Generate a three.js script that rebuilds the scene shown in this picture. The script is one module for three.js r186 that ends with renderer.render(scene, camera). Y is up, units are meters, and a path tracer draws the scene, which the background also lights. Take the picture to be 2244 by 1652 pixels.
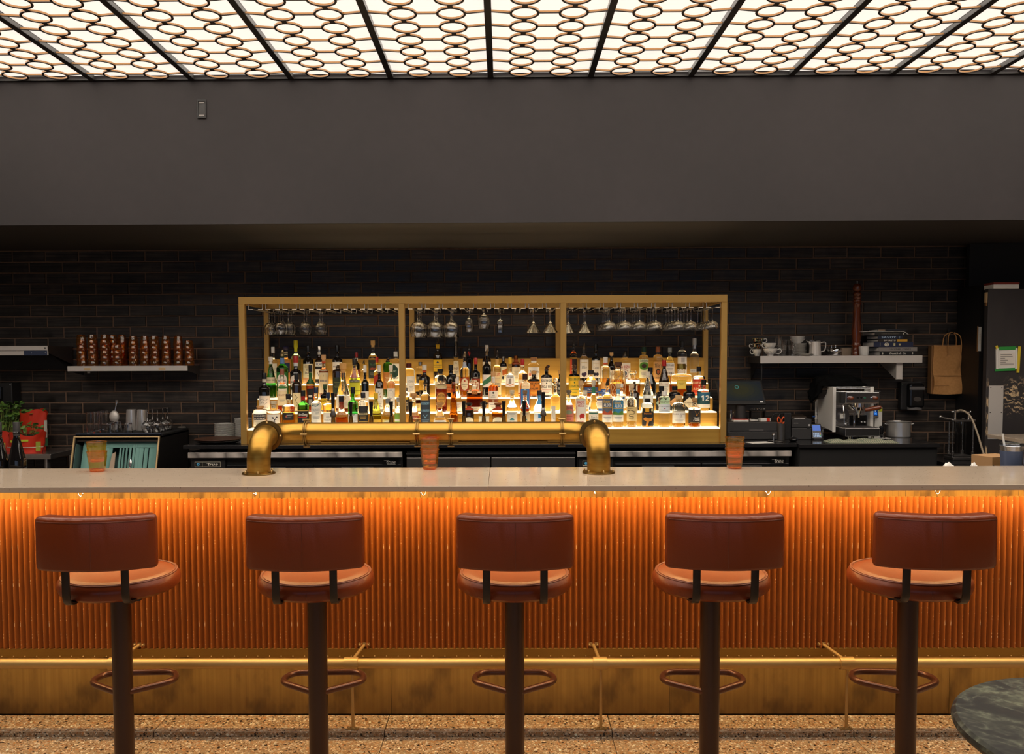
import * as THREE from 'three';
import { RectAreaLightUniformsLib } from 'three/addons/lights/RectAreaLightUniformsLib.js';
import { RoundedBoxGeometry } from 'three/addons/geometries/RoundedBoxGeometry.js';
import { mergeGeometries, toCreasedNormals } from 'three/addons/utils/BufferGeometryUtils.js';

// ---------------------------------------------------------------- camera, light, exposure
const scene = new THREE.Scene();
const FOCAL = 1850, PX = 1084, PY = 869;                       // lens measured from the photograph (pixels of the 2244x1652 frame)
const camera = new THREE.PerspectiveCamera(2 * Math.atan(826 / FOCAL) * 180 / Math.PI, 2244 / 1652, 0.05, 60);
camera.rotation.set(-0.04775, 0.0095, -0.00419, 'YXZ');
camera.position.set(0, 1.6, 0);
camera.setViewOffset(2244, 1652, 1122 - PX, 826 - PY, 2244, 1652);
camera.updateMatrixWorld(true);
const renderer = new THREE.WebGLRenderer({ antialias: true });
renderer.toneMapping = THREE.LinearToneMapping;
renderer.toneMappingExposure = 1.0;
renderer.shadowMap.enabled = true;
RectAreaLightUniformsLib.init();
scene.background = new THREE.Color(0.68, 0.80, 1.0);           // daylight outside the street windows behind the camera
scene.backgroundIntensity = 0.8;
const WARM = new THREE.Color(1, 0.91, 0.79), LED = new THREE.Color(1, 0.64, 0.25), TIER = new THREE.Color(1, 0.78, 0.46);
const CEIL_GLOW = 0.92, CEIL_LIGHT = 2.9, LED_LIGHT = 170, TIER_LIGHT = 3.4, TIER_GLOW = 1.6;
function area(w, h, color, intensity, x, y, z, tx, ty, tz) {
  const l = new THREE.RectAreaLight(color, intensity, w, h);
  l.position.set(x, y, z); l.lookAt(tx, ty, tz); scene.add(l); return l;
}
area(8.4, 3.58, WARM, CEIL_LIGHT, 0, 3.322, -3.43, 0, 0, -3.43);                            // luminous ceiling, between diffuser and screen
area(5.2, 0.012, LED, LED_LIGHT, 0, 1.0412, -3.552, 0, 0.6, -3.64);                        // LED line under the bar top
const TIERS = [[-5.82, 1.103], [-5.95, 1.205], [-6.08, 1.302], [-6.21, 1.399]];             // front edge z and top y of the bottle steps
for (const [z, y] of TIERS) area(3.26, 0.118, TIER, TIER_LIGHT, -0.1325, y + 0.0015, z - 0.066, -0.1325, 3, z - 0.066);

// ---------------------------------------------------------------- helpers
const V3 = (x, y, z) => new THREE.Vector3(x, y, z), V2 = (x, y) => new THREE.Vector2(x, y);
function rng(s) { return () => { s = (s + 0x6d2b79f5) | 0; let t = Math.imul(s ^ (s >>> 15), 1 | s); t = (t + Math.imul(t ^ (t >>> 7), 61 | t)) ^ t; return ((t ^ (t >>> 14)) >>> 0) / 4294967296; }; }
const R = rng(7);
const ray = (px, py) => V3((px - PX) / FOCAL, -(py - PY) / FOCAL, -1).applyEuler(camera.rotation);
function at(px, py, d) { const r = ray(px, py); return r.multiplyScalar(d / -r.z).add(camera.position); }      // a measured point on the plane d metres in front of the camera
function atY(px, py, y) { const r = ray(px, py); return r.multiplyScalar((y - 1.6) / r.y).add(camera.position); } // ... on the level plane at height y
const taken = {};
function numbered(n) { const k = taken[n] = (taken[n] ?? -1) + 1; return k ? n + '_' + String(k).padStart(3, '0') : n; }
function tag(o, label, category, group, kind) {
  if (label) o.userData.label = label; if (category) o.userData.category = category;
  if (group) o.userData.group = group; if (kind) o.userData.kind = kind; return o;
}
function thing(name, label, category, pos = [0, 0, 0], turn = 0, group) {
  const o = new THREE.Group(); o.name = numbered(name); o.position.set(...pos); o.rotation.y = turn; scene.add(o);
  return tag(o, label, category, group);
}
function part(name, geo, mat, parent, pos) {
  const m = new THREE.Mesh(Array.isArray(geo) ? G(geo) : geo, mat); m.castShadow = m.receiveShadow = true;
  m.name = parent ? name : numbered(name); if (pos) m.position.set(...pos); (parent ?? scene).add(m); return m;
}
function struct(name, geo, mat, pos) { return tag(part(name, geo, mat, null, pos), null, null, null, 'structure'); }
function dup(root, pos, turn, label, group) {
  const r = root.clone(); r.name = numbered(root.name.replace(/_\d{3}$/, '')); scene.add(r); r.position.set(...pos); if (turn !== undefined && turn !== null) r.rotation.y = turn;
  r.userData = { ...root.userData }; return tag(r, label, null, group);
}
function clean(g) {
  let o = g.index ? g.toNonIndexed() : g.clone();
  for (const k of Object.keys(o.attributes)) if (!['position', 'normal', 'uv'].includes(k)) o.deleteAttribute(k);
  if (!o.attributes.normal) o.computeVertexNormals();
  if (!o.attributes.uv) o.setAttribute('uv', new THREE.BufferAttribute(new Float32Array(o.attributes.position.count * 2), 2));
  return o;
}
const G = (list) => { list = list.flat(9).map(clean); return list.length === 1 ? list[0] : mergeGeometries(list); };
function tr(g, x = 0, y = 0, z = 0, rx = 0, ry = 0, rz = 0) {
  if (rx || ry || rz) g.applyMatrix4(new THREE.Matrix4().makeRotationFromEuler(new THREE.Euler(rx, ry, rz)));
  return g.translate(x, y, z);
}
const box = (w, h, d, x = 0, y = 0, z = 0) => new THREE.BoxGeometry(w, h, d).translate(x, y, z);
const rb = (w, h, d, r, x = 0, y = 0, z = 0, s = 2) => new RoundedBoxGeometry(w, h, d, s, Math.min(r, w / 2.01, h / 2.01, d / 2.01)).translate(x, y, z);
const cyl = (a, b, h, n = 20, x = 0, y = 0, z = 0) => new THREE.CylinderGeometry(a, b, h, n).translate(x, y, z);
const sph = (r, x = 0, y = 0, z = 0, n = 12) => new THREE.SphereGeometry(r, n, Math.ceil(n * 0.7)).translate(x, y, z);
function lathe(pts, n = 24, crease) { const g = new THREE.LatheGeometry(pts.map((p) => V2(Math.max(p[0], 0), p[1])), n); return crease ? toCreasedNormals(g, crease) : g; }
const tube = (pts, r, n = 40, k = 8, closed = false) => new THREE.TubeGeometry(new THREE.CatmullRomCurve3(pts.map((p) => V3(...p)), closed, 'centripetal'), n, r, k, closed);
function poly(pts, r, k = 8) {                                 // straight-run tube through points, with round joints
  return pts.slice(1).map((p, i) => { const a = V3(...pts[i]), b = V3(...p); return new THREE.TubeGeometry(new THREE.LineCurve3(a, b), 1, r, k); })
    .concat(pts.map((p) => sph(r, ...p, k)));
}
function shape(pts) { const s = new THREE.Shape(); pts.forEach((p, i) => i ? s.lineTo(p[0], p[1]) : s.moveTo(p[0], p[1])); s.closePath(); return s; }
const ext = (s, depth, bevel = 0, seg = 8) => new THREE.ExtrudeGeometry(Array.isArray(s) ? shape(s) : s, { depth: depth - 2 * bevel, bevelEnabled: bevel > 0, bevelSize: bevel, bevelThickness: bevel, bevelOffset: -bevel, bevelSegments: 2, curveSegments: seg }).translate(0, 0, bevel);
function rrect(w, h, r, x = 0, y = 0) {
  const s = new THREE.Shape(), a = x - w / 2, b = x + w / 2, c = y - h / 2, d = y + h / 2;
  s.moveTo(a + r, c); s.lineTo(b - r, c); s.quadraticCurveTo(b, c, b, c + r); s.lineTo(b, d - r); s.quadraticCurveTo(b, d, b - r, d); s.lineTo(a + r, d); s.quadraticCurveTo(a, d, a, d - r); s.lineTo(a, c + r); s.quadraticCurveTo(a, c, a + r, c);
  return s;
}
function uvm(g, s = 1, ox = 0, oy = 0) {                       // texture coordinates in metres, by the face's main direction
  g = clean(g); const p = g.attributes.position, n = g.attributes.normal, u = g.attributes.uv;
  for (let i = 0; i < p.count; i++) {
    const ax = Math.abs(n.getX(i)), ay = Math.abs(n.getY(i)), az = Math.abs(n.getZ(i));
    if (ay >= ax && ay >= az) u.setXY(i, p.getX(i) / s + ox, p.getZ(i) / s + oy); else if (ax >= az) u.setXY(i, p.getZ(i) / s + ox, p.getY(i) / s + oy); else u.setXY(i, p.getX(i) / s + ox, p.getY(i) / s + oy);
  }
  return g;
}
function quad(w, h, u0, v0, u1, v1) {                          // an upright printed face, its picture at (u0, v0)-(u1, v1)
  const g = new THREE.PlaneGeometry(w, h), u = g.attributes.uv; for (let i = 0; i < 4; i++) u.setXY(i, u.getX(i) ? u1 : u0, u.getY(i) ? v1 : v0); return g;
}

// ---------------------------------------------------------------- computed textures
function noise(n, cells, oct, seed, sx = 1) {                  // tiling fractal noise, 0..1
  const out = new Float32Array(n * n); let amp = 1, sum = 0;
  for (let o = 0; o < oct; o++) {
    const cx = Math.max(1, Math.round(cells * sx)) << o, cy = cells << o, r = rng(seed + o * 91), lat = Float32Array.from({ length: cx * cy }, r);
    for (let y = 0; y < n; y++) for (let x = 0; x < n; x++) {
      const fx = x / n * cx, fy = y / n * cy, ix = Math.floor(fx), iy = Math.floor(fy); let a = fx - ix, b = fy - iy; a = a * a * (3 - 2 * a); b = b * b * (3 - 2 * b);
      const i1 = (ix + 1) % cx, j1 = (iy + 1) % cy, l = (i, j) => lat[j * cx + i];
      out[y * n + x] += amp * ((l(ix, iy) * (1 - a) + l(i1, iy) * a) * (1 - b) + (l(ix, j1) * (1 - a) + l(i1, j1) * a) * b);
    }
    sum += amp; amp *= 0.5;
  }
  for (let i = 0; i < out.length; i++) out[i] /= sum; return out;
}
function dtex(w, h, fn, srgb = true) {
  const d = new Uint8Array(w * h * 4);
  for (let y = 0; y < h; y++) for (let x = 0; x < w; x++) { const c = fn(x, y), i = (y * w + x) * 4; d[i] = c[0] * 255; d[i + 1] = (c[1] ?? c[0]) * 255; d[i + 2] = (c[2] ?? c[0]) * 255; d[i + 3] = 255; }
  for (let i = 0; i < d.length; i++) if (!(d[i] >= 0)) d[i] = 0;
  const t = new THREE.DataTexture(d, w, h, THREE.RGBAFormat); t.wrapS = t.wrapT = THREE.RepeatWrapping; t.magFilter = THREE.LinearFilter; t.minFilter = THREE.LinearMipmapLinearFilter; t.generateMipmaps = true;
  if (srgb) t.colorSpace = THREE.SRGBColorSpace; t.needsUpdate = true; return t;
}
const cl = (v) => Math.min(1, Math.max(0, v)), mixc = (a, b, t) => a.map((v, i) => v + (b[i] - v) * t), hex = (s) => [1, 3, 5].map((i) => parseInt(s.slice(i, i + 2), 16) / 255);
const N1 = noise(512, 6, 6, 11), N2 = noise(512, 48, 3, 23), N3 = noise(512, 3, 5, 37), NS = noise(512, 2, 6, 41, 40), NH = noise(512, 60, 3, 43, 0.04);
const n5 = (a, x, y) => a[((y % 512 + 512) % 512) * 512 + ((x % 512 + 512) % 512)];
function chips(n, count, r0, r1, seed, palette, base) {         // stone chips in a ground, tiling
  const px = new Float32Array(n * n * 3), q = rng(seed);
  for (let i = 0; i < n * n; i++) { const b = base(i % n, Math.floor(i / n)); px[i * 3] = b[0]; px[i * 3 + 1] = b[1]; px[i * 3 + 2] = b[2]; }
  for (let k = 0; k < count; k++) {
    const x0 = q() * n, y0 = q() * n, r = r0 + (r1 - r0) * q() * q(), c = palette[Math.floor(q() * palette.length)], a = q() * 3, e = 0.6 + 0.4 * q(), f = 0.85 + q() * 0.3;
    for (let y = -Math.ceil(r); y <= r; y++) for (let x = -Math.ceil(r); x <= r; x++) {
      const u = x * Math.cos(a) + y * Math.sin(a), v = (y * Math.cos(a) - x * Math.sin(a)) / e; if (Math.abs(u) + Math.abs(v) * 0.6 > r || Math.abs(v) > r) continue;
      const i = (((Math.floor(y0 + y) + n) % n) * n + (Math.floor(x0 + x) + n) % n) * 3; px[i] = cl(c[0] * f); px[i + 1] = cl(c[1] * f); px[i + 2] = cl(c[2] * f);
    }
  }
  return dtex(n, n, (x, y) => { const i = (y * n + x) * 3; return [px[i], px[i + 1], px[i + 2]]; });
}
const T = {};
T.terrazzo = chips(1024, 26000, 2.0, 8, 5, ['#d9b58c', '#c9a274', '#e6cda8', '#b98a5c', '#efe0c4', '#a06a3e', '#3a2b20', '#d8c3a0', '#c2854e', '#2c211a', '#cfae85', '#b07e50', '#e2c9a5'].map(hex), (x, y) => mixc(hex('#b59670'), hex('#a58560'), n5(N1, x, y)));
T.quartz = chips(1024, 1700, 0.8, 3.2, 9, ['#8a7c6c', '#7a6c5e', '#cfc3b4', '#d8cdc0', '#9b8c7c', '#b8a999', '#6c6056'].map(hex), (x, y) => mixc(hex('#d3c6b7'), hex('#cabcac'), n5(N1, x, y)));
T.kick = dtex(1024, 512, (x, y) => {                            // aged brass sheet: blotches, runs and a scuffed foot
  const v = y / 512, a = n5(N1, x, y), b = n5(NS, x, y >> 2), run = cl((n5(NS, x + 99, y >> 3) - 0.66) * 9) * cl(1 - Math.abs(v - 0.62) * 3.2) * cl((n5(N2, x >> 2, y >> 3) - 0.4) * 5), foot = cl(0.16 - v) * 3.2 * (0.4 + a);
  return mixc(mixc(hex('#a8833f'), hex('#7d5a24'), cl(a * 0.9 + (b - 0.5) * 0.7)), hex('#2c1d0c'), cl(run * 1.1 + foot + cl((a - 0.58) * 4) * 0.45));
});
T.brushed = dtex(512, 512, (x, y) => { const v = 0.62 + (n5(NH, x, y) - 0.5) * 0.5 + (n5(N1, x, y) - 0.5) * 0.16; return [v, v, v]; }, false);
T.brassmap = dtex(512, 512, (x, y) => mixc(hex('#c9a04e'), hex('#a57c33'), cl(n5(NH, x, y) * 0.7 + n5(N3, x, y) * 0.5)));
T.leather = dtex(512, 512, (x, y) => { const v = n5(N2, x, y) * 0.7 + n5(N1, x * 2, y * 2) * 0.3; return [v, v, v]; }, false);
T.brick = dtex(512, 512, (x, y) => { const v = 0.32 + (n5(N1, x, y) - 0.5) * 0.4 + (n5(NH, x, y) - 0.5) * 0.35; return [v * 1.02, v * 0.93, v * 0.86]; });
T.rough = dtex(512, 512, (x, y) => { const v = 0.5 + (n5(N1, x, y) - 0.5) * 0.5; return [v, v, v]; }, false);
T.mortar = dtex(512, 512, (x, y) => { const v = 0.8 + (n5(N2, x, y) - 0.5) * 0.5; return mixc(hex('#5f4a3b'), hex('#836a57'), cl(v - 0.3)); });
T.plaster = dtex(512, 512, (x, y) => { const v = 0.5 + (n5(N3, x, y) - 0.5) * 0.12 + (n5(N2, x, y) - 0.5) * 0.05; return [v * 0.86, v * 0.80, v * 0.80]; });
T.marble = dtex(1024, 1024, (x, y) => { const w = n5(N3, x >> 1, y >> 1), a = n5(N1, x + w * 260 | 0, y + w * 340 | 0), v = Math.pow(1 - Math.abs(a * 2 - 1), 7), c = cl((n5(N1, y + 70, x >> 1) - 0.42) * 3), m = n5(N2, x >> 1, y >> 1); return mixc(mixc(hex('#1d1c19'), hex('#4a4c3e'), c * (0.5 + m * 0.6)), hex('#8b9078'), v * m * 0.75); });
T.kraft = dtex(512, 512, (x, y) => mixc(hex('#b98a58'), hex('#9d7040'), cl(n5(N2, x, y) * 0.6 + n5(N3, x, y) * 0.5)));
T.wood = dtex(512, 512, (x, y) => mixc(hex('#7a3a18'), hex('#3a1708'), cl(n5(NS, x, y >> 1) * 1.4 - 0.2)));
T.steel = dtex(512, 512, (x, y) => { const v = 0.72 + (n5(NH, x, y) - 0.5) * 0.5; return [v, v, v]; }, false);
T.reflswirl = dtex(512, 128, (x, y) => { const v = Math.abs(Math.sin(x * 0.037 + 9 * n5(N3, x, y * 2) + Math.pow((y - 64) / 64, 2) * 2)) * 0.4 + 0.4 + n5(NH, x, y) * 0.2; return [cl(v * 1.02), cl(v * 0.97), cl(v * 0.93)]; });  // wavy reflections on stainless steel, painted into the colour
T.scuff = dtex(1024, 1024, (x, y) => {                          // painted board worn through in a patch, and along its edge
  const u = x / 1024, v = y / 1024, d = Math.hypot((u - 0.21) * 1.7, (v - 0.626) * 3), s = n5(N2, (x >> 1) + (y >> 2), y * 2 + (n5(N1, x * 2, y * 2) * 90 | 0)), h = cl((s - 0.60 + (0.22 - d) * 0.5) * 8) * cl((0.24 - d) * 9), edge = u < 0.012 + 0.012 * n5(N1, 5, y * 3) ? cl((n5(N1, x * 6, y * 3) - 0.45) * 6) * cl((0.72 - v) * 12) : 0;
  return mixc(mixc(hex('#3b3635'), hex('#302c2d'), n5(N1, x, y)), hex('#d2b48a'), cl(h + edge));
});
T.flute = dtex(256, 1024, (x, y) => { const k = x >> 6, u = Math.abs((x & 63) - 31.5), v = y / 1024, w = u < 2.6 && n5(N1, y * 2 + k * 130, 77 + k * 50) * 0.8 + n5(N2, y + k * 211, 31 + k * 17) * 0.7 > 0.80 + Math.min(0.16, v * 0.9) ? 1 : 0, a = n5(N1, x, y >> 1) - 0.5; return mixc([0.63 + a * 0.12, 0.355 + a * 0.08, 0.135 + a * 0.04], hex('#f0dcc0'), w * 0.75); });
T.towel = dtex(256, 256, (x, y) => { const g = (x % 22 < 7) || (y % 64 < 9); const v = ((x >> 1) + (y >> 1)) % 2 ? 1 : 0.86; return mixc(hex('#d8d2bc').map((c) => c * v), hex('#5f8069'), g ? 0.75 : 0); });

// ---------------------------------------------------------------- materials
const std = (o) => new THREE.MeshStandardMaterial(o), phy = (o) => new THREE.MeshPhysicalMaterial(o), lin = (r, g, b) => new THREE.Color(r, g, b);
const M = {
  plaster: std({ map: T.plaster, color: lin(0.138, 0.126, 0.132), roughness: 0.72 }), soffit: std({ color: lin(0.05, 0.044, 0.042), roughness: 0.6 }), darkceil: std({ color: lin(0.06, 0.055, 0.055), roughness: 0.8 }),
  mortar: std({ map: T.mortar, roughness: 0.95 }),
  bricks: [0, 1, 2, 3].map((i) => std({ map: T.brick, color: lin(0.22 + i * 0.045, 0.20 + i * 0.04, 0.185 + i * 0.036), roughness: 0.95, roughnessMap: T.rough, bumpMap: T.brick, bumpScale: 0.0004 })),
  roomwall: std({ color: lin(0.10, 0.085, 0.075), roughness: 0.8 }),
  bronze: std({ color: lin(0.026, 0.015, 0.009), roughness: 0.5 }), litside: std({ color: lin(0.26, 0.12, 0.03), metalness: 0.2, roughness: 0.45 }), tbar: std({ color: lin(0.012, 0.010, 0.009), roughness: 0.6 }),  // one lattice metal in two tones: underside coloured as shaded, sides as lit
  diffuser: std({ color: lin(0.8, 0.78, 0.75), roughness: 0.7, emissive: new THREE.Color(1, 0.93, 0.84), emissiveIntensity: CEIL_GLOW }),
  terrazzo: std({ map: T.terrazzo, color: lin(0.80, 0.86, 0.98), roughness: 0.38 }), joint: std({ color: lin(0.03, 0.024, 0.02), roughness: 0.9 }),
  quartz: std({ map: T.quartz, color: lin(0.76, 0.70, 0.63), roughness: 0.12 }), quartzedge: std({ map: T.quartz, color: lin(0.8, 0.76, 0.72), roughness: 0.45 }),
  flute: std({ map: T.flute, roughness: 0.48 }), kick: std({ map: T.kick, color: lin(1.75, 1.75, 1.6), metalness: 0.22, roughness: 0.46 }), kickstrip: std({ map: T.brassmap, color: lin(0.8, 0.75, 0.65), metalness: 0.6, roughness: 0.42 }),
  brass: phy({ map: T.brassmap, color: lin(0.95, 0.92, 0.92), metalness: 0.92, roughness: 0.37, anisotropy: 0.5 }), brassdark: std({ color: lin(0.26, 0.155, 0.045), metalness: 1, roughness: 0.34 }),
  railbrass: std({ color: lin(0.56, 0.37, 0.14), metalness: 0.7, roughness: 0.47 }), goldpaint: std({ color: lin(0.52, 0.30, 0.078), metalness: 0.55, roughness: 0.42 }),
  panelbrass: std({ map: T.brassmap, color: lin(1.25, 1.2, 1.1), metalness: 0.45, roughness: 0.36 }),
  led: std({ color: lin(0.9, 0.8, 0.6), emissive: LED, emissiveIntensity: 4 }), tierglow: std({ color: lin(0.9, 0.88, 0.8), roughness: 0.4, emissive: TIER, emissiveIntensity: TIER_GLOW }),
  leather: phy({ color: lin(0.20, 0.036, 0.008), roughness: 0.31, clearcoat: 0.15, clearcoatRoughness: 0.25, bumpMap: T.leather, bumpScale: 0.0004, specularIntensity: 0.55 }), piping: phy({ color: lin(0.17, 0.036, 0.011), roughness: 0.4 }),
  column: std({ color: lin(0.050, 0.020, 0.010), metalness: 0.25, roughness: 0.33 }), ring: std({ color: lin(0.115, 0.042, 0.022), metalness: 0.4, roughness: 0.28 }), blackmetal: std({ color: lin(0.034, 0.022, 0.014), metalness: 0.4, roughness: 0.38 }),
  black: std({ color: lin(0.010, 0.009, 0.009), roughness: 0.5 }), blackgloss: std({ color: lin(0.008, 0.008, 0.009), roughness: 0.16 }), blackmatte: std({ color: lin(0.006, 0.0055, 0.0055), roughness: 0.85 }), blackcounter: std({ color: lin(0.016, 0.015, 0.016), roughness: 0.28, roughnessMap: T.rough }),
  charcoal: std({ color: lin(0.03, 0.028, 0.028), roughness: 0.6 }), grey: std({ color: lin(0.16, 0.15, 0.145), roughness: 0.6 }), lightgrey: std({ color: lin(0.45, 0.43, 0.42), roughness: 0.5 }),
  steel: std({ color: lin(0.62, 0.60, 0.58), metalness: 0.95, roughness: 0.32, roughnessMap: T.steel }), steelsatin: std({ color: lin(0.72, 0.67, 0.62), metalness: 0.45, roughness: 0.5 }), reflswirl: std({ map: T.reflswirl, metalness: 0.6, roughness: 0.42 }), chrome: std({ color: lin(0.8, 0.8, 0.8), metalness: 1, roughness: 0.07 }), steeldark: std({ color: lin(0.20, 0.185, 0.175), metalness: 0.9, roughness: 0.34 }),
  wire: std({ color: lin(0.85, 0.80, 0.70), metalness: 0.8, roughness: 0.25 }), clothblack: phy({ color: lin(0.004, 0.004, 0.004), roughness: 0.95, specularIntensity: 0.12 }), potsteel: std({ color: lin(0.78, 0.74, 0.70), metalness: 0.75, roughness: 0.28 }), strip: std({ map: T.kick, color: lin(0.62, 0.6, 0.5), metalness: 0.3, roughness: 0.45 }),
  white: std({ color: lin(0.74, 0.71, 0.66), roughness: 0.35 }), china: phy({ color: lin(0.78, 0.75, 0.70), roughness: 0.14, clearcoat: 0.6 }), paper: std({ color: lin(0.78, 0.74, 0.68), roughness: 0.9 }),
  kraft: std({ map: T.kraft, color: lin(1.35, 1.3, 1.2), roughness: 0.85 }), kraftdark: std({ color: lin(0.27, 0.13, 0.045), roughness: 0.85 }), cardboard: std({ color: lin(0.36, 0.20, 0.085), roughness: 0.9 }), wood: phy({ map: T.wood, color: lin(1.5, 1.4, 1.3), roughness: 0.25, clearcoat: 0.7, clearcoatRoughness: 0.15 }), woodcap: std({ color: lin(0.50, 0.29, 0.13), roughness: 0.6 }), cork: std({ color: lin(0.66, 0.46, 0.24), roughness: 0.85 }),
  teal: std({ color: lin(0.16, 0.34, 0.30), roughness: 0.6 }), tealdark: std({ color: lin(0.07, 0.13, 0.12), roughness: 0.7 }), trimgold: std({ color: lin(0.62, 0.42, 0.20), roughness: 0.4, metalness: 0.2 }),
  red: std({ color: lin(0.62, 0.035, 0.012), roughness: 0.45 }), orange: std({ color: lin(0.75, 0.10, 0.02), roughness: 0.4 }), yellow: std({ color: lin(0.75, 0.55, 0.03), roughness: 0.6 }), green: std({ color: lin(0.03, 0.30, 0.05), roughness: 0.6 }), navy: std({ color: lin(0.085, 0.105, 0.17), roughness: 0.3 }), blue: std({ color: lin(0.03, 0.10, 0.35), roughness: 0.35 }),
  leaf: std({ color: lin(0.11, 0.22, 0.03), roughness: 0.55, side: THREE.DoubleSide }), leafdark: std({ color: lin(0.05, 0.12, 0.02), roughness: 0.55, side: THREE.DoubleSide }), stem: std({ color: lin(0.28, 0.36, 0.08), roughness: 0.6 }),
  marble: phy({ map: T.marble, color: lin(1.2, 1.2, 1.15), roughness: 0.55, specularIntensity: 0.5 }), towel: std({ map: T.towel, color: lin(0.6, 0.6, 0.55), roughness: 0.95 }), beans: std({ color: lin(0.07, 0.025, 0.012), roughness: 0.4 }),
  glass: phy({ color: 0xffffff, transmission: 1, thickness: 0, roughness: 0, ior: 1.85 }), pane: phy({ color: 0xf4f8ff, transmission: 1, thickness: 0, roughness: 0, ior: 1.45 }),
  amber: phy({ color: lin(0.985, 0.68, 0.17), transmission: 0.955, thickness: 0, roughness: 0, ior: 1.7 }), amberdark: phy({ color: lin(0.86, 0.46, 0.10), transmission: 0.95, thickness: 0, roughness: 0, ior: 1.62 }), amberdeep: phy({ color: lin(0.95, 0.50, 0.06), transmission: 0.9, thickness: 0, roughness: 0, ior: 1.5 }),
  crystal: phy({ color: 0xffffff, transmission: 1, thickness: 0.01, roughness: 0, ior: 1.5 }),
  solid: phy({ color: lin(0.97, 0.98, 0.97), transmission: 1, thickness: 0.05, roughness: 0, ior: 1.36 }),
};

// ---------------------------------------------------------------- the room
const WALL_Z = -6.465, FAS_Z = -5.245, SOFFIT = 2.4215, CEIL = 3.3, LEFT = -5.2, RIGHT = 5.2, FRONT = 3.6, STEP_Z = -3.48, STEP = 0.025;
const SLABX = [-5.2, -4.42, -3.44, -2.46, -1.48, -0.504, 0.455, 1.467, 2.45, 3.43, 4.41, 5.2];
const floor = struct('floor', box(10.4, 0.2, 10.4, 0, -0.106, -1.4), M.joint);
const stepBase = struct('floor_step', box(10.4, STEP - 0.008, WALL_Z * -1 + STEP_Z - 0.004, 0, (STEP - 0.008) / 2, (WALL_Z + STEP_Z - 0.004) / 2), M.joint);
for (let i = 0; i + 1 < SLABX.length; i++) {
  const w = SLABX[i + 1] - SLABX[i] - 0.003, x = (SLABX[i] + SLABX[i + 1]) / 2;
  for (let k = 0; k < 4; k++) { const z0 = STEP_Z + k * 1.8, d = Math.min(1.8, FRONT - z0); if (d > 0.1) part('slab', uvm(box(w, 0.03, d - 0.003, x, -0.015, z0 + d / 2), 1, i * 0.37, k * 0.61), M.terrazzo, floor); }
  part('slab', uvm(rb(w, 0.03, 1.2, 0.003, x, STEP - 0.015, STEP_Z - 0.6, 1), 1, i * 0.53 + 0.2, 0.3), M.terrazzo, stepBase);
}
struct('wall_left', box(0.2, 3.5, 10.2, LEFT - 0.1, 1.75, -1.43), M.roomwall); struct('wall_right', box(0.2, 3.5, 10.2, RIGHT + 0.1, 1.75, -1.43), M.roomwall);
const WIN = [[-4.4, -1.9], [-1.3, 1.3], [1.9, 4.4]];
struct('wall_front', [box(10.4, 0.7, 0.2, 0, 0.35, FRONT + 0.1), box(10.4, 0.75, 0.2, 0, 3.125, FRONT + 0.1), box(0.8, 2.05, 0.2, -4.8, 1.725, FRONT + 0.1), box(0.6, 2.05, 0.2, -1.6, 1.725, FRONT + 0.1), box(0.6, 2.05, 0.2, 1.6, 1.725, FRONT + 0.1), box(0.8, 2.05, 0.2, 4.8, 1.725, FRONT + 0.1)], M.roomwall);
WIN.forEach(([a, b], i) => {
  const w = struct('window_' + (i + 1), [box(b - a, 0.06, 0.1, (a + b) / 2, 0.73, FRONT + 0.1), box(b - a, 0.06, 0.1, (a + b) / 2, 2.72, FRONT + 0.1), box(0.06, 1.94, 0.1, a + 0.03, 1.725, FRONT + 0.1), box(0.06, 1.94, 0.1, b - 0.03, 1.725, FRONT + 0.1), box(0.05, 1.94, 0.08, (a + b) / 2, 1.725, FRONT + 0.1)], M.blackmetal);
  for (const s of [-1, 1]) part('pane', box((b - a) / 2 - 0.085, 1.93, 0.006, (a + b) / 2 + s * ((b - a) / 4 - 0.0175), 1.725, FRONT + 0.1), M.pane, w);
});
// bulkhead over the back bar, and the closed ceiling above
const bulk = struct('wall_bulkhead', box(10.4, 1.08, 1.2, 0, SOFFIT + 0.54, FAS_Z - 0.62), M.soffit);
part('face', uvm(box(10.4, 0.94, 0.02, 0, SOFFIT + 0.47, FAS_Z - 0.01), 2.3), M.plaster, bulk);
const GRID0 = -0.0668 - 0.6096 * 7, GN = 14, LZ0 = FAS_Z, LZ1 = -1.588;
struct('ceiling', [box(10.4, 0.16, 10.1, 0, 3.425, -1.44), box(10.4, 0.044, FRONT - LZ1, 0, CEIL + 0.022, (FRONT + LZ1) / 2), box(GRID0 - LEFT, 0.044, LZ1 - LZ0, (GRID0 + LEFT) / 2, CEIL + 0.022, (LZ0 + LZ1) / 2), box(RIGHT - GRID0 - GN * 0.6096, 0.044, LZ1 - LZ0, (RIGHT + GRID0 + GN * 0.6096) / 2, CEIL + 0.022, (LZ0 + LZ1) / 2)], M.darkceil);
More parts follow.
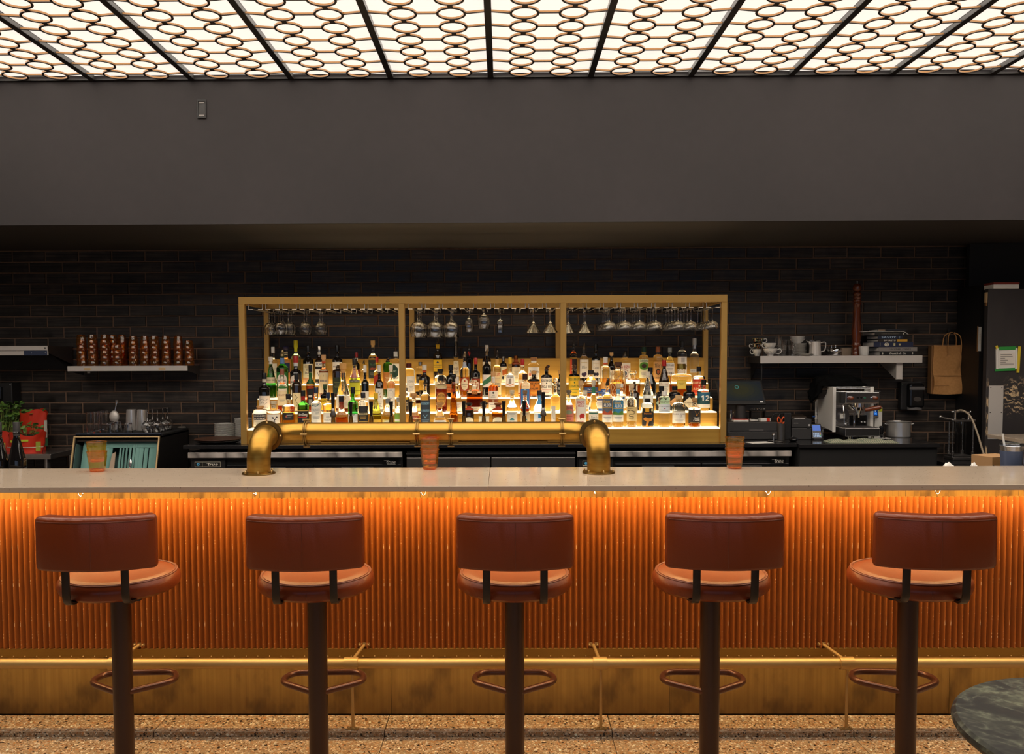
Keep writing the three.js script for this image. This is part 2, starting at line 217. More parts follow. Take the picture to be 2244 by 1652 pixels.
// luminous ceiling: a strip of diffuser with a cut metal screen of circles below it, between dark bars
const grid = struct('ceiling_grid', [box(GN * 0.6096, 0.008, 0.016, GRID0 + GN * 0.3048, CEIL + 0.001, LZ0 + 0.008), box(GN * 0.6096, 0.03, 0.03, GRID0 + GN * 0.3048, CEIL + 0.012, LZ1 - 0.015)], M.tbar);
for (let i = 0; i <= GN; i++) part('grid_bar', rb(0.036, 0.03, LZ1 - LZ0 - 0.03, 0.003, GRID0 + i * 0.6096, CEIL + 0.010, (LZ0 + LZ1) / 2, 1), M.tbar, grid);
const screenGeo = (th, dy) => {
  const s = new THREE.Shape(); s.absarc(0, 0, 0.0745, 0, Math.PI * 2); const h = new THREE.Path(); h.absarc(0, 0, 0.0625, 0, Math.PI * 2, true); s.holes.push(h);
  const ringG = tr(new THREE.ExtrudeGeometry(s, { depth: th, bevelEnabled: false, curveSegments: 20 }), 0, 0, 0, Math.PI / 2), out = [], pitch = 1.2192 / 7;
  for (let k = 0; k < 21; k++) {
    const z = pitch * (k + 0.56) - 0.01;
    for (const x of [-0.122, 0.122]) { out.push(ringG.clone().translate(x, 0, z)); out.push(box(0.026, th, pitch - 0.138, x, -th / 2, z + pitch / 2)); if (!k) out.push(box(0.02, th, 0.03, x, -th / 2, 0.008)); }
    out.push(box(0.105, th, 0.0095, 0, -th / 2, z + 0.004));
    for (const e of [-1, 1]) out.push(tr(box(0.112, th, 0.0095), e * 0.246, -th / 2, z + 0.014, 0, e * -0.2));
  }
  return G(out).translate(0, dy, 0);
}, screenFace = screenGeo(0.0025, -0.0085), screenLitSide = screenGeo(0.0085, 0);
const ordinal = ['first', 'second', 'third', 'fourth', 'fifth', 'sixth', 'seventh', 'eighth', 'ninth', 'tenth', 'eleventh', 'twelfth', 'thirteenth', 'fourteenth'];
for (let i = 0; i < GN; i++) {
  const inView = i - 1, t = thing('ceiling_light_panel', inView < 0 || inView > 11 ? `glowing white ceiling panel with circle lattice, just past the ${inView < 0 ? 'left' : 'right'} edge of the bar` + (inView > 11 ? ', last of the row' : '') : `glowing white ceiling panel with bronze circle lattice, ${ordinal[inView]} strip counted from the left`, 'ceiling light', [GRID0 + (i + 0.5) * 0.6096, CEIL, LZ0], 0, 'luminous ceiling strips over the bar');
  part('diffuser', box(0.6, 0.012, LZ1 - LZ0 - 0.004, 0, 0.034, (LZ1 - LZ0) / 2), M.diffuser, t);
  part('screen', screenFace, M.bronze, t, [0, 0.010, 0.006]); part('screen_lit_side', screenLitSide, M.litside, t, [0, 0.010, 0.006]);  // upper layer is coloured orange to imitate sides lit by the diffuser
}
// black brick wall: bricks proud of recessed mortar
const wallBack = struct('wall_back', uvm(box(10.4, 2.62, 0.2, 0, 1.31, WALL_Z - 0.1 - 0.006), 0.8), M.mortar);
{
  const BW = 0.2546, BH = 0.0829, J = 0.0075, x0 = at(25.7, 555, 6.465).x;
  const brickGeo = (w, h, d, u, v) => { const b = 0.003, P = [[-w / 2, -h / 2, 0], [w / 2, -h / 2, 0], [w / 2, h / 2, 0], [-w / 2, h / 2, 0], [-w / 2 + b, -h / 2 + b, d], [w / 2 - b, -h / 2 + b, d], [w / 2 - b, h / 2 - b, d], [-w / 2 + b, h / 2 - b, d]], F = [[4, 5, 6], [4, 6, 7], [0, 1, 5], [0, 5, 4], [1, 2, 6], [1, 6, 5], [2, 3, 7], [2, 7, 6], [3, 0, 4], [3, 4, 7]], g = new THREE.BufferGeometry(); g.setAttribute('position', new THREE.Float32BufferAttribute(F.flat().flatMap((i) => P[i]), 3)); g.computeVertexNormals(); return uvm(g, 0.5, u, v); };
  const kinds = Array.from({ length: 12 }, (_, i) => brickGeo(BW - J + (R() - 0.5) * 0.003, BH - J + (R() - 0.5) * 0.002, 0.0035 + R() * 0.003, R(), R()));
  const q = rng(31), single = [], rest = [[], [], [], []], DX = [-1.80, 1.53];
  for (let r = 0; r < 22; r++) {
    const y = SOFFIT - 0.005 - (r + 0.5) * BH;
    for (let c = -2; c < 36; c++) {
      const x = x0 + (c + 0.5 + (r % 2 ? 0.5 : 0)) * BW; if (x < -4.6 || x > 4.9) continue;
      const b = { x: x + (q() - 0.5) * 0.003, y: y + (q() - 0.5) * 0.002, k: Math.floor(q() * 12), m: Math.min(3, Math.floor(q() * 4)), t: (q() - 0.5) * 0.012 };
      const seen = x > -3.72 && x < 3.55 && y > 0.80 && !(x > DX[0] && x < DX[1] && y < 1.60) && !(x > -2.95 && x < -2.4 && y < 1.02) && !(x > DX[1] && x < 2.9 && y < 1.02) && !(x < -3.1 && y < 1.2) && r > 0;
      if (seen && single.length < 300) single.push(b); else rest[b.m].push(kinds[b.k].clone().rotateZ(b.t).translate(b.x, b.y, WALL_Z - 0.006));
    }
  }
  for (const b of single) { const m = part('brick', kinds[b.k], M.bricks[b.m], wallBack, [b.x, b.y, WALL_Z - 0.006]); m.rotation.z = b.t; }
  rest.forEach((l, i) => l.length && tag(part('brick', l, M.bricks[i], wallBack), null, null, null, 'stuff'));
}
{ // socket box on the bulkhead
  const a = at(442.5, 239, 5.245), t = thing('wall_outlet', 'small dark open socket box high on the grey bulkhead wall', 'outlet', [a.x, a.y, FAS_Z]);
  const f = rrect(0.056, 0.115, 0.006), h = new THREE.Path(); h.moveTo(-0.02, -0.046); h.lineTo(-0.02, 0.044); h.lineTo(0.02, 0.044); h.lineTo(0.02, -0.046); h.closePath(); f.holes.push(h);
  part('cover_plate', ext(f, 0.008, 0.0015), M.black, t); part('recess', box(0.042, 0.094, 0.003, 0, -0.001, 0.0015), M.blackgloss, t); for (const y of [0.037, -0.04]) part('bracket', box(0.034, 0.008, 0.006, 0, y, 0.004), M.steeldark, t);
}

// ---------------------------------------------------------------- the bar
const BAR_Z = -3.645, TOP = 1.07, EDGE = -3.429, BACK = -4.017;
{
  const t = thing('bar_counter', 'long bar front of ribbed orange-brown panelling with brass foot panel', 'bar counter', [0, 0, BAR_Z]);
  part('carcass', [box(5.6, 1.02, 0.02, 0, STEP + 0.512, -0.012), box(5.6, 0.02, 0.34, 0, 1.036, -0.19), box(5.6, 1.02, 0.02, 0, STEP + 0.512, -0.345)], M.black, t);
  const P = 0.02535, D = 0.019, N = 216, s = new THREE.Shape(); s.moveTo(-P / 2, 0);
  for (let i = 1; i <= 10; i++) { const u = i / 10; s.lineTo(-P / 2 + u * P / 2, D * Math.pow(u, 1.12)); } for (let i = 1; i <= 10; i++) { const u = 1 - i / 10; s.lineTo(P / 2 - u * P / 2, D * Math.pow(u, 1.12)); } s.closePath();
  const y0 = 0.326, y1 = 0.988, geos = [0, 1, 2, 3].map((k) => {
    const g = clean(new THREE.ExtrudeGeometry(s, { depth: y1 - y0, bevelEnabled: false }).rotateX(Math.PI / 2).translate(0, y1 - y0, 0));
    const h = toCreasedNormals(g, 0.7), p = h.attributes.position; for (let i = 0; i < p.count; i++) h.attributes.uv.setXY(i, ((p.getX(i) / P) * 0.96 + 0.5 + k) / 4, 0.01 + p.getY(i) / (y1 - y0) * 0.98); return h;
  });
  for (let i = 0; i < N; i++) part('slat', geos[(i * 7 + (i >> 2)) % 4], M.flute, t, [(i - N / 2 + 0.5) * P, y0, 0.001]);
  part('light_strip_backing', uvm(box(5.6, 0.06, 0.006, 0, 1.016, 0.002), 0.7, 0, 0.25), M.strip, t);
  for (let i = 0; i < 5; i++) { const w = 1.22, x = 0.115 + (i - 2.5) * w + (i > 2 ? 0 : 0); part('kick_panel', uvm(box(w - 0.002, 0.268, 0.006, x + 0.61, STEP + 0.136, 0.003), 1.6, i * 0.29, -0.0), M.kick, t); }
  part('ledge', uvm(rb(5.6, 0.038, 0.012, 0.002, 0, 0.306, 0.006), 0.9), M.kickstrip, t);
  part('toe_line', box(5.6, 0.006, 0.008, 0, STEP + 0.003, 0.002), M.black, t);
  tag(part('nails', Array.from({ length: 108 }, (_, i) => sph(0.0032, (i - 54) * 0.0513, 0.2905, 0.0125, 6)), M.railbrass, t), null, null, null, 'stuff');
  part('speed_rail', [box(5.4, 0.012, 0.36, 0, 0.93, -0.55), box(5.4, 0.03, 0.012, 0, 0.945, -0.73)], M.steeldark, t);
  const c = thing('countertop', 'pale speckled quartz bar top running the full width', 'countertop', [0, TOP, 0]);
  for (const [a, b, o] of [[-2.8, -0.0615, 0], [-0.0605, 2.8, 0.43]]) part('slab', uvm(rb(b - a, 0.0225, EDGE - BACK, 0.0022, (a + b) / 2, -0.01125, (EDGE + BACK) / 2), 1, o), M.quartz, c);
  const l = thing('led_strip', 'warm glowing light line tucked under the bar top edge', 'light strip', [0, 1.0465, -3.552]);
  part('channel', box(5.3, 0.004, 0.02, 0, 0, 0), M.steel, l); part('diffuser', box(5.2, 0.003, 0.012, 0, -0.003, 0), M.led, l);
  const hookX = [178, 565, 934, 1302, 1684, 2053], hw = ['leftmost of six', 'second from left of six', 'third from left of six', 'fourth from left of six', 'fifth from left of six', 'rightmost of six'];
  hookX.forEach((px, i) => { const x = at(px, 1082, 3.6).x, f = i % 3 === 0 ? -1 : 1, k = thing('purse_hook', `small metal bag hook under the bar top, ${hw[i]}`, 'hook', [x, 1.0475, -3.575], i === 1 || i === 3 ? 1.35 : f > 0 ? 0 : Math.PI, 'bag hooks under the bar top'); part('hook', tube([[0, 0, 0], [0.002, -0.022, 0], [-0.004, -0.036, 0], [-0.013, -0.038, 0], [-0.019, -0.028, 0]], 0.0022, 24, 6), M.chrome, k); part('tip', sph(0.0036, -0.0195, -0.027, 0, 8), M.chrome, k); });
}
{ // foot rail with brackets
  const RY = 0.308, RZ = -3.5, t = thing('foot_rail', 'round brass foot rail along the bar base on thin posts', 'foot rail', [0, 0, 0]);
  part('rail', tr(cyl(0.0213, 0.0213, 5.6, 28), 0, RY, RZ, 0, 0, Math.PI / 2), M.railbrass, t);
  [[-1.64, -1.60], [-0.643, -0.61], [0.405, 0.392], [1.438, 1.392]].forEach(([x, xp]) => {
    part('collar', [tr(cyl(0.0262, 0.0262, 0.058, 28), x, RY, RZ, 0, 0, Math.PI / 2)], M.railbrass, t);
    part('arm', poly([[x + (xp - x) * 0.2, RY + 0.015, RZ - 0.008], [xp, RY + 0.033, BAR_Z + 0.014]], 0.007), M.railbrass, t);
    const pl = part('wall_plate', ext(rrect(0.052, 0.017, 0.0084), 0.005, 0.001).translate(xp, RY + 0.034, BAR_Z + 0.008), M.railbrass, t);
    for (const e of [-1, 1]) part('bolt', sph(0.0058, xp + e * 0.0175, RY + 0.034, BAR_Z + 0.014, 10), M.railbrass, pl);
    const g = part('post', [cyl(0.0055, 0.0068, RY - STEP - 0.02, 14, x + 0.004, (RY + STEP) / 2 - 0.008, RZ)], M.railbrass, t);
    part('foot', [ext(rrect(0.052, 0.018, 0.0085), 0.005, 0.001).rotateX(-Math.PI / 2).translate(x + 0.004, STEP, RZ), cyl(0.009, 0.011, 0.006, 14, x + 0.004, STEP + 0.007, RZ), sph(0.005, x - 0.013, STEP + 0.006, RZ, 8), sph(0.005, x + 0.021, STEP + 0.006, RZ, 8)], M.railbrass, g);
  });
}
// ---------------------------------------------------------------- bar stools
{
  const X = [-1.452, -0.7064, 0.0415, 0.7799, 1.5224], TURN = [0.10, 0.05, 0, -0.03, -0.085], Z = -3.15;
  const who = ['leftmost bar stool, rust-brown leather with a low curved back', 'second bar stool from the left, rust-brown leather on a round post', 'middle one of the five rust-brown leather bar stools', 'fourth bar stool from the left, rust-brown leather with curved back', 'rightmost bar stool, rust-brown leather, nearest the green marble table'];
  const seat = toCreasedNormals(lathe([[0, 0.722], [0.168, 0.722], [0.196, 0.727], [0.211, 0.738], [0.2165, 0.754], [0.2145, 0.772], [0.206, 0.786], [0.201, 0.790], [0.195, 0.7895], [0.18, 0.7935], [0.155, 0.7925], [0.11, 0.786], [0.05, 0.781], [0, 0.780]], 72), 0.6);
  const ring = (r, y, t) => new THREE.TorusGeometry(r, t, 6, 72).rotateX(Math.PI / 2).translate(0, y, 0);
  const A = 0.52, RO = 0.433, TH = 0.07, CZ = 0.283 - RO, plan = new THREE.Shape(), pt = (r, a) => [Math.sin(a) * r, Math.cos(a) * r];
  const cr = 0.028; plan.moveTo(...pt(RO, -A + cr / RO));
  for (let i = 1; i <= 24; i++) plan.lineTo(...pt(RO, -A + cr / RO + (2 * A - 2 * cr / RO) * i / 24));
  plan.quadraticCurveTo(...pt(RO, A), ...pt(RO - cr, A)); plan.lineTo(...pt(RO - TH + cr, A)); plan.quadraticCurveTo(...pt(RO - TH, A), ...pt(RO - TH, A - cr / RO));
  for (let i = 1; i <= 24; i++) plan.lineTo(...pt(RO - TH, A - cr / RO - (2 * A - 2 * cr / RO) * i / 24));
  plan.quadraticCurveTo(...pt(RO - TH, -A), ...pt(RO - TH + cr, -A)); plan.lineTo(...pt(RO - cr, -A)); plan.quadraticCurveTo(...pt(RO, -A), ...pt(RO, -A + cr / RO));
  const Y0 = 0.858, Y1 = 1.048, back = toCreasedNormals(clean(new THREE.ExtrudeGeometry(plan, { depth: Y1 - Y0 - 0.036, bevelEnabled: true, bevelSize: 0.014, bevelThickness: 0.018, bevelOffset: -0.014, bevelSegments: 5, curveSegments: 8 }).rotateX(Math.PI / 2)), 0.6);
  back.scale(1, 1, 1).translate(0, Y1 - 0.018, CZ);
  const arc = (r, y, a = A - 0.05, o = 0) => Array.from({ length: 25 }, (_, i) => { const p = pt(r, -a + 2 * a * i / 24); return [p[0], y, p[1] + CZ + o]; });
  const strap = (() => { const l = [], n = 18, path = []; for (let i = 0; i <= 4; i++) path.push([0.08 + i * 0.028, 0.7295]); for (let i = 1; i <= 8; i++) { const a = i / 8 * Math.PI / 2; path.push([0.196 + Math.sin(a) * 0.046, 0.7755 - Math.cos(a) * 0.046]); } path.push([0.2435, 0.82], [0.246, 0.90]); const h = 0.0042, up = [], dn = []; path.forEach((p, i) => { const a = path[Math.max(0, i - 1)], b = path[Math.min(path.length - 1, i + 1)], dx = b[0] - a[0], dy = b[1] - a[1], q = Math.hypot(dx, dy); up.push([p[0] - dy / q * h, p[1] + dx / q * h]); dn.unshift([p[0] + dy / q * h, p[1] - dx / q * h]); }); return toCreasedNormals(clean(ext([...up, ...dn], 0.0265, 0.0015).translate(0, 0, -0.01325).rotateY(-Math.PI / 2)), 0.5); })();
  const foot = (() => { const c = new THREE.CurvePath(), L = (a, b) => c.add(new THREE.LineCurve3(V3(...a), V3(...b))), Q = (a, b, d) => c.add(new THREE.QuadraticBezierCurve3(V3(...a), V3(...b), V3(...d))); const y = 0.331; L([-0.02, y, 0.012], [-0.118, y, -0.058]); Q([-0.118, y, -0.058], [-0.172, y, -0.098], [-0.150, y, -0.150]); Q([-0.150, y, -0.150], [-0.136, y, -0.19], [-0.085, y, -0.19]); L([-0.085, y, -0.19], [0.085, y, -0.19]); Q([0.085, y, -0.19], [0.136, y, -0.19], [0.150, y, -0.150]); Q([0.150, y, -0.150], [0.172, y, -0.098], [0.118, y, -0.058]); L([0.118, y, -0.058], [0.02, y, 0.012]); return new THREE.TubeGeometry(c, 110, 0.0122, 12); })();
  const base = thing('bar_stool', who[0], 'bar stool', [X[0], 0, Z], 0, 'bar stools in a row along the bar');
  const top = new THREE.Group(); top.name = 'swivel_seat'; base.add(top);
  part('cushion', uvm(seat, 0.15), M.leather, top); part('piping', [ring(0.2035, 0.7885, 0.0026), ring(0.196, 0.7905, 0.0018)], M.piping, top);
  part('backrest', uvm(back, 0.15), M.leather, top);
  part('back_piping', [tube(arc(RO - 0.002, Y1 - 0.0165), 0.0028, 40, 6), tube(arc(RO - TH + 0.002, Y1 - 0.0165), 0.0026, 40, 6), tube(arc(RO - 0.003, Y0 + 0.0165), 0.0024, 40, 6), tube([[0, Y0 + 0.012, 0.2828], [0, Y1 - 0.016, 0.2828]], 0.0013, 4, 5), tube([[0, 0.729, 0.1985], [0, 0.754, 0.2163], [0, 0.785, 0.2065]], 0.0014, 12, 5)], M.piping, top);
  for (const e of [-1, 1]) part('strap', strap.clone().translate(e * 0.1, 0, 0), M.blackmetal, top);
  const pl = part('seat_plate', rb(0.21, 0.012, 0.21, 0.003, 0, 0.7105, 0), M.black, top);
  part('post', [cyl(0.0365, 0.0365, 0.70, 36, 0, 0.355, 0)], M.column, base); part('floor_flange', [cyl(0.10, 0.105, 0.01, 40, 0, 0.005, 0), cyl(0.044, 0.05, 0.012, 32, 0, 0.016, 0)], M.column, base);
  part('foot_ring', foot, M.ring, base);
  X.forEach((x, i) => { const s = i ? dup(base, [x, 0, Z], 0, who[i]) : base; s.children.find((c) => c.name === 'swivel_seat').rotation.y = TURN[i]; s.children.find((c) => c.name === 'foot_ring').rotation.y = TURN[i] * 0.6; });
}
{ // round marble table in the near right corner
  const t = thing('marble_table', 'round dark green veined marble table in the near right corner', 'table', [1.405, 0, -1.87]);
  part('table_top', uvm(lathe([[0, -0.036], [0.325, -0.036], [0.342, -0.033], [0.351, -0.025], [0.354, -0.017], [0.351, -0.008], [0.343, -0.001], [0.33, 0], [0, 0]], 96, 0.5).translate(0, 0.745, 0), 0.55), M.marble, t);
  part('pedestal', cyl(0.04, 0.04, 0.69, 28, 0, 0.355, 0), M.blackmetal, t); part('base', lathe([[0, 0], [0.23, 0], [0.235, 0.008], [0.22, 0.014], [0.05, 0.024], [0, 0.024]], 48, 0.5), M.blackmetal, t); part('spider', cyl(0.12, 0.12, 0.012, 24, 0, 0.703, 0), M.blackmetal, t);
}
{ // brass tap bridge on the bar
  const Z0 = -3.815, ZD = -3.945, ZP = -4.075, HY = 1.231, RP = 0.0525, XL = -1.112, XR = 0.4345, t = thing('beer_tower', 'big brass pipe tower arching along the bar with black taps behind', 'beer tower', [0, TOP, 0]);
  const arcPts = (n, f) => Array.from({ length: n + 1 }, (_, i) => f(i / n)), bend = (pts, r) => new THREE.TubeGeometry(new THREE.CatmullRomCurve3(pts.map((p) => V3(...p))), 48, r, 40);
  const hy = HY - TOP;
  [[XL, 1], [XR, -1]].forEach(([x, s]) => {
    part('leg_pipe', uvm(bend([[x, 0, Z0], [x, hy - 0.11, Z0], ...arcPts(10, (u) => [x + s * 0.004 * u, hy - 0.105 + Math.sin(u * Math.PI / 2) * 0.105, Z0 - (1 - Math.cos(u * Math.PI / 2)) * 0.105]), [x + s * 0.006, hy, ZD + 0.008]], RP), 0.5), M.brass, t);
    part('elbow', uvm(bend([[x + s * 0.006, hy, ZD - 0.006], ...arcPts(12, (u) => [x + s * (0.008 + (1 - Math.cos(u * Math.PI / 2)) * 0.125), hy, ZD - 0.012 - Math.sin(u * Math.PI / 2) * (ZD - ZP - 0.012)]), [x + s * 0.165, hy, ZP]], RP - 0.0005), 0.5), M.brass, t);
    const f = part('base_flange', lathe([[0, 0], [0.073, 0], [0.0745, 0.003], [0.073, 0.007], [0.062, 0.0085], [0.058, 0.010], [0, 0.010]], 48, 0.5).translate(x, 0, Z0), M.brassdark, t);
    for (let i = 0; i < 6; i++) { const a = i / 6 * Math.PI * 2 + 0.3; part('bolt', [cyl(0.0042, 0.0042, 0.007, 6, x + Math.cos(a) * 0.0655, 0.0105, Z0 + Math.sin(a) * 0.0655), sph(0.004, x + Math.cos(a) * 0.0655, 0.0145, Z0 + Math.sin(a) * 0.0655, 8)], M.railbrass, f); }
    const d = part('joint_flange', tr(lathe([[RP - 0.004, -0.006], [0.0705, -0.006], [0.072, 0], [0.0705, 0.006], [RP - 0.004, 0.006]], 48, 0.5), x + s * 0.006, hy, ZD, Math.PI / 2), M.brassdark, t);
    for (let i = 0; i < 4; i++) { const a = i / 4 * Math.PI * 2 + Math.PI / 2; part('bolt', sph(0.005, x + s * 0.006 + Math.cos(a) * 0.0625, hy + Math.sin(a) * 0.0625, ZD + 0.007, 10), M.railbrass, d); }
  });
  part('main_pipe', uvm(tr(cyl(RP - 0.0005, RP - 0.0005, XR - XL - 0.31, 48), (XL + XR) / 2, hy, ZP, 0, 0, Math.PI / 2), 0.5), M.brass, t);
  for (const px of [672, 915, 988, 1231]) { const x = at(px, 950, 4.075).x, j = part('pipe_joint', [-0.0048, 0.0048].map((o) => tr(lathe([[RP - 0.004, -0.003], [0.0625, -0.003], [0.0640, 0], [0.0625, 0.003], [RP - 0.004, 0.003]], 40, 0.5), x + o, hy, ZP, 0, 0, Math.PI / 2)), M.brassdark, t); for (const a of [1.57, 0.0, -1.57, 3.14]) part('bolt', tr(cyl(0.0042, 0.0042, 0.032, 8), x, hy + Math.sin(a) * 0.0655, ZP + Math.cos(a) * 0.0655, 0, 0, Math.PI / 2), M.railbrass, j); }
  for (const [a, b] of [[702, 898], [1004, 1200]]) { const x0 = at(a, 968, 4.03).x, x1 = at(b, 968, 4.03).x; part('pipe_underside_bar', rb(x1 - x0, 0.006, 0.014, 0.002, (x0 + x1) / 2, hy - 0.043, ZP + 0.034), M.brassdark, t); }  // plain flat bars along the underside of the pipe, no lamp in them
  [[728, 1], [767, 0], [812, 0], [856, 0], [899, 0], [1016, 0], [1060, 0], [1104, 0], [1149, 0], [1191, 1]].forEach(([px, tall]) => {
    const x = at(px, 920, 4.15).x, f = part('faucet', [tr(cyl(0.011, 0.011, 0.06, 14), x, hy + 0.03, ZP - 0.075, Math.PI / 2), cyl(0.009, 0.012, 0.05, 14, x, hy + 0.05, ZP - 0.10), cyl(0.009, 0.007, 0.07, 12, x, hy - 0.01, ZP - 0.105)], M.brassdark, t);
    if (tall) { part('handle', [cyl(0.0105, 0.0078, 0.078, 16, x, hy + 0.152, ZP - 0.1)], M.blackgloss, f); part('collar', [lathe([[0, 0], [0.014, 0], [0.015, 0.012], [0.0095, 0.028], [0.0085, 0.042], [0, 0.042]], 16).translate(x, hy + 0.072, ZP - 0.1)], M.steeldark, f); }
    else part('handle', [cyl(0.0102, 0.0062, 0.074, 16, x, hy + 0.110, ZP - 0.1)], M.blackgloss, f);
  });
}

// ---------------------------------------------------------------- printed faces: one sheet for bottle labels, one for signs, screens and spines
const sheet = (w, h) => { const c = document.createElement('canvas'); c.width = w; c.height = h; return c; };
const labC = sheet(2048, 2048), lab2d = labC.getContext('2d'), sigC = sheet(2048, 1024), sig2d = sigC.getContext('2d');
let labN = 0, sigN = 0;
function draw(c, x, y, w, h, spec) {
  c.save(); c.beginPath(); c.rect(x, y, w, h); c.clip(); c.fillStyle = spec[0]; c.fillRect(x - 2, y - 2, w + 4, h + 4); c.textAlign = 'center'; c.textBaseline = 'middle';
  for (const o of spec.slice(1)) {
    if (o[0] === 't') { c.fillStyle = o[5] ?? '#222'; c.font = `${/b/.test(o[6] ?? '') ? 'bold ' : ''}${/i/.test(o[6] ?? '') ? 'italic ' : ''}${o[4] * h}px ${/s/.test(o[6] ?? '') ? 'serif' : 'sans-serif'}`; c.fillText(o[1], x + o[2] * w, y + o[3] * h, w * (o[7] ?? 0.92)); }
    else if (o[0] === 'r') { c.fillStyle = o[5]; c.fillRect(x + o[1] * w, y + o[2] * h, o[3] * w, o[4] * h); }
    else if (o[0] === 'o') { c.fillStyle = o[5]; c.beginPath(); c.ellipse(x + o[1] * w, y + o[2] * h, o[3] * w, o[4] * h, 0, 0, 7); c.fill(); }
    else if (o[0] === 'O') { c.strokeStyle = o[5]; c.lineWidth = (o[6] ?? 0.02) * h; c.beginPath(); c.ellipse(x + o[1] * w, y + o[2] * h, o[3] * w, o[4] * h, 0, 0, 7); c.stroke(); }
    else if (o[0] === 'p') { c.fillStyle = o[2]; c.beginPath(); o[1].forEach((p, i) => i ? c.lineTo(x + p[0] * w, y + p[1] * h) : c.moveTo(x + p[0] * w, y + p[1] * h)); c.fill(); }
    else if (o[0] === 'k') { c.strokeStyle = o[2]; c.lineWidth = (o[3] ?? 0.02) * h; c.lineJoin = c.lineCap = 'round'; c.beginPath(); o[1].forEach((p, i) => i ? c.lineTo(x + p[0] * w, y + p[1] * h) : c.moveTo(x + p[0] * w, y + p[1] * h)); c.stroke(); }
    else if (o[0] === 'l') { c.fillStyle = o[3] ?? '#888'; for (let i = 0; i < o[2]; i++) c.fillRect(x + (0.2 + 0.07 * ((i * 7) % 3)) * w, y + (o[1] + i * 0.075) * h, (0.6 - 0.14 * ((i * 7) % 3)) * w, 0.022 * h); }
  }
  c.restore();
}
function cellLab(spec) { const i = labN++, x = (i % 12) * 170 + 4, y = Math.floor(i / 12) * 170 + 4, s = 162; draw(lab2d, x - 3, y - 3, s + 6, s + 6, [spec[0]]); draw(lab2d, x, y, s, s, spec); return [x / 2048, 1 - (y + s) / 2048, (x + s) / 2048, 1 - y / 2048]; }
function cellSig(spec) { const i = sigN++, x = (i % 8) * 256 + 4, y = Math.floor(i / 8) * 128 + 4; draw(sig2d, x - 3, y - 3, 254, 126, [spec[0]]); draw(sig2d, x, y, 248, 120, spec); return [x / 2048, 1 - (y + 120) / 1024, (x + 248) / 2048, 1 - y / 1024]; }
const labT = new THREE.CanvasTexture(labC), sigT = new THREE.CanvasTexture(sigC); labT.colorSpace = sigT.colorSpace = THREE.SRGBColorSpace;
M.label = std({ map: labT, roughness: 0.65 }); M.sign = std({ map: sigT, roughness: 0.6 }); M.logo = std({ map: sigT, metalness: 0.3, roughness: 0.35 });
M.screenlit = std({ color: 0x000000, roughness: 0.2, emissiveMap: sigT, emissive: 0xffffff, emissiveIntensity: 0.75 });
const print = (name, w, h, spec, parent, pos, mat = M.sign, rot) => { const m = part(name, quad(w, h, ...cellSig(spec)), mat, parent, pos); if (rot) m.rotation.set(...rot); return m; };

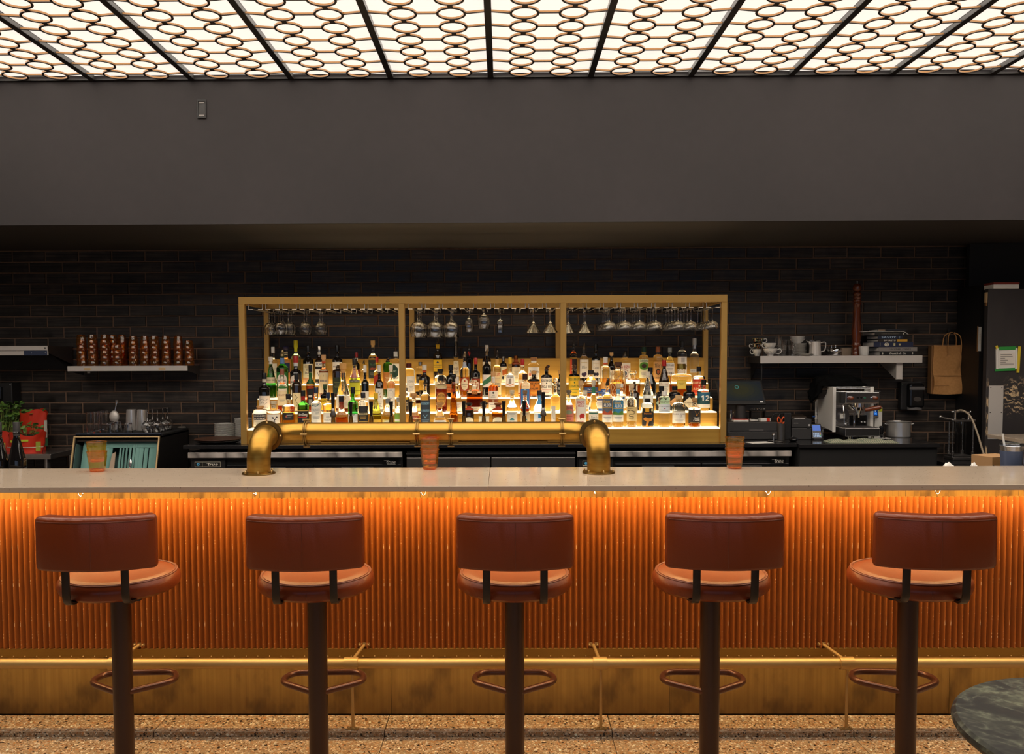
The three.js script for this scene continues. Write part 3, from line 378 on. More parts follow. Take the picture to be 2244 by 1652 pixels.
// ---------------------------------------------------------------- back bar: counter, coolers, brass frame, lit bottle steps
const CT = 1.0, CF = -5.72;
{
  const x0 = at(400, 976, 5.72).x, xs = at(1747, 973, 5.72).x, x1 = at(2058, 972, 5.70).x;
  const t = thing('back_counter', 'long black back bar counter below the bottle display', 'counter', [0, CT, 0]);
  part('worktop', uvm(rb(xs - x0, 0.024, 0.735, 0.003, (xs + x0) / 2, -0.012, -6.0925), 1), M.blackcounter, t);
  const k = thing('coffee_counter', 'black counter with plain black front under the espresso machine', 'counter', [0, CT, 0]);
  part('worktop', uvm(rb(x1 - xs - 0.004, 0.026, 0.77, 0.003, (xs + x1) / 2 + 0.002, -0.013, -6.075), 1), M.blackcounter, k);
  part('front_panel', box(x1 - xs - 0.03, 0.95, 0.02, (xs + x1) / 2, -0.505, -5.72), M.blackmatte, k); part('side_panel', box(0.02, 0.95, 0.72, x1 - 0.012, -0.505, -6.08), M.blackmatte, k); part('side_panel', box(0.02, 0.95, 0.72, xs + 0.02, -0.505, -6.08), M.blackmatte, k);
  const logo = (bg = '#0b0a0a') => [bg, ['t', 'true', 0.54, 0.52, 0.74, '#d8d2c8', 'bi', 0.62], ['r', 0.1, 0.22, 0.34, 0.07, '#d8d2c8'], ['r', 0.3, 0.86, 0.56, 0.08, '#d8d2c8']];
  const mk = (pa, pb, what, doors) => {
    const a = at(pa, 990, 5.72).x, b = at(pb, 990, 5.72).x, w = b - a, c = thing('bottle_cooler', what, 'fridge', [(a + b) / 2, 0, -5.735]);
    part('cabinet', [box(w - 0.004, 0.90, 0.66, 0, 0.50, -0.365), box(w - 0.06, 0.05, 0.6, 0, 0.025, -0.37)], M.black, c);
    if (!doors) {
      part('top_strip', uvm(rb(w, 0.038, 0.014, 0.003, 0, 0.9325, 0.007), 1.1), M.reflswirl, c);
      const xm = w * 0.083;
      for (const [l, r] of [[-w / 2 + 0.26, xm - 0.004], [xm + 0.004, w / 2 - 0.01]]) { const d = part('door', rb(r - l, 0.76, 0.026, 0.004, (l + r) / 2, 0.485, -0.018), M.blackgloss, c); part('handle', rb(0.22, 0.01, 0.012, 0.003, (l + r) / 2, 0.845, 0.0), M.charcoal, d); part('lock', cyl(0.006, 0.006, 0.01, 12).rotateX(Math.PI / 2).translate(r - 0.04, 0.893, -0.002), M.chrome, c); }
      const p = part('control_panel', rb(0.235, 0.80, 0.02, 0.003, -w / 2 + 0.13, 0.5, -0.02), M.black, c);
      print('control_display', 0.178, 0.036, ['#16140f', ['r', 0, 0, 1, 0.08, '#cfc7b2'], ['r', 0, 0.9, 1, 0.1, '#cfc7b2'], ['r', 0, 0, 0.015, 1, '#cfc7b2'], ['r', 0.985, 0, 0.015, 1, '#cfc7b2'], ['O', 0.13, 0.5, 0.035, 0.2, '#58b8e8', 0.09], ['r', 0.3, 0.1, 0.015, 0.8, '#6d6a5c'], ['t', 'true', 0.68, 0.5, 0.62, '#e4ddcf', 'bi', 0.4], ['r', 0.46, 0.3, 0.14, 0.06, '#e4ddcf']], p, [-w / 2 + 0.128, 0.868, -0.0085], M.sign);
      print('logo', 0.105, 0.036, logo('#0a0a0b'), c, [w / 2 - 0.085, 0.882, -0.0035], M.logo);
    } else {
      for (const e of [-1, 1]) {
        const dw = w / 2 - 0.008, f = new THREE.Shape(); f.moveTo(-dw / 2, -0.4); f.lineTo(dw / 2, -0.4); f.lineTo(dw / 2, 0.4); f.lineTo(-dw / 2, 0.4); f.closePath();
        const h = new THREE.Path(), gw = dw - 0.13; h.moveTo(-gw / 2 - e * 0.0, -0.33); h.lineTo(-gw / 2, 0.325); h.lineTo(gw / 2, 0.325); h.lineTo(gw / 2, -0.33); h.closePath(); f.holes.push(h);
        const d = part('door', uvm(ext(f, 0.03, 0.003).translate(e * w / 4, 0.51, -0.03), 0.7), M.steeldark, c); part('glass', box(gw, 0.655, 0.006, e * w / 4, 0.5075, -0.02), M.blackgloss, d); part('handle', [cyl(0.008, 0.008, 0.5, 14, e * 0.035, 0.60, 0.022), cyl(0.0075, 0.0075, 0.034, 12).rotateX(Math.PI / 2).translate(e * 0.035, 0.84, 0.006)], M.chrome, d);
      }
      part('top_rail', rb(w, 0.012, 0.03, 0.002, 0, 0.936, -0.02), M.black, c);
    }
  };
  mk(411, 881, 'black bar cooler with brushed top strip, left of the steel doors', 0); mk(889, 1262, 'bar cooler with two dark steel framed glass doors', 1); mk(1265, 1735, 'black bar cooler with brushed top strip, right of the steel doors', 0);
}
const FX0 = -1.811, FX1 = 1.537, FZ = -5.8, FB = -6.38, FTOP = 2.0137, PW = 0.041;
{
  const t = thing('display_frame', 'square brass tube frame around the bottle display with glass rails', 'shelf frame', [0, CT, 0]), H = FTOP - CT;
  const fx = [FX0 + PW / 2, at(881, 800, 5.8).x, at(1234.7, 800, 5.8).x, FX1 - PW / 2], bx = [at(585, 720, 6.38).x, at(903, 720, 6.38).x, at(1222.5, 720, 6.38).x, at(1545.5, 720, 6.38).x];
  for (const x of fx) part('post', rb(PW, H - 0.05, PW, 0.002, x, (H - 0.05) / 2, FZ - PW / 2, 1), M.goldpaint, t);
  for (const x of bx) part('post', rb(PW * 0.9, H - 0.05, PW, 0.002, x, (H - 0.05) / 2, FB, 1), M.goldpaint, t);
  part('beam', rb(FX1 - FX0, 0.05, PW, 0.002, (FX0 + FX1) / 2, H - 0.025, FZ - PW / 2, 1), M.goldpaint, t); part('beam', rb(FX1 - FX0, 0.05, PW, 0.002, (FX0 + FX1) / 2, H - 0.025, FB, 1), M.goldpaint, t);
  for (const x of [fx[0], fx[3]]) part('beam', rb(PW, 0.05, FZ - FB - PW * 1.5, 0.002, x, H - 0.025, (FZ + FB - PW / 2) / 2, 1), M.goldpaint, t);
  const RY = 1.928 - CT, wireGeo = (s) => poly([[s * 0.047, 0.036, 0], [s * 0.047, 0, 0], [s * 0.018, 0, 0], [s * 0.018, 0, -0.52], [s * 0.018, 0.03, -0.52]], 0.003, 6), wl = G(wireGeo(-1)), wr = G(wireGeo(1));
  for (let s = 0; s < 3; s++) { const a = fx[s] + 0.03, b = fx[s + 1] - 0.01; for (let k = 0; k < 9; k++) { const x = a + (k + 0.5) * (b - a) / 9; part('glass_rail', wl, M.wire, t, [x, RY, FZ - 0.028]); part('glass_rail', wr, M.wire, t, [x, RY, FZ - 0.028]); } }
  tag(part('rail_screws', Array.from({ length: 80 }, (_, i) => sph(0.0026, FX0 + 0.06 + i * 0.0408, H - 0.0515, FZ - 0.012, 6)), M.wire, t), null, null, null, 'stuff');
  const d = thing('bottle_steps', 'stepped brass bottle display with four glowing white treads', 'display', [0, CT, 0]), w = 3.287, xc = -0.1325;
  TIERS.forEach(([z, y], i) => {
    const h = i ? y - TIERS[i - 1][1] : y - CT;
    part('riser', uvm(box(w, h - 0.009, 0.012, xc, y - CT - h / 2 - 0.0045, z - 0.006), 0.9, i * 0.3), M.panelbrass, d); for (const e of [-1, 1]) part('end_panel', uvm(box(0.006, y - CT - 0.009, FB - z - 0.02 < 0 ? z - FB - 0.02 : 0.1, xc + e * (w / 2 - 0.003), (y - CT - 0.009) / 2, (z + FB) / 2 - 0.004), 0.9), M.panelbrass, d);
    part('lit_tread', rb(w - 0.008, 0.008, 0.13, 0.001, xc, y - CT - 0.0045, z - 0.0655, 1), M.tierglow, d);
  });
  part('back_panel', uvm(box(w, 1.583 - CT, 0.008, xc, (1.583 - CT) / 2, -6.347), 1.1), M.panelbrass, d);
}
// ---------------------------------------------------------------- bottles
const BOT = { w: [0.60, 0.71, 0.36, 0.86], s: [0.58, 0.70, 0.36, 0.88], b: [0.42, 0.78, 0.34, 0.86], j: [0.66, 0.78, 0.40, 0.87], f: [0.52, 0.74, 0.34, 0.88], k: [0.03, 0.86, 0.34, 0.88], p: [0.30, 0.72, 0.34, 0.84], t: [0.36, 0.50, 0.34, 0.86], q: [0.80, 0.86, 0.40, 0.90], n: [0.50, 0.62, 0.32, 0.86], a: [0.62, 0.70, 0.34, 0.86] };
const solids = {}, opaques = {};
const solidMat = (c) => solids[c] ??= phy({ color: new THREE.Color(c), transmission: 1, thickness: 0.05, roughness: c === '#f2f4f6' ? 0.35 : 0, ior: 1.34 });
const paint = (c, rough = 0.4, metal = 0) => opaques[c + rough + metal] ??= std({ color: new THREE.Color(c), roughness: rough, metalness: metal });
const GL = { c: '#fbfcf8', G: '#3f8f35', B: '#7a3c12', F: '#f2f4f6', T: '#d4efe2', Y: '#cfe06a', O: '#8d8a2e' }, SEG = 26;
function profile(H, r, sh, dome) {
  const [hb, hs, rn, hc] = BOT[sh], n = r * rn, pts = [[0, 0], [r * 0.9, 0], [r * 0.985, H * 0.008], [r, H * 0.025]];
  if (sh === 'p') pts.push([r * 1.0, H * 0.1], [r * 0.97, H * 0.22], [r * 0.86, H * 0.34]); else pts.push([r, H * hb * 0.5]);
  if (sh === 'k') { pts.push([n * 1.02, H * hs]); } else for (let i = 0; i <= 8; i++) { const u = i / 8, e = dome ? Math.sqrt(1 - u * u) : sh === 'b' || sh === 'f' ? 1 - u : 0.5 + 0.5 * Math.cos(u * Math.PI); const r0 = sh === 'p' ? r * 0.84 : r; pts.push([n + (r0 - n) * (sh === 'j' || sh === 'q' || sh === 'a' ? Math.sqrt(Math.max(0, 1 - u * u)) : e), H * (hb + (hs - hb) * u)]); }
  pts.push([n, H * hc - 0.012], [n * 1.14, H * hc - 0.010], [n * 1.14, H * hc - 0.002], [n, H * hc], [0, H * hc]); return pts;
}
function split(pts, y) {
  const lo = [], hi = []; let cut = null;
  pts.forEach((p, i) => { if (p[1] <= y) lo.push(p); else { if (!cut && i) { const q = pts[i - 1], t = (y - q[1]) / (p[1] - q[1]); cut = [q[0] + (p[0] - q[0]) * t, y]; lo.push(cut, [0, y]); hi.push([0, y + 0.0003], [cut[0], y + 0.0003]); } hi.push(p); } });
  return [lo, hi];
}
function radiusAt(pts, y) { for (let i = 1; i < pts.length; i++) if (pts[i][1] >= y && pts[i][1] > pts[i - 1][1]) { const a = pts[i - 1], b = pts[i]; return a[0] + (b[0] - a[0]) * (y - a[1]) / (b[1] - a[1]); } return 0.01; }
function wrap(pts, y0, y1, half, c, off = 0) {                   // a paper label following the bottle's wall, facing the room
  const n = 8, m = 14, pos = [], uv = [], ix = [];
  for (let j = 0; j <= n; j++) for (let i = 0; i <= m; i++) { const v = j / n, u = i / m, a = off + (u * 2 - 1) * half, y = y0 + (y1 - y0) * v, r = radiusAt(pts, y) + 0.0009; pos.push(Math.sin(a) * r, y, Math.cos(a) * r); uv.push(c[0] + (c[2] - c[0]) * u, c[1] + (c[3] - c[1]) * v); }
  for (let j = 0; j < n; j++) for (let i = 0; i < m; i++) { const a = j * (m + 1) + i; ix.push(a, a + 1, a + m + 2, a, a + m + 2, a + m + 1); }
  const g = new THREE.BufferGeometry(); g.setAttribute('position', new THREE.Float32BufferAttribute(pos, 3)); g.setAttribute('uv', new THREE.Float32BufferAttribute(uv, 2)); g.setIndex(ix); g.computeVertexNormals(); return g;
}
function bottle(tier, px, top, wpx, sh, gl, liq, fill, cap, capc, spec, l0, l1, desc, o = {}) {
  const [z0, ty] = TIERS[tier - 1], z = z0 - 0.066 + (o.dz ?? 0), D = -z, base = at(px, top, D), H = base.y - ty - 0.0025, r = wpx / 2 * D / FOCAL, pts = profile(H, r, sh, o.dome);
  const t = thing(o.name ?? 'liquor_bottle', desc, 'bottle', [base.x, ty + 0.0025, z], o.turn ?? -Math.atan2(base.x, D) * 0.6, 'bottles on the lit display');
  if (o.flat) t.scale.z = o.flat;
  const crease = (p) => lathe(p, o.sq ? 4 : SEG, o.sq ? 0.4 : 0.9);
  if (gl === 'K') part('glass_body', crease(pts), M.bottleblack, t); else if (gl === 'N') part('glass_body', crease(pts), M.bottlebrown, t);
  else if (liq) { const [lo, hi] = split(pts, H * fill); part('glass_body', crease(hi), solidMat(GL[gl]), t); part('liquid', crease(lo), solidMat(liq), t); }
  else part('glass_body', crease(pts), solidMat(GL[gl]), t);
  const [, , rn, hc] = BOT[sh], n = r * rn, y0 = H * hc - 0.006, ch = H - y0;
  if (cap === 'c') part('cap', lathe([[0, 0], [n * 1.2, 0], [n * 1.2, ch * 0.92], [n * 1.08, ch], [0, ch]], 18, 0.5).translate(0, y0, 0), paint(capc, 0.35), t);
  else if (cap === 'm') part('cap', lathe([[0, 0], [n * 1.2, 0], [n * 1.2, ch * 0.92], [n * 1.08, ch], [0, ch]], 18, 0.5).translate(0, y0, 0), paint(capc, 0.25, 1), t);
  else if (cap === 'k') part('cork', lathe([[0, 0], [n * 0.9, 0], [n * 0.95, ch * 0.3], [n * 1.3, ch * 0.34], [n * 1.36, ch * 0.94], [n * 1.25, ch], [0, ch]], 18, 0.5).translate(0, y0, 0), paint(capc, 0.75), t);
  else if (cap === 'b') part('stopper', lathe([[0, 0], [n * 0.9, 0], [n * 0.95, ch * 0.25], [n * 1.5, ch * 0.4], [n * 1.75, ch * 0.66], [n * 1.5, ch * 0.92], [0, ch]], 20).translate(0, y0, 0), paint(capc, 0.45), t);
  else if (cap === 'g') part('stopper', lathe([[0, 0], [n * 0.9, 0], [n * 0.95, ch * 0.3], [n * 1.5, ch * 0.36], [n * 1.8, ch * 0.62], [n * 1.1, ch], [0, ch]], o.sq ? 8 : 10, 0.3).translate(0, y0, 0), M.solid, t);
  else if (cap === 'p') { const p = part('pourer', [cyl(n * 0.95, n * 1.1, ch * 0.34, 14, 0, y0 + ch * 0.17, 0), tr(lathe([[0, 0], [n * 0.85, 0], [n * 0.6, ch * 0.42], [n * 0.42, ch * 0.66], [0, ch * 0.67]], 12), 0, y0 + ch * 0.31, 0, 0, 0, o.tilt ?? -0.12)], paint(capc ?? '#7a6a55', 0.3, 0.8), t); part('flap', tr(rb(n * 1.1, ch * 0.5, n * 0.5, 0.002), n * 0.25 - (o.tilt ?? 0) * 0.03, y0 + ch * 0.7, -n * 0.4, 0, 0, -0.15 + (o.tilt ?? 0)), M.blackgloss, p); }
  if (spec) part('label', wrap(pts, H * l0, H * l1, o.half ?? 1.15, cellLab(spec), o.off ?? 0), M.label, t);
  for (const [a, b, c] of o.bands ?? []) part('neck_band', lathe(Array.from({ length: 6 }, (_, i) => { const y = H * (a + (b - a) * i / 5); return [radiusAt(pts, y) + 0.0007, y]; }), SEG), paint(c, 0.5), t);
  if (o.spec2) part('label', wrap(pts, H * o.spec2[1], H * o.spec2[2], o.spec2[3] ?? 1.15, cellLab(o.spec2[0])), M.label, t);
  return t;
}
M.bottleblack = phy({ color: lin(0.006, 0.005, 0.005), roughness: 0.05, clearcoat: 0.5 }); M.bottlebrown = phy({ color: lin(0.022, 0.009, 0.004), roughness: 0.05, clearcoat: 0.5 });
const W = '#f1e8d6', CR = '#ead9b4', INK = '#2a2420';
// row of the display, pixel of its middle, of its top, width; shape, glass, liquid, fill, closure, label
bottle(4, 598, 760, 18, 'w', 'c', '#f3ead2', 0.5, 'c', '#e9e4dc', [W, ['r', 0, 0.1, 0.45, 0.6, '#b8322a'], ['l', 0.3, 5]], 0.1, 0.55, 'clear bottle with red-topped white cap at the left end of the top step', { bands: [[0.96, 0.99, '#b3261d']] });
bottle(4, 626, 758, 22, 's', 'c', '#d07a2c', 0.4, 'b', '#2d2748', ['#d98d4f', ['r', 0.1, 0.08, 0.8, 0.5, '#252a55'], ['l', 0.65, 3, '#8a3c1c']], 0.08, 0.6, 'clear bottle with round purple stopper and navy and orange label', { bands: [[0.76, 0.79, '#c9b78e'], [0.82, 0.84, '#c9b78e']] });
bottle(4, 648, 746, 22, 'w', 'T', '#cfe3bd', 0.55, 'c', '#d9cf1c', 0, 0, 0, 'tall pale green bottle with bright yellow strip on its neck', { spec2: [['#e3d820', ['t', 'I', 0.5, 0.2, 0.2], ['t', 'I', 0.5, 0.5, 0.2], ['t', 'I', 0.5, 0.8, 0.2]], 0.74, 0.98, 0.9] });
bottle(4, 675, 757, 23, 'w', 'K', 0, 0, 'c', '#0d0b0c', ['#e9dcb6', ['o', 0.5, 0.14, 0.3, 0.1, '#cbbb90'], ['t', 'RHUM', 0.5, 0.32, 0.11, INK, 'bs'], ['t', 'SAROI', 0.5, 0.46, 0.16, INK, 'bs'], ['t', '1765', 0.5, 0.62, 0.08], ['r', 0, 0.72, 1, 0.28, '#dba070']], 0.02, 0.52, 'black bottle with large cream label fading to orange, top step left');
bottle(4, 699.5, 758.5, 19, 'w', 'N', 0, 0, 'm', '#cfc8bd', ['#141212', ['r', 0, 0, 1, 0.22, '#e9e3d3'], ['t', 'RICARD', 0.5, 0.11, 0.18, '#1d2f6a', 'b'], ['r', 0, 0.36, 1, 0.5, W], ['k', [[0.3, 0.5], [0.5, 0.75], [0.7, 0.45], [0.5, 0.55]], '#777', 0.04]], 0.05, 0.58, 'dark bottle with white foil neck and bird on white label', { bands: [[0.78, 0.92, '#d8d2c6']] });
bottle(4, 739, 756, 22, 'w', 'K', 0, 0, 'c', '#0d0b0c', [W, ['t', 'MARSALA', 0.5, 0.34, 0.16, '#38415c', 'bs'], ['l', 0.55, 4]], 0.22, 0.56, 'black bottle with white collar and plain white label, top step', { bands: [[0.86, 0.94, '#e6e0d6']] });
bottle(4, 781, 772, 15, 'w', 'K', 0, 0, 'c', '#8f1c16', ['#7d1f18', ['l', 0.3, 4, '#d7b98a']], 0.1, 0.45, 'slim black bottle with red cap top and dark red label', { bands: [[0.72, 0.82, '#d9d2c8']] });
bottle(4, 797, 788, 14, 'n', 'c', 0, 0, 'p', '#6f6358', 0, 0, 0, 'slim clear bottle with grey pour spout half hidden on the top step');
bottle(4, 817, 746, 20, 'w', 'c', '#eef0dc', 0.5, 'k', '#c79d62', ['#20261f', ['p', [[0.1, 0.1], [0.5, 0.25], [0.9, 0.05], [0.7, 0.3], [0.3, 0.3]], '#31543a'], ['t', 'nature', 0.5, 0.46, 0.2, '#c2522a', 'bi'], ['l', 0.7, 3, '#8c8672']], 0.12, 0.55, 'tall clear bottle with cork and black label in orange lettering', { half: 1.3 });
bottle(4, 867, 770, 19, 'j', 'c', 0, 0, 'c', '#dcdcdc', [W, ['p', [[0, 0.2], [0.35, 0.02], [0.75, 0.28], [0.75, 0.68], [0.35, 0.9], [0, 0.75]], '#143a31'], ['t', 'FORÊT', 0.36, 0.45, 0.14, '#cfd8cf', 's', 0.6], ['l', 0.78, 2]], 0.08, 0.62, 'clear square-shouldered bottle with dark green hexagon on white label');
bottle(4, 921, 793, 19, 'j', 'c', '#2b1c10', 0.42, 'm', '#b9b3a8', ['#17130f', ['l', 0.2, 4, '#d8cdb0']], 0.05, 0.35, 'clear bottle with silver cap and dark liquid near the left brass post');
bottle(4, 959, 740, 20, 'w', 'N', 0, 0, 'p', '#4f463d', ['#e6b51c', ['p', [[0.35, 0.3], [0.5, 0.1], [0.65, 0.3]], '#1d2b52'], ['t', 'MANDARINE', 0.5, 0.46, 0.15, '#1d2b52', 'bs'], ['t', 'NAPOLÉON', 0.5, 0.63, 0.13, '#1d2b52', 'bs'], ['r', 0, 0.85, 1, 0.05, '#9a7a14']], 0.26, 0.52, 'brown bottle with yellow label, yellow neck band and pour spout', { bands: [[0.76, 0.86, '#e6b51c']] });
bottle(4, 999, 733, 17, 'k', 'c', '#f6f1dc', 0.3, 'p', '#b5aa98', [CR, ['k', [[0.4, 0.18], [0.5, 0.08], [0.6, 0.18]], '#333', 0.03], ['t', 'Quaglia', 0.5, 0.48, 0.2, '#5d2b23', 'bs'], ['l', 0.66, 3]], 0.14, 0.46, 'very tall tapering clear bottle with pour spout, tallest on the top step');
bottle(4, 1028, 752, 18, 'w', 'K', 0, 0, 'p', '#4a4038', ['#120e0e', ['k', [[0.2, 0.5], [0.4, 0.2], [0.55, 0.7], [0.8, 0.35]], '#d1281c', 0.14]], 0.64, 0.82, 'black bottle with red squiggle on its neck', { half: 1.4 });
bottle(4, 1066.5, 756, 19, 'w', 'N', 0, 0, 'c', '#e7e1d7', [W, ['t', 'AMARO', 0.5, 0.3, 0.2, INK, 'b'], ['l', 0.5, 5]], 0.12, 0.56, 'dark brown bottle with white cap behind the green and white label bottle');
bottle(4, 1103, 781, 16, 'j', 'K', 0, 0, 'm', '#b8aea0', [CR, ['p', [[0.35, 0.25], [1, 0.1], [1, 0.45], [0.4, 0.55]], '#c8641e'], ['o', 0.45, 0.7, 0.12, 0.1, '#222'], ['o', 0.8, 0.66, 0.12, 0.1, '#222']], 0.02, 0.62, 'dark bottle with silver cap and orange stamp on cream label');
bottle(4, 1130.5, 779, 19, 'j', 'N', 0, 0, 'm', '#b06a34', [CR, ['l', 0.2, 8, '#a3927a']], 0.03, 0.58, 'dark bottle with copper cap and orange ribbon on its neck', { bands: [[0.68, 0.86, '#a24a1e']] });
bottle(4, 1169.7, 783, 26, 'j', 'c', 0, 0, 'k', '#a9764a', ['#f3ece2', ['t', 'Juliette', 0.55, 0.32, 0.22, '#3a332f', 'is'], ['o', 0.2, 0.5, 0.12, 0.12, '#e08b6d'], ['l', 0.7, 2]], 0.05, 0.62, 'wide clear bottle with wooden cap and script on white label', { bands: [[0.80, 0.87, '#ecebe8']] });
bottle(4, 1257, 739, 16, 'w', 'c', '#a8441c', 0.45, 'p', '#3c342e', ['#c9401d', ['r', 0.3, 0, 0.7, 1, '#2a1712'], ['l', 0.3, 4, '#d7b28a']], 0.05, 0.52, 'slim clear bottle with pour spout and red-orange label edge');
bottle(4, 1280, 751, 20, 'w', 'c', '#35303a', 0.58, 'p', '#6b5c4c', [W, ['t', 'Mûre', 0.5, 0.42, 0.2, '#3d3a33', 'is'], ['l', 0.15, 1, '#c2a33c'], ['o', 0.38, 0.8, 0.14, 0.09, '#33243f'], ['o', 0.6, 0.78, 0.14, 0.09, '#3d2547'], ['o', 0.5, 0.87, 0.12, 0.07, '#2c1c38']], 0.12, 0.58, 'berry liqueur bottle with dark pour spout and blackberries on its label');
bottle(4, 1306, 754, 19, 'w', 'K', 0, 0, 'c', '#12100f', [W, ['t', 'Cassis', 0.5, 0.42, 0.2, '#3d3a33', 'is'], ['l', 0.15, 1, '#c2a33c'], ['o', 0.36, 0.78, 0.16, 0.09, '#1d2030'], ['o', 0.62, 0.78, 0.16, 0.09, '#262238']], 0.12, 0.58, 'black capped liqueur bottle with dark berries on a cream label');
bottle(4, 1340, 772, 18, 'f', 'K', 0, 0, 'k', '#d9b07b', [W, ['l', 0.2, 7]], 0.04, 0.42, 'black bottle with hexagonal wooden cap and sloping shoulders', { sq: 0, half: 1.3 });
bottle(4, 1370, 768.5, 24, 'j', 'c', 0, 0, 'p', '#4b4239', ['#efe7d6', ['t', 'KA BIZHU', 0.5, 0.22, 0.2, '#b3281f', 'b'], ['O', 0.5, 0.58, 0.22, 0.2, '#8a2a24', 0.03], ['o', 0.5, 0.58, 0.12, 0.12, '#46586e'], ['l', 0.85, 1]], 0.05, 0.62, 'clear bottle with pour spout and arched red lettering on white label');
bottle(4, 1411, 760, 21, 'j', 'c', '#f1ecc4', 0.6, 'c', '#14402a', ['#dfe2b0', ['t', 'ŻUBRÓWKA', 0.5, 0.1, 0.14, '#1d3550', 'b'], ['o', 0.5, 0.36, 0.46, 0.2, '#4d8a24'], ['o', 0.5, 0.36, 0.22, 0.11, '#3a2314'], ['r', 0.25, 0.6, 0.5, 0.4, '#e9e0c0'], ['l', 0.72, 3]], 0.12, 0.66, 'clear bottle with bison on green oval label and dark green cap', { bands: [[0.80, 0.86, '#b79b4a']] });
bottle(4, 1442, 759.5, 21, 'j', 'c', '#f0e6cc', 0.62, 'c', '#b4693c', ['#cf9a5c', ['t', "Tito's", 0.5, 0.2, 0.26, INK, 'bis'], ['o', 0.5, 0.52, 0.2, 0.16, '#2b2016'], ['o', 0.5, 0.52, 0.12, 0.1, '#b45a24'], ['t', 'Handmade', 0.5, 0.82, 0.16, INK, 'is']], 0.04, 0.58, 'clear bottle with copper cap and tan label with a round dark emblem');
bottle(4, 1468, 761, 21, 'f', 'c', '#f2eaa0', 0.62, 'c', '#b9c4c6', ['#f3efe6', ['t', 'AUPALE', 0.5, 0.2, 0.2, INK, 'bs'], ['l', 0.42, 2], ['t', 'VODKA', 0.5, 0.82, 0.2, INK, 'bs']], 0.2, 0.56, 'clear bottle with frosted grey cap and plain white spirit label');
bottle(4, 1495, 747, 21, 'j', 'c', 0, 0, 'c', '#100f10', ['#f2eee6', ['r', 0.38, 0.05, 0.32, 0.22, '#b9b6b0'], ['t', 'Ketel One', 0.55, 0.45, 0.2, '#27335c', 'bs'], ['k', [[0.1, 0.62], [0.3, 0.55], [0.6, 0.68], [0.9, 0.56]], '#555', 0.03]], 0.12, 0.62, 'clear bottle with black cap and tall white label, top step right');
bottle(4, 1522, 741, 20, 'w', 'F', 0, 0, 'c', '#c9ccd0', ['#c8c6c0', ['t', 'TRUST', 0.5, 0.5, 0.4, '#77726a', 'bs']], 0.22, 0.30, 'tall frosted white bottle at the right end of the top step', { spec2: [['#2a55a4', ['r', 0.2, 0, 0.6, 1, '#d8dde6'], ['t', 'B', 0.5, 0.5, 0.2, '#2a55a4', 'b']], 0.76, 0.93, 0.9] });
// third step
bottle(3, 593, 781.5, 21, 'b', 'G', '#2c7a28', 0.6, 'k', '#efe8dc', [CR, ['t', 'NOILLY PRAT', 0.5, 0.5, 0.3, '#39402a', 'bs']], 0.36, 0.5, 'green bottle with white cap and narrow cream band label, left end', { bands: [[0.82, 0.86, '#e2dccd']] });
bottle(3, 618, 765, 26, 'w', 'G', '#2c7a28', 0.5, 'p', '#a08b62', ['#2f7a33', ['o', 0.5, 0.36, 0.4, 0.3, '#efe9dc'], ['r', 0.08, 0.3, 0.84, 0.12, '#efe9dc'], ['t', 'MARTINI', 0.5, 0.36, 0.13, '#1c2b52', 'b', 0.7], ['r', 0.2, 0.74, 0.6, 0.26, '#efe9dc']], 0.06, 0.52, 'green vermouth bottle with round white label and blue neck band', { bands: [[0.70, 0.82, '#6f92c4']] });
bottle(3, 648, 780, 26, 'w', 'K', 0, 0, 'c', '#a82a1f', ['#0c0a0a', ['o', 0.4, 0.36, 0.36, 0.32, '#efe9dc'], ['o', 0.5, 0.36, 0.14, 0.13, '#c22a20'], ['t', 'MARTINI', 0.4, 0.36, 0.13, '#1c1c1c', 'b', 0.6], ['r', 0.1, 0.74, 0.4, 0.26, '#efe9dc']], 0.06, 0.56, 'black vermouth bottle with red cap and red dot on round white label', { bands: [[0.76, 0.87, '#cfd0d6']] });
bottle(3, 709, 777, 21, 'w', 'c', '#a34a16', 0.62, 'k', '#cda070', [CR, ['p', [[0.5, 0], [1, 0.36], [0.5, 0.98], [0, 0.36]], '#e8cf9c'], ['t', 'MERMELADE', 0.5, 0.46, 0.12, '#2b3566', 'b'], ['t', 'A', 0.5, 0.24, 0.1]], 0.1, 0.64, 'clear bottle of orange-brown liqueur with cream diamond label', { bands: [[0.80, 0.84, '#cf4f22']] });
bottle(3, 740.5, 799.5, 24, 'q', 'N', 0, 0, 'p', '#5a4a33', ['#20301f', ['l', 0.3, 5, '#8a8a52']], 0.12, 0.62, 'squat dark square bottle with brass pour spout, third step', { tilt: 0 });
bottle(3, 777, 785, 25, 'b', 'c', '#d8d426', 0.5, 'c', '#1c1a17', ['#c5c42e', ['r', 0, 0, 1, 0.2, '#15140f'], ['t', 'CHARTREUSE', 0.5, 0.1, 0.15, '#e9e2c8', 'bs'], ['r', 0, 0.72, 1, 0.06, '#8a8420']], 0.08, 0.46, 'bottle of yellow-green liqueur with black band across its label');
bottle(3, 826, 782, 15, 'w', 'c', '#d9822a', 0.5, 'c', '#c92418', ['#dba522', ['p', [[0, 0.2], [1, 0], [1, 0.4], [0, 0.6]], '#b8341e'], ['r', 0.2, 0.62, 0.6, 0.3, '#2b5c8f']], 0.1, 0.62, 'bottle with red and yellow capped neck and colourful yellow label', { bands: [[0.82, 0.88, '#e2b71f']] });
bottle(3, 849.5, 782, 20, 'q', 'G', '#2c8a2c', 0.5, 'p', '#4a3a2a', ['#cf7f34', ['l', 0.2, 6, '#efd9a8']], 0.2, 0.62, 'green bottle with tilted dark pour spout and orange label', { tilt: -0.3 });
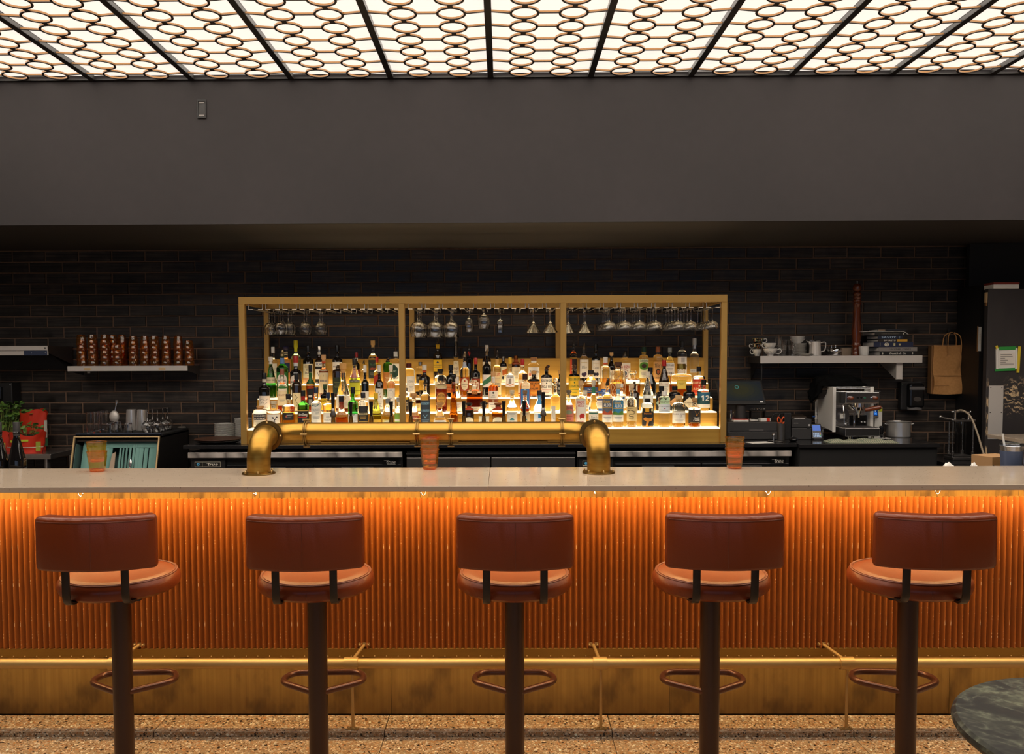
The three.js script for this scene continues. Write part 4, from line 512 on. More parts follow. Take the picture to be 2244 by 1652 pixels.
bottle(3, 896, 796, 26, 'q', 'c', 0, 0, 'c', '#571411', [W, ['t', 'Citron', 0.5, 0.3, 0.2, '#555', 'is'], ['l', 0.5, 5]], 0.12, 0.62, 'wide clear bottle with dark red neck beside the left inner post', { off: 0.4, half: 0.8 });
bottle(3, 930, 799, 24, 'w', 'K', 0, 0, 'c', '#d8d0c2', ['#d99f23', ['l', 0.2, 6, '#7a5412']], 0.22, 0.52, 'dark bottle with orange-red neck band and yellow label', { bands: [[0.76, 0.88, '#c4481f']], off: -0.5, half: 0.7 });
bottle(3, 965, 808, 25, 'j', 'c', 0, 0, 'k', '#1a1614', [CR, ['p', [[0.12, 0.3], [0.2, 0.4], [0.12, 0.5], [0.04, 0.4]], '#b02a20'], ['p', [[0.88, 0.3], [0.96, 0.4], [0.88, 0.5], [0.8, 0.4]], '#b02a20'], ['l', 0.2, 7]], 0.06, 0.55, 'clear bottle with small red diamonds on its cream label');
bottle(3, 988, 799, 25, 'w', 'K', 0, 0, 'c', '#141112', ['#d8793a', ['t', 'VERGER', 0.5, 0.4, 0.24, '#8d3c16', 'bs'], ['l', 0.65, 2, '#8d3c16']], 0.14, 0.40, 'black bottle with plain orange label behind the tall amber bottle', { off: -0.4, half: 0.9 });
bottle(3, 1018, 769, 20, 's', 'c', '#d99a45', 0.44, 'p', '#9b8668', ['#a6401f', ['o', 0.5, 0.5, 0.36, 0.46, '#eedfb8'], ['o', 0.5, 0.25, 0.08, 0.08, '#b0482a'], ['t', 'VERMOUTH', 0.5, 0.52, 0.11, '#5a3a1d', 'bs', 0.6], ['t', 'BLANCO', 0.5, 0.68, 0.08, '#5a3a1d', 's']], 0.14, 0.42, 'clear bottle with pour spout and cream oval on red label', { bands: [[0.64, 0.76, '#b7c0cc']] });
bottle(3, 1042.5, 784, 19, 'w', 'K', 0, 0, 'c', '#b8281e', ['#9c3b22', ['r', 0, 0, 1, 0.12, '#15110f'], ['t', 'TORELLI', 0.5, 0.06, 0.11, '#efe6cf', 'b'], ['o', 0.5, 0.56, 0.36, 0.38, '#e9dbb8'], ['o', 0.6, 0.52, 0.16, 0.2, '#c5835a']], 0.1, 0.52, 'dark green bottle with red cap and oval portrait on red label', { bands: [[0.84, 0.92, '#dcae66']] });
bottle(3, 1066.5, 763, 20, 'w', 'K', 0, 0, 'p', '#8a7458', ['#efe9dc', ['p', [[0, 0.6], [1, 0.02], [1, 0.5], [0, 0.95]], '#3a7a52'], ['t', 'PORT', 0.62, 0.44, 0.11, '#12301f', 'bs', 0.5], ['t', 'IN TOKI', 0.62, 0.56, 0.09, '#12301f', 'bs', 0.5]], 0.2, 0.46, 'black bottle with diagonal green and white label and pour spout');
bottle(3, 1089, 766, 19, 'w', 'c', '#efe2a4', 0.5, 'p', '#4b4038', ['#ead39a', ['t', 'LILLET', 0.5, 0.1, 0.2, '#c2321f', 'b'], ['l', 0.25, 2], ['t', 'blanc', 0.5, 0.52, 0.22, '#26355f', 'is'], ['k', [[0.1, 0.68], [0.8, 0.62]], '#26355f', 0.03]], 0.05, 0.52, 'clear aperitif bottle with red capitals on pale yellow label and spout', { bands: [[0.68, 0.80, '#d5a65a']] });
bottle(3, 1117.6, 783, 20, 'n', 'c', 0, 0, 'c', '#e3b51f', ['#f4f0e8', ['t', 'LUCANO', 0.5, 0.2, 0.14, INK, 'b', 0.7], ['p', [[0.4, 0.35], [0.6, 0.3], [0.62, 0.75], [0.35, 0.8]], '#948b82'], ['k', [[0.15, 0.78], [0.5, 0.9], [0.85, 0.78]], '#c8642a', 0.06]], 0.26, 0.56, 'clear bottle with yellow cap and round white figure label', { half: 1.2 });
bottle(3, 1145, 786.5, 20, 'w', 'c', '#efe6cc', 0.5, 'c', '#ad1f1c', [CR, ['t', 'SAINT', 0.5, 0.24, 0.2, '#b3341f', 'bs'], ['t', 'JAMES', 0.5, 0.42, 0.2, '#b3341f', 'bs'], ['l', 0.62, 2], ['r', 0, 0.88, 1, 0.08, '#b3341f']], 0.06, 0.46, 'clear rum bottle with red cap and red capitals on cream label', { bands: [[0.80, 0.87, '#e8dcc2']] });
const ros = (bg, ink, word, arc) => [bg, ['t', 'ROSEMONT', 0.5, 0.16, 0.18, ink, 'b'], ['o', 0.5, 0.32, 0.04, 0.05, ink], ['t', word, 0.5, 0.52, 0.2, ink, 'b'], ['l', 0.68, 3, arc]];
bottle(3, 1170, 812.5, 26, 'a', 'K', 0, 0, 'k', '#c9985c', ros('#cf7a1e', '#2d1a0c', 'RHUM', '#f0c04a'), 0.05, 0.60, 'black apothecary bottle with cork and orange label', { half: 1.35 });
bottle(3, 1197.6, 799.5, 25, 'a', 'K', 0, 0, 'p', '#5c3a26', ros('#efe8d8', '#2a2622', 'SINGLE MALT', '#a33a28'), 0.05, 0.60, 'black apothecary bottle with cream label and strongly tilted pour spout', { tilt: -0.35, half: 1.35 });
bottle(3, 1228.5, 812, 24, 'a', 'K', 0, 0, 'k', '#c9985c', ros('#191715', '#d8d2c4', 'GIN', '#8d877a'), 0.05, 0.60, 'black apothecary bottle with black label half hidden by brass post', { half: 1.35 });
bottle(3, 1258.5, 797, 25, 'a', 'K', 0, 0, 'p', '#5b4334', ros('#dcae1c', '#3b5a2a', 'LIMON', '#4b7a3a'), 0.04, 0.62, 'black apothecary bottle with yellow label and brown pour spout', { half: 1.35 });
bottle(3, 1295, 811, 33, 'f', 'c', '#c07a2a', 0.42, 'c', '#2a2522', ['#27406e', ['t', 'XO', 0.5, 0.36, 0.3, '#d6dbe6', 'bs'], ['r', 0, 0.7, 1, 0.06, '#d0a23c']], 0.14, 0.36, 'clear flask with sloping shoulders, amber liquor and blue label', { flat: 0.8 });
bottle(3, 1326.8, 782, 22, 'j', 'c', '#dfb06a', 0.46, 'c', '#d8d2cc', ['#2b4d8c', ['r', 0, 0, 1, 0.5, '#d99b4c'], ['l', 0.6, 3, '#d6dbe6']], 0.02, 0.36, 'clear bottle with bulging neck and red and white neck strip', { bands: [[0.82, 0.92, '#cf4a2c'], [0.93, 0.97, '#efe9dc']] });
{ // clear bottle wrapped in a straw net
  const t = bottle(3, 1355, 793, 30, 'j', 'c', '#d9a04a', 0.5, 'k', '#4b2a18', 0, 0, 0, 'round bottle wrapped in a golden straw net with dark wooden cap'), y0 = 0.002, out = [];
  const D = 6.146, r = 15 * D / FOCAL + 0.002, H = at(1355, 793, D).y - TIERS[2][1];
  for (let k = 0; k < 10; k++) for (const s of [-1, 1]) out.push(tube(Array.from({ length: 9 }, (_, i) => { const u = i / 8, a = k / 10 * Math.PI * 2 + s * u * 1.9, q = u < 0.72 ? r : r * (1 - (u - 0.72) / 0.28 * 0.55); return [Math.sin(a) * q, y0 + u * H * 0.76, Math.cos(a) * q]; }), 0.0014, 16, 4));
  part('straw_net', out, M.cork, t);
}
bottle(3, 1387, 812, 32, 'a', 'c', '#d8983a', 0.42, 'g', 0, [CR, ['l', 0.3, 5]], 0.2, 0.45, 'squat round decanter with clear stopper and amber liquor, third step', { half: 0.6 });
bottle(3, 1425, 805, 27, 'b', 'K', 0, 0, 'c', '#141112', 0, 0, 0, 'unlabelled black bottle behind the clear tapered bottle');
bottle(3, 1455.6, 789, 23, 'b', 'N', 0, 0, 'c', '#b02019', [W, ['t', 'Pays Auge', 0.5, 0.14, 0.12, '#8a2a20', 'is'], ['l', 0.28, 5]], 0.0, 0.40, 'olive brown bottle with red cap and large white label', { half: 1.3 });
bottle(3, 1493, 797, 48, 'a', 'c', '#c8761f', 0.34, 'm', '#c9a24a', ['#e3ba32', ['r', 0.1, 0.1, 0.8, 0.8, '#eccb55'], ['l', 0.3, 4, '#8a5f16']], 0.22, 0.5, 'broad flat brandy decanter with gold cap and small yellow label', { flat: 0.5, half: 0.45 });
bottle(3, 1531.6, 803, 26, 'a', 'c', 0, 0, 'c', '#15120f', ['#cf3a1c', ['t', 'ROSEMONT', 0.5, 0.22, 0.2, '#f0d9a8', 'b'], ['o', 0.5, 0.42, 0.05, 0.05, '#f0d9a8'], ['t', 'LA POMME', 0.5, 0.62, 0.2, '#f0d9a8', 'b'], ['r', 0.1, 0.86, 0.8, 0.03, '#f0d9a8']], 0.04, 0.58, 'clear apothecary bottle with bright red label at the right end', { half: 1.35 });
// second step
bottle(2, 579, 817, 24, 'w', 'K', 0, 0, 'c', '#111012', ['#efe6d4', ['k', [[0.15, 0.3], [0.35, 0.22], [0.6, 0.36], [0.8, 0.2]], '#333', 0.02], ['k', [[0.2, 0.55], [0.4, 0.42], [0.55, 0.6], [0.75, 0.45]], '#333', 0.02], ['t', 'MADEIRA', 0.5, 0.82, 0.12, '#4a3420', 's']], 0.06, 0.42, 'black fortified wine bottle with handwriting on white label, left end', { bands: [[0.76, 0.85, '#d9d0c0']] });
bottle(2, 618, 808, 22, 's', 'c', '#c7582a', 0.34, 'c', '#9a5a44', ['#eddcae', ['t', 'GRAPPA', 0.5, 0.3, 0.18, '#8a4a2a', 's'], ['l', 0.55, 3]], 0.16, 0.5, 'clear waisted bottle with pale neck label and orange liqueur');
bottle(2, 650, 818, 22, 'j', 'N', 0, 0, 'c', '#121110', ['#e8d7a6', ['k', [[0.3, 0.1], [0.6, 0.25], [0.35, 0.4], [0.6, 0.6], [0.4, 0.85]], '#4a3c26', 0.03]], 0.04, 0.5, 'dark flask with long black neck and tall cream label', { half: 0.9 });
bottle(2, 680, 799.5, 19, 'w', 'c', '#b85a14', 0.56, 'c', '#101010', ['#191516', ['t', 'ボ', 0.5, 0.2, 0.16, '#cf4a2c'], ['r', 0.25, 0.36, 0.5, 0.12, '#d8d2c4'], ['r', 0.25, 0.6, 0.5, 0.3, '#9a948a']], 0.12, 0.5, 'amber liquor bottle with green neck and small black label', { half: 0.8, bands: [[0.60, 0.86, '#1f5c20'], [0.84, 0.88, '#e3cfa0']] });
bottle(2, 712, 842, 19, 'w', 'K', 0, 0, 'c', '#22421f', ['#e3bb1e', ['t', 'GENTIANE', 0.5, 0.25, 0.24, '#4a3a10', 'b'], ['t', 'BAD', 0.5, 0.6, 0.26, '#4a3a10', 'b']], 0.08, 0.5, 'black bottle with green cap and bright yellow label, second step');
bottle(2, 751.6, 796, 34, 'p', 'c', '#b57a44', 0.16, 'k', '#cf9c5a', ['#f0e4cc', ['o', 0.5, 0.2, 0.2, 0.16, '#d8b98a'], ['l', 0.5, 5]], 0.08, 0.34, 'large bulb-shaped clear bottle with long neck and cork', { dome: 0 });
bottle(2, 799.6, 800, 17, 'w', 'K', 0, 0, 'c', '#ece5d8', ['#f0e9dc', ['k', [[0.3, 0.3], [0.5, 0.2], [0.7, 0.4]], '#999', 0.02], ['l', 0.6, 4]], 0.04, 0.44, 'slim black bottle with white cap and blank white label');
bottle(2, 831, 799.5, 18, 'w', 'N', 0, 0, 'c', '#ece5d8', ['#f0e9dc', ['k', [[0.3, 0.35], [0.4, 0.15], [0.55, 0.3], [0.7, 0.18]], '#777', 0.02], ['o', 0.6, 0.4, 0.05, 0.04, '#b04a3a'], ['l', 0.65, 4]], 0.06, 0.5, 'slim dark bottle with white cap and line drawing on its label');
bottle(2, 856.4, 799, 18, 'w', 'c', '#f3ecd0', 0.56, 'k', '#f0e6cf', ['#f2ebdd', ['O', 0.5, 0.28, 0.26, 0.2, '#999', 0.02], ['t', 'x', 0.5, 0.28, 0.2, '#888'], ['l', 0.6, 4]], 0.06, 0.5, 'slim clear bottle with cream cap and round sketch on white label');
bottle(2, 877, 862, 17, 's', 'c', 0, 0, 'p', '#5a4a3a', 0, 0, 0, 'clear bottle with small pour spout left of the first inner post');
bottle(2, 889.5, 850, 17, 'q', 'c', '#6a5434', 0.5, 'm', '#b9b3a6', ['#2a2114', ['r', 0.2, 0.0, 0.6, 0.2, '#e0b52a'], ['t', 'MARC', 0.5, 0.45, 0.16, '#e6dcc2', 'bs'], ['t', 'DE VIN', 0.5, 0.65, 0.14, '#e6dcc2', 's']], 0.1, 0.62, 'dark labelled bottle with yellow square just right of the inner post');
bottle(2, 915, 858, 17, 'j', 'c', '#4a1408', 0.6, 'c', '#1a1412', ['#e0c27a', ['l', 0.2, 6, '#7a5a24']], 0.05, 0.42, 'small bottle of dark red liquor behind the blue-black labelled gin');
bottle(2, 967, 822, 24, 'j', 'c', '#8a2a0a', 0.62, 'c', '#14110f', ['#8f3414', ['o', 0.5, 0.5, 0.46, 0.48, '#d8a048'], ['t', "MICHTER'S", 0.5, 0.26, 0.16, '#3a1d0c', 'bs', 0.7], ['O', 0.5, 0.5, 0.34, 0.36, '#5a2d12', 0.02], ['l', 0.5, 3, '#5a2d12']], 0.14, 0.54, 'whiskey bottle with deep red liquor and golden oval label', { half: 1.0, bands: [[0.66, 0.72, '#d8c28a']] });
bottle(2, 1001, 825.5, 24, 'p', 'c', '#a8602a', 0.2, 'c', '#e4dccd', ['#f0e6d2', ['l', 0.2, 6, '#9a4a3a']], 0.02, 0.28, 'clear pear-shaped bottle with white strip label right of the amber cone');
bottle(2, 1040, 833, 36, 'a', 'c', '#a4480e', 0.6, 'g', 0, ['#b5651f', ['O', 0.5, 0.5, 0.2, 0.3, '#e0b060', 0.06]], 0.56, 0.68, 'wide round whiskey decanter with clear stopper and amber liquor', { half: 0.35, spec2: [[CR, ['l', 0.3, 4]], 0.04, 0.16, 0.8] });
bottle(2, 1081, 814, 22, 'w', 'c', '#b8541a', 0.66, 'k', '#cf9f68', [W, ['o', 0.5, 0.1, 0.08, 0.05, '#333'], ['t', 'BASIL', 0.5, 0.22, 0.09, INK, 's'], ['t', "HAYDEN'S", 0.5, 0.31, 0.09, INK, 's'], ['r', 0, 0.42, 1, 0.16, '#8a4318'], ['t', '80', 0.5, 0.5, 0.14, '#d8c8a0', 'bs'], ['l', 0.68, 3]], 0.02, 0.52, 'amber whiskey bottle with tall cream apron label and wood cap', { bands: [[0.72, 0.88, '#e9dfcc']] });
bottle(2, 1150.5, 819, 24, 'j', 'c', '#b03018', 0.6, 'c', '#3a1d12', ['#2a6fb4', ['p', [[0.5, 0.2], [0.65, 0.5], [0.5, 0.85], [0.35, 0.5]], '#d08c4a'], ['r', 0.44, 0, 0.12, 0.16, '#9cc4e6'], ['r', 0, 0, 0.12, 1, '#b5311c'], ['r', 0.88, 0, 0.12, 1, '#b5311c']], 0.12, 0.6, 'clear necked bottle with blue and red bird label, second step');
bottle(2, 1282, 855, 24, 'p', 'c', '#efe8d2', 0.3, 'c', '#c9c3b8', [W, ['l', 0.3, 4]], 0.1, 0.3, 'clear round bottle peeping out right of the red bull label');
bottle(2, 1315.6, 856, 20, 's', 'c', '#e9e4d2', 0.3, 'b', '#2a55a0', ['#efe6d6', ['l', 0.2, 4, '#8f8a9c'], ['r', 0, 0.78, 1, 0.22, '#27508f']], 0.02, 0.52, 'squat bottle with domed blue cap and blue label foot', { bands: [[0.54, 0.60, '#2a55a0']] });
bottle(2, 1361.5, 840, 20, 's', 'c', '#f4ecda', 0.5, 'c', '#d9d4ca', ['#f1e9da', ['o', 0.72, 0.18, 0.12, 0.1, '#2f4f86'], ['o', 0.5, 0.55, 0.26, 0.12, '#b9b39a'], ['l', 0.76, 2]], 0.1, 0.56, 'white-labelled bottle with blue seal right of the blue mountain label');
bottle(2, 1390, 835, 22, 's', 'N', 0, 0, 'p', '#4a3c30', 0, 0, 0, 'dark bottle with black pour spout behind the snake label');
bottle(2, 1420, 814, 23, 'b', 'c', '#eef0ea', 0.5, 'k', '#d9cdb8', ['#dfe3e4', ['t', 'K', 0.5, 0.3, 0.2, '#33414f', 'b'], ['l', 0.5, 3, '#6c7a86']], 0.06, 0.40, 'clear tapered bottle with pale grey label behind the mushroom gin');
const hen = (c, line) => [ '#0b0a0a', ['p', [[0.5, 0.08], [0.98, 0.5], [0.5, 0.92], [0.02, 0.5]], c], ['t', "HENDRICK'S", 0.5, 0.48, 0.13, '#4a3524', 'bs', 0.72], ['t', line, 0.5, 0.63, 0.07, '#4a3524', 's', 0.4]];
bottle(2, 1449.5, 846, 24, 'j', 'K', 0, 0, 'c', '#0d0c0d', hen('#a9c9b4', 'NEPTUNIA'), 0.04, 0.6, 'black apothecary gin bottle with pale green diamond label', { half: 1.2 });
bottle(2, 1478.6, 846, 26, 'j', 'K', 0, 0, 'c', '#0d0c0d', hen('#dca468', 'FLORA'), 0.04, 0.6, 'black apothecary gin bottle with orange diamond label', { half: 1.2, bands: [[0.79, 0.83, '#c98a4a']] });
bottle(2, 1510, 845, 26, 'j', 'K', 0, 0, 'c', '#0d0c0d', hen('#e9dcb8', 'GIN'), 0.04, 0.6, 'black apothecary gin bottle with cream diamond label', { half: 1.2 });
bottle(2, 1542, 832, 27, 'a', 'c', 0, 0, 'c', '#15130f', ['#2c6a8c', ['p', [[0, 0.45], [0.3, 0.3], [0.55, 0.5], [1, 0.35], [1, 0.78], [0, 0.78]], '#1c4a52'], ['t', '12', 0.56, 0.38, 0.5, '#f4efe4', 'b', 0.6], ['r', 0, 0.76, 1, 0.24, '#efe8da']], 0.10, 0.6, 'clear bottle with white number on a blue landscape label', { half: 1.35 });
// front step
bottle(1, 570, 889, 30, 'q', 'c', '#c0762c', 0.62, 'k', '#d3a468', ['#efe4c8', ['r', 0.08, 0.06, 0.84, 0.42, '#1f1c26'], ['t', 'BOURGOIN', 0.5, 0.17, 0.17, '#efe4c8', 'b', 0.76], ['t', 'COGNAC', 0.5, 0.37, 0.19, '#efe4c8', 'b', 0.76], ['l', 0.62, 4, '#a89878']], 0.08, 0.66, 'brandy bottle with black and cream block-letter label, front left corner', { half: 1.2 });
bottle(1, 600, 879, 32, 'a', 'c', '#d8a35a', 0.4, 'k', '#d8c8a6', ['#f1e8d4', ['k', [[0.6, 0.75], [0.58, 0.45], [0.45, 0.3], [0.58, 0.45], [0.72, 0.25], [0.58, 0.45], [0.78, 0.4]], '#2b2430', 0.04], ['o', 0.46, 0.28, 0.07, 0.06, '#2b2430'], ['o', 0.72, 0.24, 0.07, 0.06, '#2b2430'], ['t', 'X.O', 0.28, 0.7, 0.1, '#555', 's', 0.3]], 0.08, 0.52, 'wide-shouldered bottle with little black tree on white label', { half: 1.0, spec2: [['#e8d9b0', ['t', 'ESJ', 0.5, 0.5, 0.6, INK, 'b', 0.6]], 0.74, 0.84, 1.0] });
bottle(1, 632, 863, 28, 'a', 'c', '#e4b54e', 0.5, 'c', '#1d1a18', ['#1f1c1c', ['o', 0.35, 0.5, 0.08, 0.16, '#b5452a'], ['t', 'WHISKY', 0.62, 0.35, 0.2, '#d8d2c4', 'b', 0.5], ['l', 0.55, 3, '#9a948a']], 0.24, 0.46, 'textured glass whisky bottle with small black label and black cap', { half: 0.9 });
bottle(1, 664, 855, 25, 'w', 'G', '#1f5a1c', 0.5, 'c', '#16120f', ['#131214', ['r', 0, 0, 1, 0.06, '#c6a24a'], ['t', 'Ardbeg', 0.5, 0.26, 0.2, '#efe9d8', 'bs'], ['r', 0.1, 0.38, 0.7, 0.05, '#b5261c'], ['t', 'S', 0.5, 0.56, 0.18, '#c9c2b0', 'bs'], ['l', 0.74, 2, '#8d8574']], 0.02, 0.48, 'dark green bottle with black label and red neck', { bands: [[0.74, 0.88, '#b3251c']] });
bottle(1, 692.6, 849, 23, 's', 'c', '#eed7a2', 0.5, 'c', '#1c2f4a', ['#efe8d6', ['k', [[0.1, 0.1], [0.5, 0.14], [0.75, 0.06]], '#2b6a6a', 0.03], ['t', 'TALISKER', 0.5, 0.3, 0.13, '#33414a', 's'], ['t', 'SKYE', 0.62, 0.44, 0.12, '#33414a', 's'], ['l', 0.58, 2], ['p', [[0, 0.75], [0.3, 0.9], [0.2, 1], [0, 1]], '#2d6fae']], 0.04, 0.62, 'pale whisky bottle with blue cap and white island label');
bottle(1, 718.7, 859.7, 22, 'a', 'c', '#e8b874', 0.5, 'c', '#20304c', ['#f0e8d6', ['t', 'OLD', 0.5, 0.34, 0.16, '#4a4a4a', 's'], ['t', 'PULTENEY', 0.5, 0.52, 0.14, '#4a4a4a', 's'], ['t', '12', 0.25, 0.78, 0.14, '#4a4a4a', 's', 0.3]], 0.04, 0.44, 'clear whisky bottle with dark blue cap left of the first tap handle');
bottle(1, 748, 867, 28, 'p', 'c', '#d98a3a', 0.34, 'c', '#1a1614', ['#efe2c4', ['t', 'GLENFARCLAS', 0.5, 0.4, 0.22, '#7a3a24', 's']], 0.02, 0.12, 'round-bodied whisky bottle with red-brown wax neck', { bands: [[0.72, 0.84, '#8a3416'], [0.62, 0.71, '#9a3f1a']] });
bottle(1, 773, 848, 22, 'w', 'G', '#2b8a3a', 0.55, 'c', '#121110', ['#dfe0da', ['o', 0.5, 0.0, 0.2, 0.1, '#9a968a'], ['t', '12', 0.3, 0.3, 0.2, '#3a3a3a', 'bs', 0.3], ['l', 0.5, 4]], 0.02, 0.34, 'bright green whisky bottle with black cap and white label');
bottle(1, 795.6, 860, 22, 'j', 'c', '#c0651c', 0.34, 'c', '#1c1a26', ['#1b1a1c', ['o', 0.5, 0.16, 0.4, 0.14, '#2b2a2c'], ['r', 0.05, 0.32, 0.9, 0.1, '#b9a878'], ['t', 'BUSHMILLS', 0.5, 0.37, 0.1, '#1b1a1c', 'b'], ['l', 0.5, 2, '#c9a24a'], ['r', 0.05, 0.72, 0.9, 0.03, '#c9a24a'], ['l', 0.8, 2, '#a08a5a']], 0.02, 0.62, 'amber whiskey bottle with tall black arched label');
bottle(1, 824, 861, 22, 'b', 'O', '#a6a81c', 0.36, 'c', '#e3b41c', ['#dcb03a', ['O', 0.3, 0.9, 0.4, 0.3, '#efe2b4', 0.06], ['t', 'Cidre', 0.3, 0.8, 0.16, '#7a5a1a', 'is', 0.4]], 0.0, 0.24, 'olive green sloping bottle with yellow cap and yellow label', {});
bottle(1, 850, 872.7, 26, 'b', 'c', '#e8dca0', 0.4, 'c', '#8a8884', ['#e3cf7a', ['o', 0.5, 0.4, 0.3, 0.3, '#efe6b8'], ['t', 'Calvados', 0.5, 0.8, 0.2, '#6a5a2a', 'is']], 0.02, 0.28, 'clear bell-shaped bottle with grey cap and pale yellow label');
bottle(1, 872.5, 871, 17, 's', 'c', '#eee8d0', 0.4, 'c', '#b9b4a8', ['#8ab84a', ['r', 0, 0.5, 1, 0.22, '#e9eee0'], ['l', 0.8, 1, '#4a7a2a']], 0.1, 0.48, 'clear bottle with light green label beside the first inner post');
bottle(1, 906.7, 861, 26, 'p', 'c', '#c8703a', 0.3, 'b', '#c49058', ['#b5512a', ['t', 'AÑEJO', 0.5, 0.2, 0.2, '#efe2c8', 'b'], ['p', [[0.2, 0.9], [0.5, 0.4], [0.8, 0.9]], '#e0b04a'], ['r', 0.6, 0.6, 0.3, 0.3, '#3a7aa8']], 0.04, 0.34, 'pear-shaped tequila bottle with wooden ball cork and orange label');
bottle(1, 931.5, 825, 21, 'w', 'c', 0, 0, 'p', '#4a453a', ['#3a444e', ['t', 'ROSEMONT', 0.5, 0.14, 0.13, '#8fc0d4', 'b'], ['t', '& DRAPEAU', 0.5, 0.42, 0.13, '#8fc0d4', 'b'], ['k', [[0.35, 0.6], [0.5, 0.72], [0.65, 0.6]], '#8fc0d4', 0.03], ['l', 0.8, 2, '#7a92a0']], 0.06, 0.54, 'clear bottle with slate blue label and black pour spout', { half: 1.4 });
bottle(1, 963.7, 881, 30, 'p', 'c', '#f4eed2', 0.4, 'b', '#b5834a', ['#f0ead8', ['O', 0.5, 0.5, 0.36, 0.4, '#8a8a8a', 0.02], ['t', 'SILVER', 0.5, 0.5, 0.2, '#666', 's', 0.6]], 0.04, 0.3, 'squat clear tequila bottle with tan ball cork');
{ // tall slender amber bottle
  const t = bottle(1, 993.5, 819, 22, 'k', 'c', '#b5640f', 0.72, 'b', '#14110f', 0, 0, 0, 'tall slender cone-shaped amber bottle with round black stopper, front step'); t.children[0].material = solidMat('#8a5a1a');
}
const don = (c) => [c, ['o', 0.5, 0.5, 0.46, 0.46, '#efe4c2'], ['t', 'Don Julio', 0.5, 0.5, 0.2, '#4a3a24', 'is', 0.7]];
bottle(1, 1027.6, 882, 22, 'j', 'N', 0, 0, 'b', '#12100f', don('#1a100a'), 0.04, 0.44, 'dark rounded tequila bottle with black knob and red neck label', { bands: [[0.70, 0.86, '#b5401f']] });
bottle(1, 1060.5, 881, 25, 'j', 'c', '#f0e8cc', 0.4, 'b', '#12100f', don('#e8dfc2'), 0.04, 0.44, 'clear rounded tequila bottle with black knob behind a tap handle');
bottle(1, 1091.6, 882, 27, 'j', 'c', '#b5741c', 0.6, 'b', '#8a4a22', don('#8a5a16'), 0.04, 0.44, 'amber rounded tequila bottle with brown knob and red neck band', { bands: [[0.70, 0.84, '#a8351a']] });
const agave = [ '#e2dcc8', ['l', 0.1, 2, '#777'], ['t', 'CASA', 0.5, 0.3, 0.1, '#555', 's'], ['p', [[0.3, 0.62], [0.4, 0.48], [0.5, 0.44], [0.6, 0.48], [0.7, 0.62]], '#3a8a8a'], ['t', 'Tequila', 0.5, 0.76, 0.11, '#555', 'is'], ['l', 0.88, 1]];
bottle(1, 1122, 854.7, 24, 'f', 'c', '#f1e6c4', 0.5, 'k', '#d8c6a4', agave, 0.06, 0.42, 'clear bottle with teal agave on white label, unobstructed');
bottle(1, 1150.5, 855, 22, 'f', 'c', '#e8c88a', 0.5, 'k', '#8a6a4a', agave.map((e, i) => i ? e : '#d8bd8c'), 0.06, 0.42, 'clear bottle with teal agave on tan label behind a tap handle');
bottle(1, 1182, 855, 26, 'f', 'c', '#eef0ea', 0.4, 'c', '#3a2a22', ['#e9eef0', ['r', 0.4, 0, 0.2, 0.35, '#3a8ac0'], ['t', 'GIN', 0.5, 0.7, 0.24, '#b5402a', 'b']], 0.06, 0.36, 'clear flared bottle with blue strip behind the tall tap handle', { spec2: [['#4a9ad0', ['l', 0.2, 4, '#e9eef0']], 0.62, 0.86, 0.8] });
bottle(1, 1217, 829, 21, 'w', 'c', '#efe2a0', 0.2, 'g', 0, ['#e6dcc8', ['k', [[0.3, 0.2], [0.5, 0.5], [0.3, 0.8]], '#8a8a8a', 0.03], ['k', [[0.7, 0.6], [0.6, 0.8], [0.8, 0.75]], '#555', 0.03]], 0.1, 0.44, 'etched clear decanter with faceted crystal stopper', { half: 0.5, off: -0.5 });
bottle(1, 1246, 854, 23, 'f', 'c', 0, 0, 'b', '#6d665e', ['#cf7a68', ['t', 'TESORO', 0.5, 0.14, 0.17, '#4a2a20', 'b'], ['o', 0.5, 0.36, 0.3, 0.1, '#8f9a7a'], ['l', 0.54, 4, '#8a4a3c']], 0.04, 0.6, 'clear bottle with pink label and grey stopper by the right inner post', { half: 1.25 });
bottle(1, 1272.8, 834, 23, 'w', 'c', 0, 0, 'k', '#cfa878', ['#f1e8d6', ['t', 'MADRE', 0.5, 0.14, 0.17, '#b8281e', 'b'], ['t', 'MEZCAL', 0.5, 0.28, 0.12, '#b8281e', 'b'], ['p', [[0.38, 0.66], [0.5, 0.58], [0.72, 0.58], [0.8, 0.66], [0.76, 0.72], [0.74, 0.8], [0.68, 0.74], [0.5, 0.74], [0.46, 0.82], [0.42, 0.74]], '#b8281e'], ['r', 0.08, 0.3, 0.05, 0.6, '#c98a6a'], ['t', 'ENSAMBLE', 0.5, 0.92, 0.1, '#b8281e', 'b']], 0.06, 0.62, 'clear mezcal bottle with red bull and red capitals on white label', { half: 1.3 });
bottle(1, 1300.7, 833, 21, 'b', 'c', 0, 0, 'k', '#cdbfa8', ['#efe6d4', ['r', 0.04, 0.1, 0.92, 0.1, '#2f6a52'], ['r', 0.04, 0.82, 0.92, 0.1, '#2f6a52'], ['t', 'Alipús', 0.5, 0.5, 0.38, '#2b4a44', 's', 0.86]], 0.05, 0.34, 'clear tapered bottle with green-framed white label and green neck strip', { half: 1.35, bands: [[0.72, 0.86, '#2f7a52']] });
const alden = (a, b, ink) => [a, ['t', 'Sunny', 0.42, 0.12, 0.17, '#e3b13a', 'bis'], ['t', 'ALDEN', 0.52, 0.27, 0.19, '#f4efe4', 'b'], ['r', 0.1, 0.37, 0.8, 0.03, '#e3b13a'], ['p', [[0, 0.62], [0.25, 0.5], [0.5, 0.6], [0.75, 0.48], [1, 0.58], [1, 0.7], [0, 0.7]], b], ['r', 0, 0.68, 1, 0.32, '#f1e9da'], ['l', 0.78, 2, ink]];
